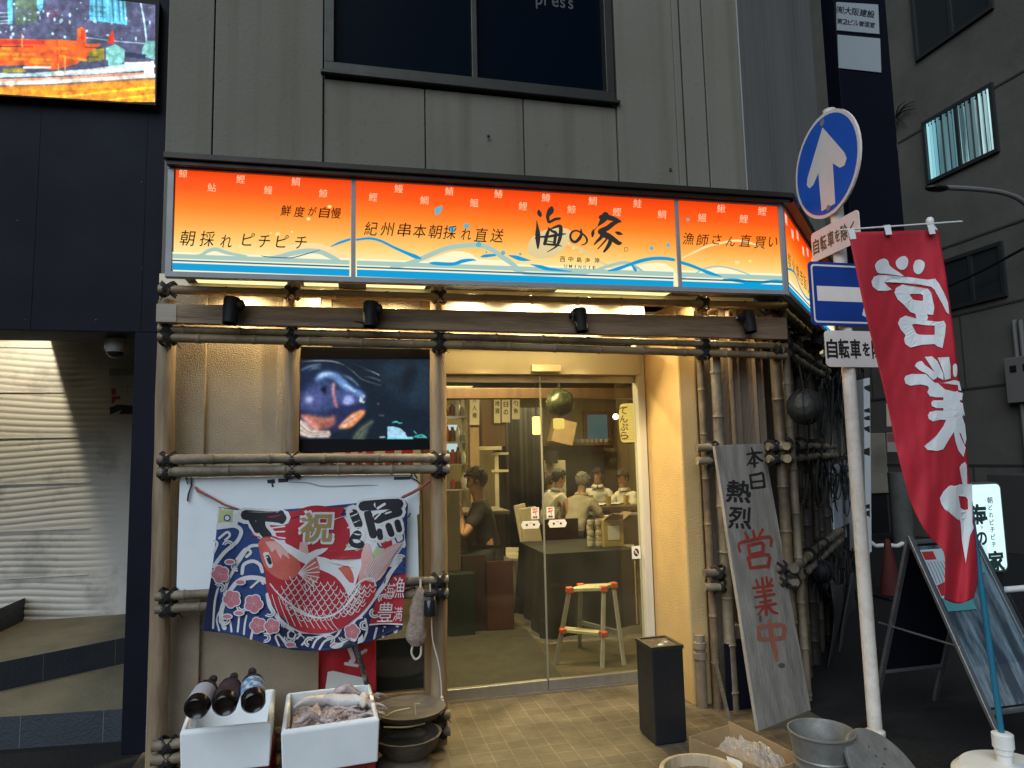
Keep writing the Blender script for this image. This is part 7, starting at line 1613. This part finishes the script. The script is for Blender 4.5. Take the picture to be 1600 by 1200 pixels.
t = thing('net_ball','dark green glass float in a net hanging inside the door','float'); p = at(875,629,5.6); b = MB(); b.ball(p,.125,26,lump=.06,lf=4,sc=(1,1,.92)); b.build('ball', M('green_float',(.022,.027,.014),.22,c2=(.10,.10,.03),scale=16,bump=.3,bscale=30,ramp=(.5,.7)), t, ang=25)
b = MB(); b.tube([p+Vector((0,0,.12)),Vector((p.x,p.y,2.6))],.008,6); b.build('rope', m_net, t)
# furniture
wbox('storage_box','black storage box standing behind the low side window','box',(588,1000),(668,1084),WY+.16,.25,M('box_black',(.012,.012,.011),.5),0)
t = thing('cloth_table','table under a floor length black cloth right of the aisle','table'); Y0 = 5.65; xa_ = at(853,880,Y0).x; zt_ = .70; Y1 = 6.55; xb_ = 2.42
b = MB(); b.box((xa_+.02,Y0+.02,zt_-.03),(xb_,Y1,zt_-.004)); b.build('tabletop', m_wood, t, smooth=False)
b = MB()
def skirt(u, v):
    per = [(xa_,Y1),(xa_,Y0),(xb_,Y0)]; L0 = Y1-Y0; L1_ = xb_-xa_; s = u*(L0+L1_)
    if s < L0: x,y = xa_,Y1-s; nx,ny = -1,0
    else: x,y = xa_+(s-L0),Y0; nx,ny = 0,-1
    f_ = (.018*math.sin(s*22)+.012*math.sin(s*9+1))*(1-v); fl_ = .05*(1-v)
    return (x+nx*(fl_+f_), y+ny*(fl_+f_), .03+.05*(.5+.5*math.sin(s*5))+(zt_-.03-.05*(.5+.5*math.sin(s*5)))*v)
b.sheet(skirt,150,8); b.add([(xa_,Y0,zt_),(xb_,Y0,zt_),(xb_,Y1,zt_),(xa_,Y1,zt_)],[(0,1,2,3)]); b.build('tablecloth', M('charcoal_cloth',(.020,.020,.016),.85,var=.3,scale=5,bump=.15,bscale=200), t, ang=60)
t = thing('carton','brown carton with a white label on the black cloth','box'); a_ = at(942,868,5.9); b = MB(); z0_ = zt_+.002; c_ = at(966,868,5.9); hb = .23; b.box((a_.x,5.85,z0_),(c_.x+.04,6.05,z0_+hb)); b.build('body', M('yellow_carton',(.42,.31,.10),.75,var=.2,scale=6), t, smooth=False, bevel=.003)
b = MB(); b.add([(a_.x,5.85,z0_+hb),(c_.x+.04,5.85,z0_+hb),(c_.x+.02,5.80,z0_+hb+.05),(a_.x+.03,5.79,z0_+hb+.05)],[(0,1,2,3)]); b.add([(c_.x+.041,5.85,z0_+hb),(c_.x+.041,6.05,z0_+hb),(c_.x+.13,6.05,z0_+hb+.06),(c_.x+.13,5.86,z0_+hb+.06)],[(0,1,2,3)]); b.build('flap', m_brownw, t, smooth=False)
b = MB(); b.box((a_.x+.035,5.847,z0_+.06),(c_.x-.0,5.8495,z0_+.18)); b.build('label', m_sw, t, smooth=False)
t = thing('carton','darker brown carton at the right end of the black cloth','box'); b = MB(); b.box((c_.x+.07,5.95,z0_),(c_.x+.33,6.2,z0_+.26)); b.build('body', M('brown_carton',(.17,.10,.045),.75,var=.2,scale=6), t, smooth=False, bevel=.003)
t = thing('wrapped_bottles','bundle of film wrapped glassware beside the carton','bundle'); a_ = at(929,858,5.95); b = MB()
for k in range(5):
    for j in range(2): b.lathe([(.028,0),(.032,.01),(.032,.04),(.028,.045)],10,Matrix.Translation((a_.x-.035+.075*j,5.95+.02*math.sin(k*3),z0_+.047*k-.0)))
b.build('glasses', M('clear_cups',(.55,.5,.38),.12,spec=1.0), t)
t = thing('step_ladder','folding aluminium step ladder with orange caps behind the glass','ladder'); m_lad = M('ladder_aluminium',(.50,.50,.46),.35,.7,var=.2,scale=10); m_or = M('orange_cap',(.55,.10,.04),.5)
fl0, fr0 = atz(868,1040,.0), atz(941,1046,.0); bl0, br0 = atz(905,1012,0), atz(975,1040,0); Zt = .56
fl1 = Vector((atz(892,921,Zt).x,0,Zt)); zt1 = Zt
ft = [at(890,921,5.02),at(943,926,4.98)]; Zt = (ft[0].z+ft[1].z)/2
dl3 = ((bl0-fl0)+(br0-fr0))/2; bt = [ft[0]+dl3*.5,ft[1]+dl3*.5]
back_l, back_r = bl0, br0
for nm,a_,c_ in (('front_leg',fl0,ft[0]),('front_leg',fr0,ft[1]),('rear_leg',back_l,bt[0]),('rear_leg',back_r,bt[1])): b = MB(); b.bar(a_,c_,.032,.018,(0,1,0)); b.build(nm, m_lad, t, smooth=False, bevel=.002)
tp4 = [ft[0]-dl3*.08,ft[1]-dl3*.08,bt[1]+dl3*.08,bt[0]+dl3*.08]; b = MB(); b.add([Vector((p.x,p.y,Zt+h_)) for h_ in (0,.025) for p in tp4],[(3,2,1,0),(4,5,6,7),(0,1,5,4),(1,2,6,5),(2,3,7,6),(3,0,4,7)]); b.build('top_step', M('step_yellowed',(.52,.50,.32),.5,var=.2,scale=12), t, smooth=False, bevel=.004)
b = MB()
for p in (ft[0],ft[1],bt[0],bt[1]): b.cbox((p.x,p.y,Zt+.012),(.052,.052,.042))
m1, m2 = fl0.lerp(ft[0],.46), fr0.lerp(ft[1],.46)
for p in (m1,m2): b.cbox(p+Vector((0,-.02,0)),(.045,.05,.035))
b.build('corner_cap', m_or, t, smooth=False, bevel=.006)
b = MB(); b.bar(m1+Vector((.02,.02,.0)),m2+Vector((-.02,.02,0)),.09,.022); b.build('lower_step', M('step_yellowed',(.5,.5,.3),.5), t, smooth=False, bevel=.003)
b = MB(); b.bar(back_l.lerp(bt[0],.42),back_r.lerp(bt[1],.42),.02,.03); b.build('rear_brace', m_lad, t, smooth=False)
b = MB(); M0 = [atz(690,1110,.008),atz(880,1062,.008),atz(822,984,.008),atz(690,992,.008)]; b.prism([Vector((max(p.x,.66),max(p.y,4.58),.008)) for p in M0],(0,0,1),.009); tag(b.build('door_mat', M('grey_mat',(.055,.052,.042),.95,var=.3,scale=9,bump=.6,bscale=180), smooth=False), 'dark grey rubber doormat just inside the glass door', 'mat')
# left side: counter, bench, crate, standing board, chairs
t = thing('counter','dark wooden counter with pale top at the left','counter'); a_ = at(718,806,6.6); c_ = at(790,842,6.6)
b = MB(); b.box((a_.x,6.6,0),(c_.x,7.1,a_.z)); b.build('body', m_wood, t, smooth=False, bevel=.004)
b = MB(); b.box((a_.x-.04,6.55,a_.z+.001),(c_.x+.04,7.2,a_.z+.035)); b.build('counter_top', M('worn_top',(.26,.23,.17),.5,var=.3,scale=4), t, smooth=False, bevel=.004)
wbox('standing_board','grey glossy standing board behind the left pane','board',(694,766),(720,892),5.3,.03,M('grey_gloss',(.16,.16,.14),.25,var=.2,scale=3),None)
wbox('red_bench','dark red wooden bench block in the aisle','bench',(760,878),(803,940),6.1,.45,M('bench_red',(.045,.009,.007),.5,var=.4,scale=5),0)
wbox('dark_bench','black seat cushion box beside the red bench','bench',(722,868),(760,940),6.15,.5,M('dark_red_box',(.02,.010,.008),.5),0)
wbox('teal_crate','dark teal crate on the floor behind the left pane','crate',(700,898),(742,944),6.0,.4,M('teal_crate',(.007,.015,.014),.5,var=.3,scale=8),0)
for i,(px,Y,fc,lab) in enumerate(((800,7.4,R(50),'white plastic chair with its back to the aisle'),(788,7.9,R(60),'cream chair half hidden behind the white one'))):
    p = at(px,800,Y); t = thing('white_chair', lab, 'chair', 'pale chairs by the counter', loc=(p.x,Y,0)); t.rotation_euler = (0,0,fc); mc_ = M('chair_cream',(.56,.50,.36),.5)
    b = MB(); b.cbox((0,0,.44),(.40,.40,.04)); b.build('seat', mc_, t, smooth=False, bevel=.01); b = MB(); b.cbox((0,0,0),(.40,.03,.46),None,Matrix.Translation((0,-.22,.74)) @ Matrix.Rotation(R(-10),4,'X')); b.build('backrest', mc_, t, smooth=False, bevel=.01)
    for sx in (-1,1):
        for sy in (-1,1): b = MB(); b.bar((sx*.17,sy*.17,.42),(sx*.19,sy*.2,0),.03); b.build('leg', mc_, t, smooth=False)
# guests' table
TYg = 9.2; zt_ = at(945,789,TYg).z; xa_ = at(893,790,TYg).x; xb_ = at(1003,790,TYg).x
t = thing('dining_table','dark dining table shared by the guests in white shirts','table'); b = MB(); b.box((xa_,TYg-.4,zt_-.05),(xb_,TYg+.45,zt_)); b.build('tabletop', m_wood, t, smooth=False, bevel=.005)
for x in (xa_+.06,xb_-.1):
    for y in (TYg-.34,TYg+.36): b = MB(); b.box((x,y,0),(x+.06,y+.06,zt_-.051)); b.build('leg', m_wood, t, smooth=False)
for k in range(10):
    px_ = 905+9.2*k; Yd = TYg-.25+.5*((k*7) % 5)/5; x = at(px_,788,Yd).x
    if k % 3 == 2: b = MB(); b.lathe([(.03,0),(.033,.002),(.037,.13),(.033,.13),(.03,.01),(.001,.008)],16); o = b.build('beer_glass', M('beer_amber',(.5,.36,.12),.1,spec=.8)); tag(o,'one of the drinking glasses on the guests table','glass','glasses on the dining table')
    else: b = MB(); b.lathe([(.05,0),(.095,.018),(.1,.02),(.06,.008),(.001,.007)],20); o = b.build('plate', m_white); tag(o,'one of the small white plates on the guests table','plate','plates on the dining table')
    o.location = (x,Yd,zt_+.001)
wbox('aisle_partition','dark red partition panel in front of the guests table','partition',(850,812),(905,862),8.0,.06,M('partition_red',(.03,.012,.009),.5),0)
wbox('serving_stand','cream serving stand near the right jamb','stand',(958,808),(990,826),7.6,.3,m_cream,0)
wbox('leaning_pole','pale broom handle leaning at the right inside wall','broom',(993,876),(996,975),5.35,.02,m_woodl)

# ------------------------------------------------------------------ people
def skin_mesh(name, verts, edges, radii, mats, parent, sub=2, tweak=None):
    me = bpy.data.meshes.new(name); me.from_pydata([tuple(v) for v in verts], edges, [])
    o = bpy.data.objects.new(name, me); COL.objects.link(o)
    sk = o.modifiers.new('skin','SKIN'); sk.use_smooth_shade = True; sk.branch_smoothing = .4
    lay = me.skin_vertices[0].data
    for i, r_ in enumerate(radii): lay[i].radius = (r_, r_) if not isinstance(r_, tuple) else r_
    lay[0].use_root = True
    s_ = o.modifiers.new('sub','SUBSURF'); s_.levels = s_.render_levels = sub
    bpy.context.view_layer.update()
    m2 = bpy.data.meshes.new_from_object(o.evaluated_get(bpy.context.evaluated_depsgraph_get()))
    o.modifiers.clear(); o.data = m2; bpy.data.meshes.remove(me); m2.name = name
    m2.materials.clear(); m2.materials.append(mats); m2.polygons.foreach_set('use_smooth',[True]*len(m2.polygons))
    if tweak: tweak(m2)
    o.parent = parent; return o
m_skin = M('skin',(.44,.25,.15),.55,var=.15,scale=14); m_skin2 = M('skin_tan',(.36,.19,.11),.55,var=.15,scale=14)
m_wsh = M('white_shirt',(.62,.60,.52),.85,c2=(.50,.48,.41),scale=5,bump=.35,bscale=16); m_bei = M('beige_shirt',(.47,.42,.32),.85,c2=(.36,.32,.24),scale=5,bump=.35,bscale=14); m_blk = M('black_tshirt',(.016,.015,.015),.85); m_trs = M('dark_trousers',(.016,.016,.02),.85)
m_hb = M('black_hair',(.009,.008,.007),.5,bump=.7,bscale=110,stretch=(1,1,.3)); m_hg = M('grey_hair',(.26,.24,.21),.6,c2=(.10,.095,.09),scale=60,bump=.7,bscale=110,stretch=(1,1,.3)); m_hbr = M('brown_hair',(.045,.024,.012),.5,bump=.7,bscale=110,stretch=(1,1,.3))
def person(lab, px, py, Y, face, shirt, hair, skin, lean=.18, hands=((-.13,.42,.26),(.13,.42,.26)), look=(0,0), nod=.0, longhair=0, elbow=.10, tilt=0.0):
    """seated figure; look = (turn, down) of the head, tilt = sideways lean of the trunk"""
    hd = at(px,py,Y); seat = hd.z-.775
    t = thing('person', lab, 'person', loc=(hd.x,hd.y,0)); t.rotation_euler = (0,0,face)
    oy = -lean*.98
    V = lambda x,y,z: Vector((x+tilt*(z-.78)*.9, y+oy, z+seat))
    vs = []; ed = []; rd = []
    def jt(p, r_, par=None):
        vs.append(p); rd.append(r_)
        if par is not None: ed.append((par,len(vs)-1))
        return len(vs)-1
    hdir = Vector((math.sin(look[0])*math.cos(look[1]), math.cos(look[0])*math.cos(look[1]), -math.sin(look[1])))
    hup = (Vector((0,0,1))-hdir*hdir.z).normalized(); hrt = hdir.cross(hup)
    pel = jt(V(0,0,.09),(.15,.12)); sp = jt(V(0,lean*.30,.29),(.125,.10),pel); chs = jt(V(0,lean*.62,.49),(.145,.105),sp); nb_ = jt(V(0,lean*.78,.585),(.085,.07),chs); nk = jt(V(0,lean*.88,.645),(.053,.056),nb_)
    hc = V(0,lean*.98+nod,.775)
    h0 = jt(hc-hup*.075+hdir*.018,(.056,.066),nk); hm = jt(hc,(.074,.090),h0); ht = jt(hc+hup*.075-hdir*.008,(.062,.074),hm)
    arms = []
    for sgn,hnd in ((-1,hands[0]),(1,hands[1])):
        sh = jt(V(sgn*.165,lean*.66,.535),.058,chs); H = V(*hnd); el_ = V(sgn*(.235+elbow*.3),lean*.55+elbow,.29); el = jt(el_,.041,sh); wr = jt(el_.lerp(H,.86),(.025,.029),el); arms.append((sgn,V(sgn*.165,lean*.66,.535),el_))
        d = (H-el_).normalized(); sd = Vector((sgn,0,0)); sd = (sd-d*sd.dot(d)).normalized(); pm_ = jt(H,(.036,.018),wr)
        for f_ in range(4): a = (f_-1.5); b1 = jt(H+d*.045+sd*a*.019+Vector((0,0,-.004)),.0095,pm_); jt(H+d*(.085-.006*abs(a))+sd*a*.020+Vector((0,0,-.022)),.008,b1)
        b1 = jt(H-sd*.035+d*.01,.011,pm_); jt(H-sd*.05+d*.045,.009,b1)
    for sgn in (-1,1):
        hp = jt(Vector((sgn*.095,.03+oy,.075+seat)),.088,pel); kn = jt(Vector((sgn*.13,.43+oy,.06+seat)),.062,hp); ak = jt(Vector((sgn*.13,.40+oy,.09)),.042,kn); jt(Vector((sgn*.14,.56+oy,.045)),.04,ak)
    def loc(co): q_ = co-hc; return Vector((q_.dot(hrt), q_.dot(hdir), q_.dot(hup)))
    def face_tweak(m2):
        for v in m2.vertices:
            q_ = loc(v.co)
            if abs(q_.z) < .13 and q_.length < .15:
                if abs(q_.x) < .024 and q_.y > .045 and -.05 < q_.z < .02: v.co += hdir*(.024*(1-abs(q_.x)/.024)*(.45 if q_.z > -.008 else 1))
                if q_.y > .045 and abs(abs(q_.x)-.034) < .018 and abs(q_.z-.012) < .016: v.co -= hdir*.010
                if q_.y > .03 and -.115 < q_.z < -.075: v.co += hdir*.010     # chin
                if abs(q_.x) > .05 and -.09 < q_.z < -.03 and q_.y > -.01: v.co -= hrt*(.010 if q_.x > 0 else -.010)   # jaw narrows
    skin_mesh('body', vs, ed, rd, skin, t, 2, face_tweak)
    sv = [vs[pel],vs[sp],vs[chs],vs[nb_]-Vector((0,0,.012))]; sr = [(.168,.138),(.146,.122),(.163,.122),(.105,.088)]; se = [(0,1),(1,2),(2,3)]
    for sgn,sh,el_ in arms: k = len(sv); sv += [sh, sh.lerp(el_,.42), sh.lerp(el_,.72)]; sr += [.072,.062,.066]; se += [(2,k),(k,k+1),(k+1,k+2)]
    def crease(m2):
        for v in m2.vertices: q_ = v.co*9; v.co += v.normal*(.010*noise.noise(Vector((q_.x,q_.y,q_.z*1.7)))+.006*noise.noise(q_*2.3))
    skin_mesh('shirt', sv, se, sr, shirt, t, 3, crease)
    if shirt is not m_blk:      # turned down collar
        for sgn in (-1,1):
            b = MB(); c_ = vs[nk]-Vector((0,.004,.028)); P_ = []
            for k in range(7):
                a = R(90-sgn*(8+k*28)); P_.append((c_+Vector((math.cos(a)*.068,math.sin(a)*.066,.012+.012*(k/6))), c_+Vector((math.cos(a)*.098,math.sin(a)*.094,-.030+.018*(k/6)))))
            for (a0,a1),(b0,b1) in zip(P_,P_[1:]): b.add([a0,b0,b1,a1],[(0,1,2,3)])
            cl_ = b.build('collar', shirt, t, ang=80); so = cl_.modifiers.new('solid','SOLIDIFY'); so.thickness = .006
    tv_ = [vs[pel]]; tr_ = [(.165,.135)]; te = []
    for sgn in (-1,1): k = len(tv_); tv_ += [Vector((sgn*.095,.03+oy,.075+seat)),Vector((sgn*.13,.43+oy,.06+seat)),Vector((sgn*.13,.40+oy,.13))]; tr_ += [.1,.076,.06]; te += [(0,k),(k,k+1),(k+1,k+2)]
    skin_mesh('trousers', tv_, te, tr_, m_trs, t)
    HM = Matrix(((hrt.x,hdir.x,hup.x,hc.x),(hrt.y,hdir.y,hup.y,hc.y),(hrt.z,hdir.z,hup.z,hc.z),(0,0,0,1)))
    b = MB(); b.ball((0,-.006,.016), .096, 44, sc=(.93,1.10,1.10), lump=.10, lf=8)
    keep = []
    for f_ in b.f:
        c_ = sum((Vector(b.v[i]) for i in f_),Vector())/len(f_); j = .016*noise.noise(c_*60+hd)
        lim = .050+j if c_.y > .03 else ((-.02+j if abs(c_.x) > .05 and not longhair else -.065+j) if c_.y > -.03 else -.075+j)
        if c_.z < lim: continue
        keep.append(f_)
    b.f = keep; b.m = [0]*len(keep); b.v = [tuple(HM @ Vector(v)) for v in b.v]; h_ = b.build('hair', hair, t, ang=180)
    so = h_.modifiers.new('solid','SOLIDIFY'); so.thickness = .014
    b = MB()      # loose locks break the outline
    for k in range(46):
        a = random.uniform(0,6.28); el2 = random.uniform(.15,1.25); d = Vector((math.cos(a)*math.cos(el2)*.092,math.sin(a)*math.cos(el2)*.106-.006,math.sin(el2)*.104+.016))
        if d.y > .04 and d.z < .06: continue
        e = d*random.uniform(1.03,1.10)+Vector((random.uniform(-.02,.02),random.uniform(-.02,.02),-random.uniform(.008,.035))); b.tube([HM @ d, HM @ (d.lerp(e,.5)*1.02), HM @ e], [.010,.009,.003], 5)
    b.build('hair', hair, t, ang=180)
    if longhair:
        b = MB(); b.tube(smooth_line([HM @ Vector((0,-.07,.03)),HM @ Vector((0,-.10,-.05)),HM @ Vector((0,-.085,-.15))],4),[.075,.08,.083,.085,.085,.08,.07,.06,.04],14); b.build('hair', hair, t)
    for sgn in (-1,1):
        b = MB(); b.ball((0,0,0), .010, 10, sc=(1.3,.6,.7)); b.v = [tuple(HM @ (Vector(v)+Vector((sgn*.032,.079,.012)))) for v in b.v]; b.build('eye', M('dark_eye',(.012,.009,.008),.2), t)
        b = MB(); b.tube([HM @ Vector((sgn*.016,.088,.030)),HM @ Vector((sgn*.034,.086,.035)),HM @ Vector((sgn*.050,.074,.029))],[.003,.004,.002],5); b.build('eyebrow', hair, t)
        b = MB(); b.ball((0,0,0), .027, 12, sc=(.35,.7,1.05)); b.v = [tuple(HM @ (Vector(v)+Vector((sgn*.078,-.006,-.006)))) for v in b.v]; b.build('ear', skin, t)
    b = MB(); b.ball((0,0,0), .02, 10, sc=(1.1,.35,.28)); b.v = [tuple(HM @ (Vector(v)+Vector((0,.083,-.058)))) for v in b.v]; b.build('mouth', M('lip',(.26,.10,.08),.5), t)
    return t
# face angle: local +Y is the way they look
person('person in a black t-shirt at the counter, hands raised to the face', 744,749,6.35, R(80), m_blk, m_hb, m_skin2, .12, ((-.05,.27,.53),(.08,.30,.58)), (0,.25), elbow=.17)
person('long haired person in a pale top at the far left of the guests table', 857,750,9.75, R(-60), m_wsh, m_hbr, m_skin, .10, ((-.2,.35,.2),(.13,.42,.26)), (.1,.15), longhair=1)
person('dark haired person in a white shirt beside the grey haired one', 874,746,9.25, R(-72), m_wsh, m_hb, m_skin, .24, ((-.2,.30,.24),(.10,.45,.26)), (.25,.25), tilt=.08)
person('grey haired person in a beige shirt hunched over the table, back turned', 910,752,8.5, R(-42), m_bei, m_hg, m_skin2, .40, ((-.13,.55,.28),(.16,.50,.22)), (-.2,.5), elbow=.16)
person('person in an open collar white shirt facing the door from behind the table', 934,742,10.0, R(160), m_wsh, m_hb, m_skin2, .10, ((-.16,.40,.25),(.2,.34,.2)), (.35,.1), tilt=-.06)
person('person in a white shirt with short black hair at the right end of the table', 973,746,9.4, R(110), m_wsh, m_hb, m_skin2, .16, ((-.10,.45,.26),(.16,.46,.27)), (.1,.35), elbow=.15)
recentre()
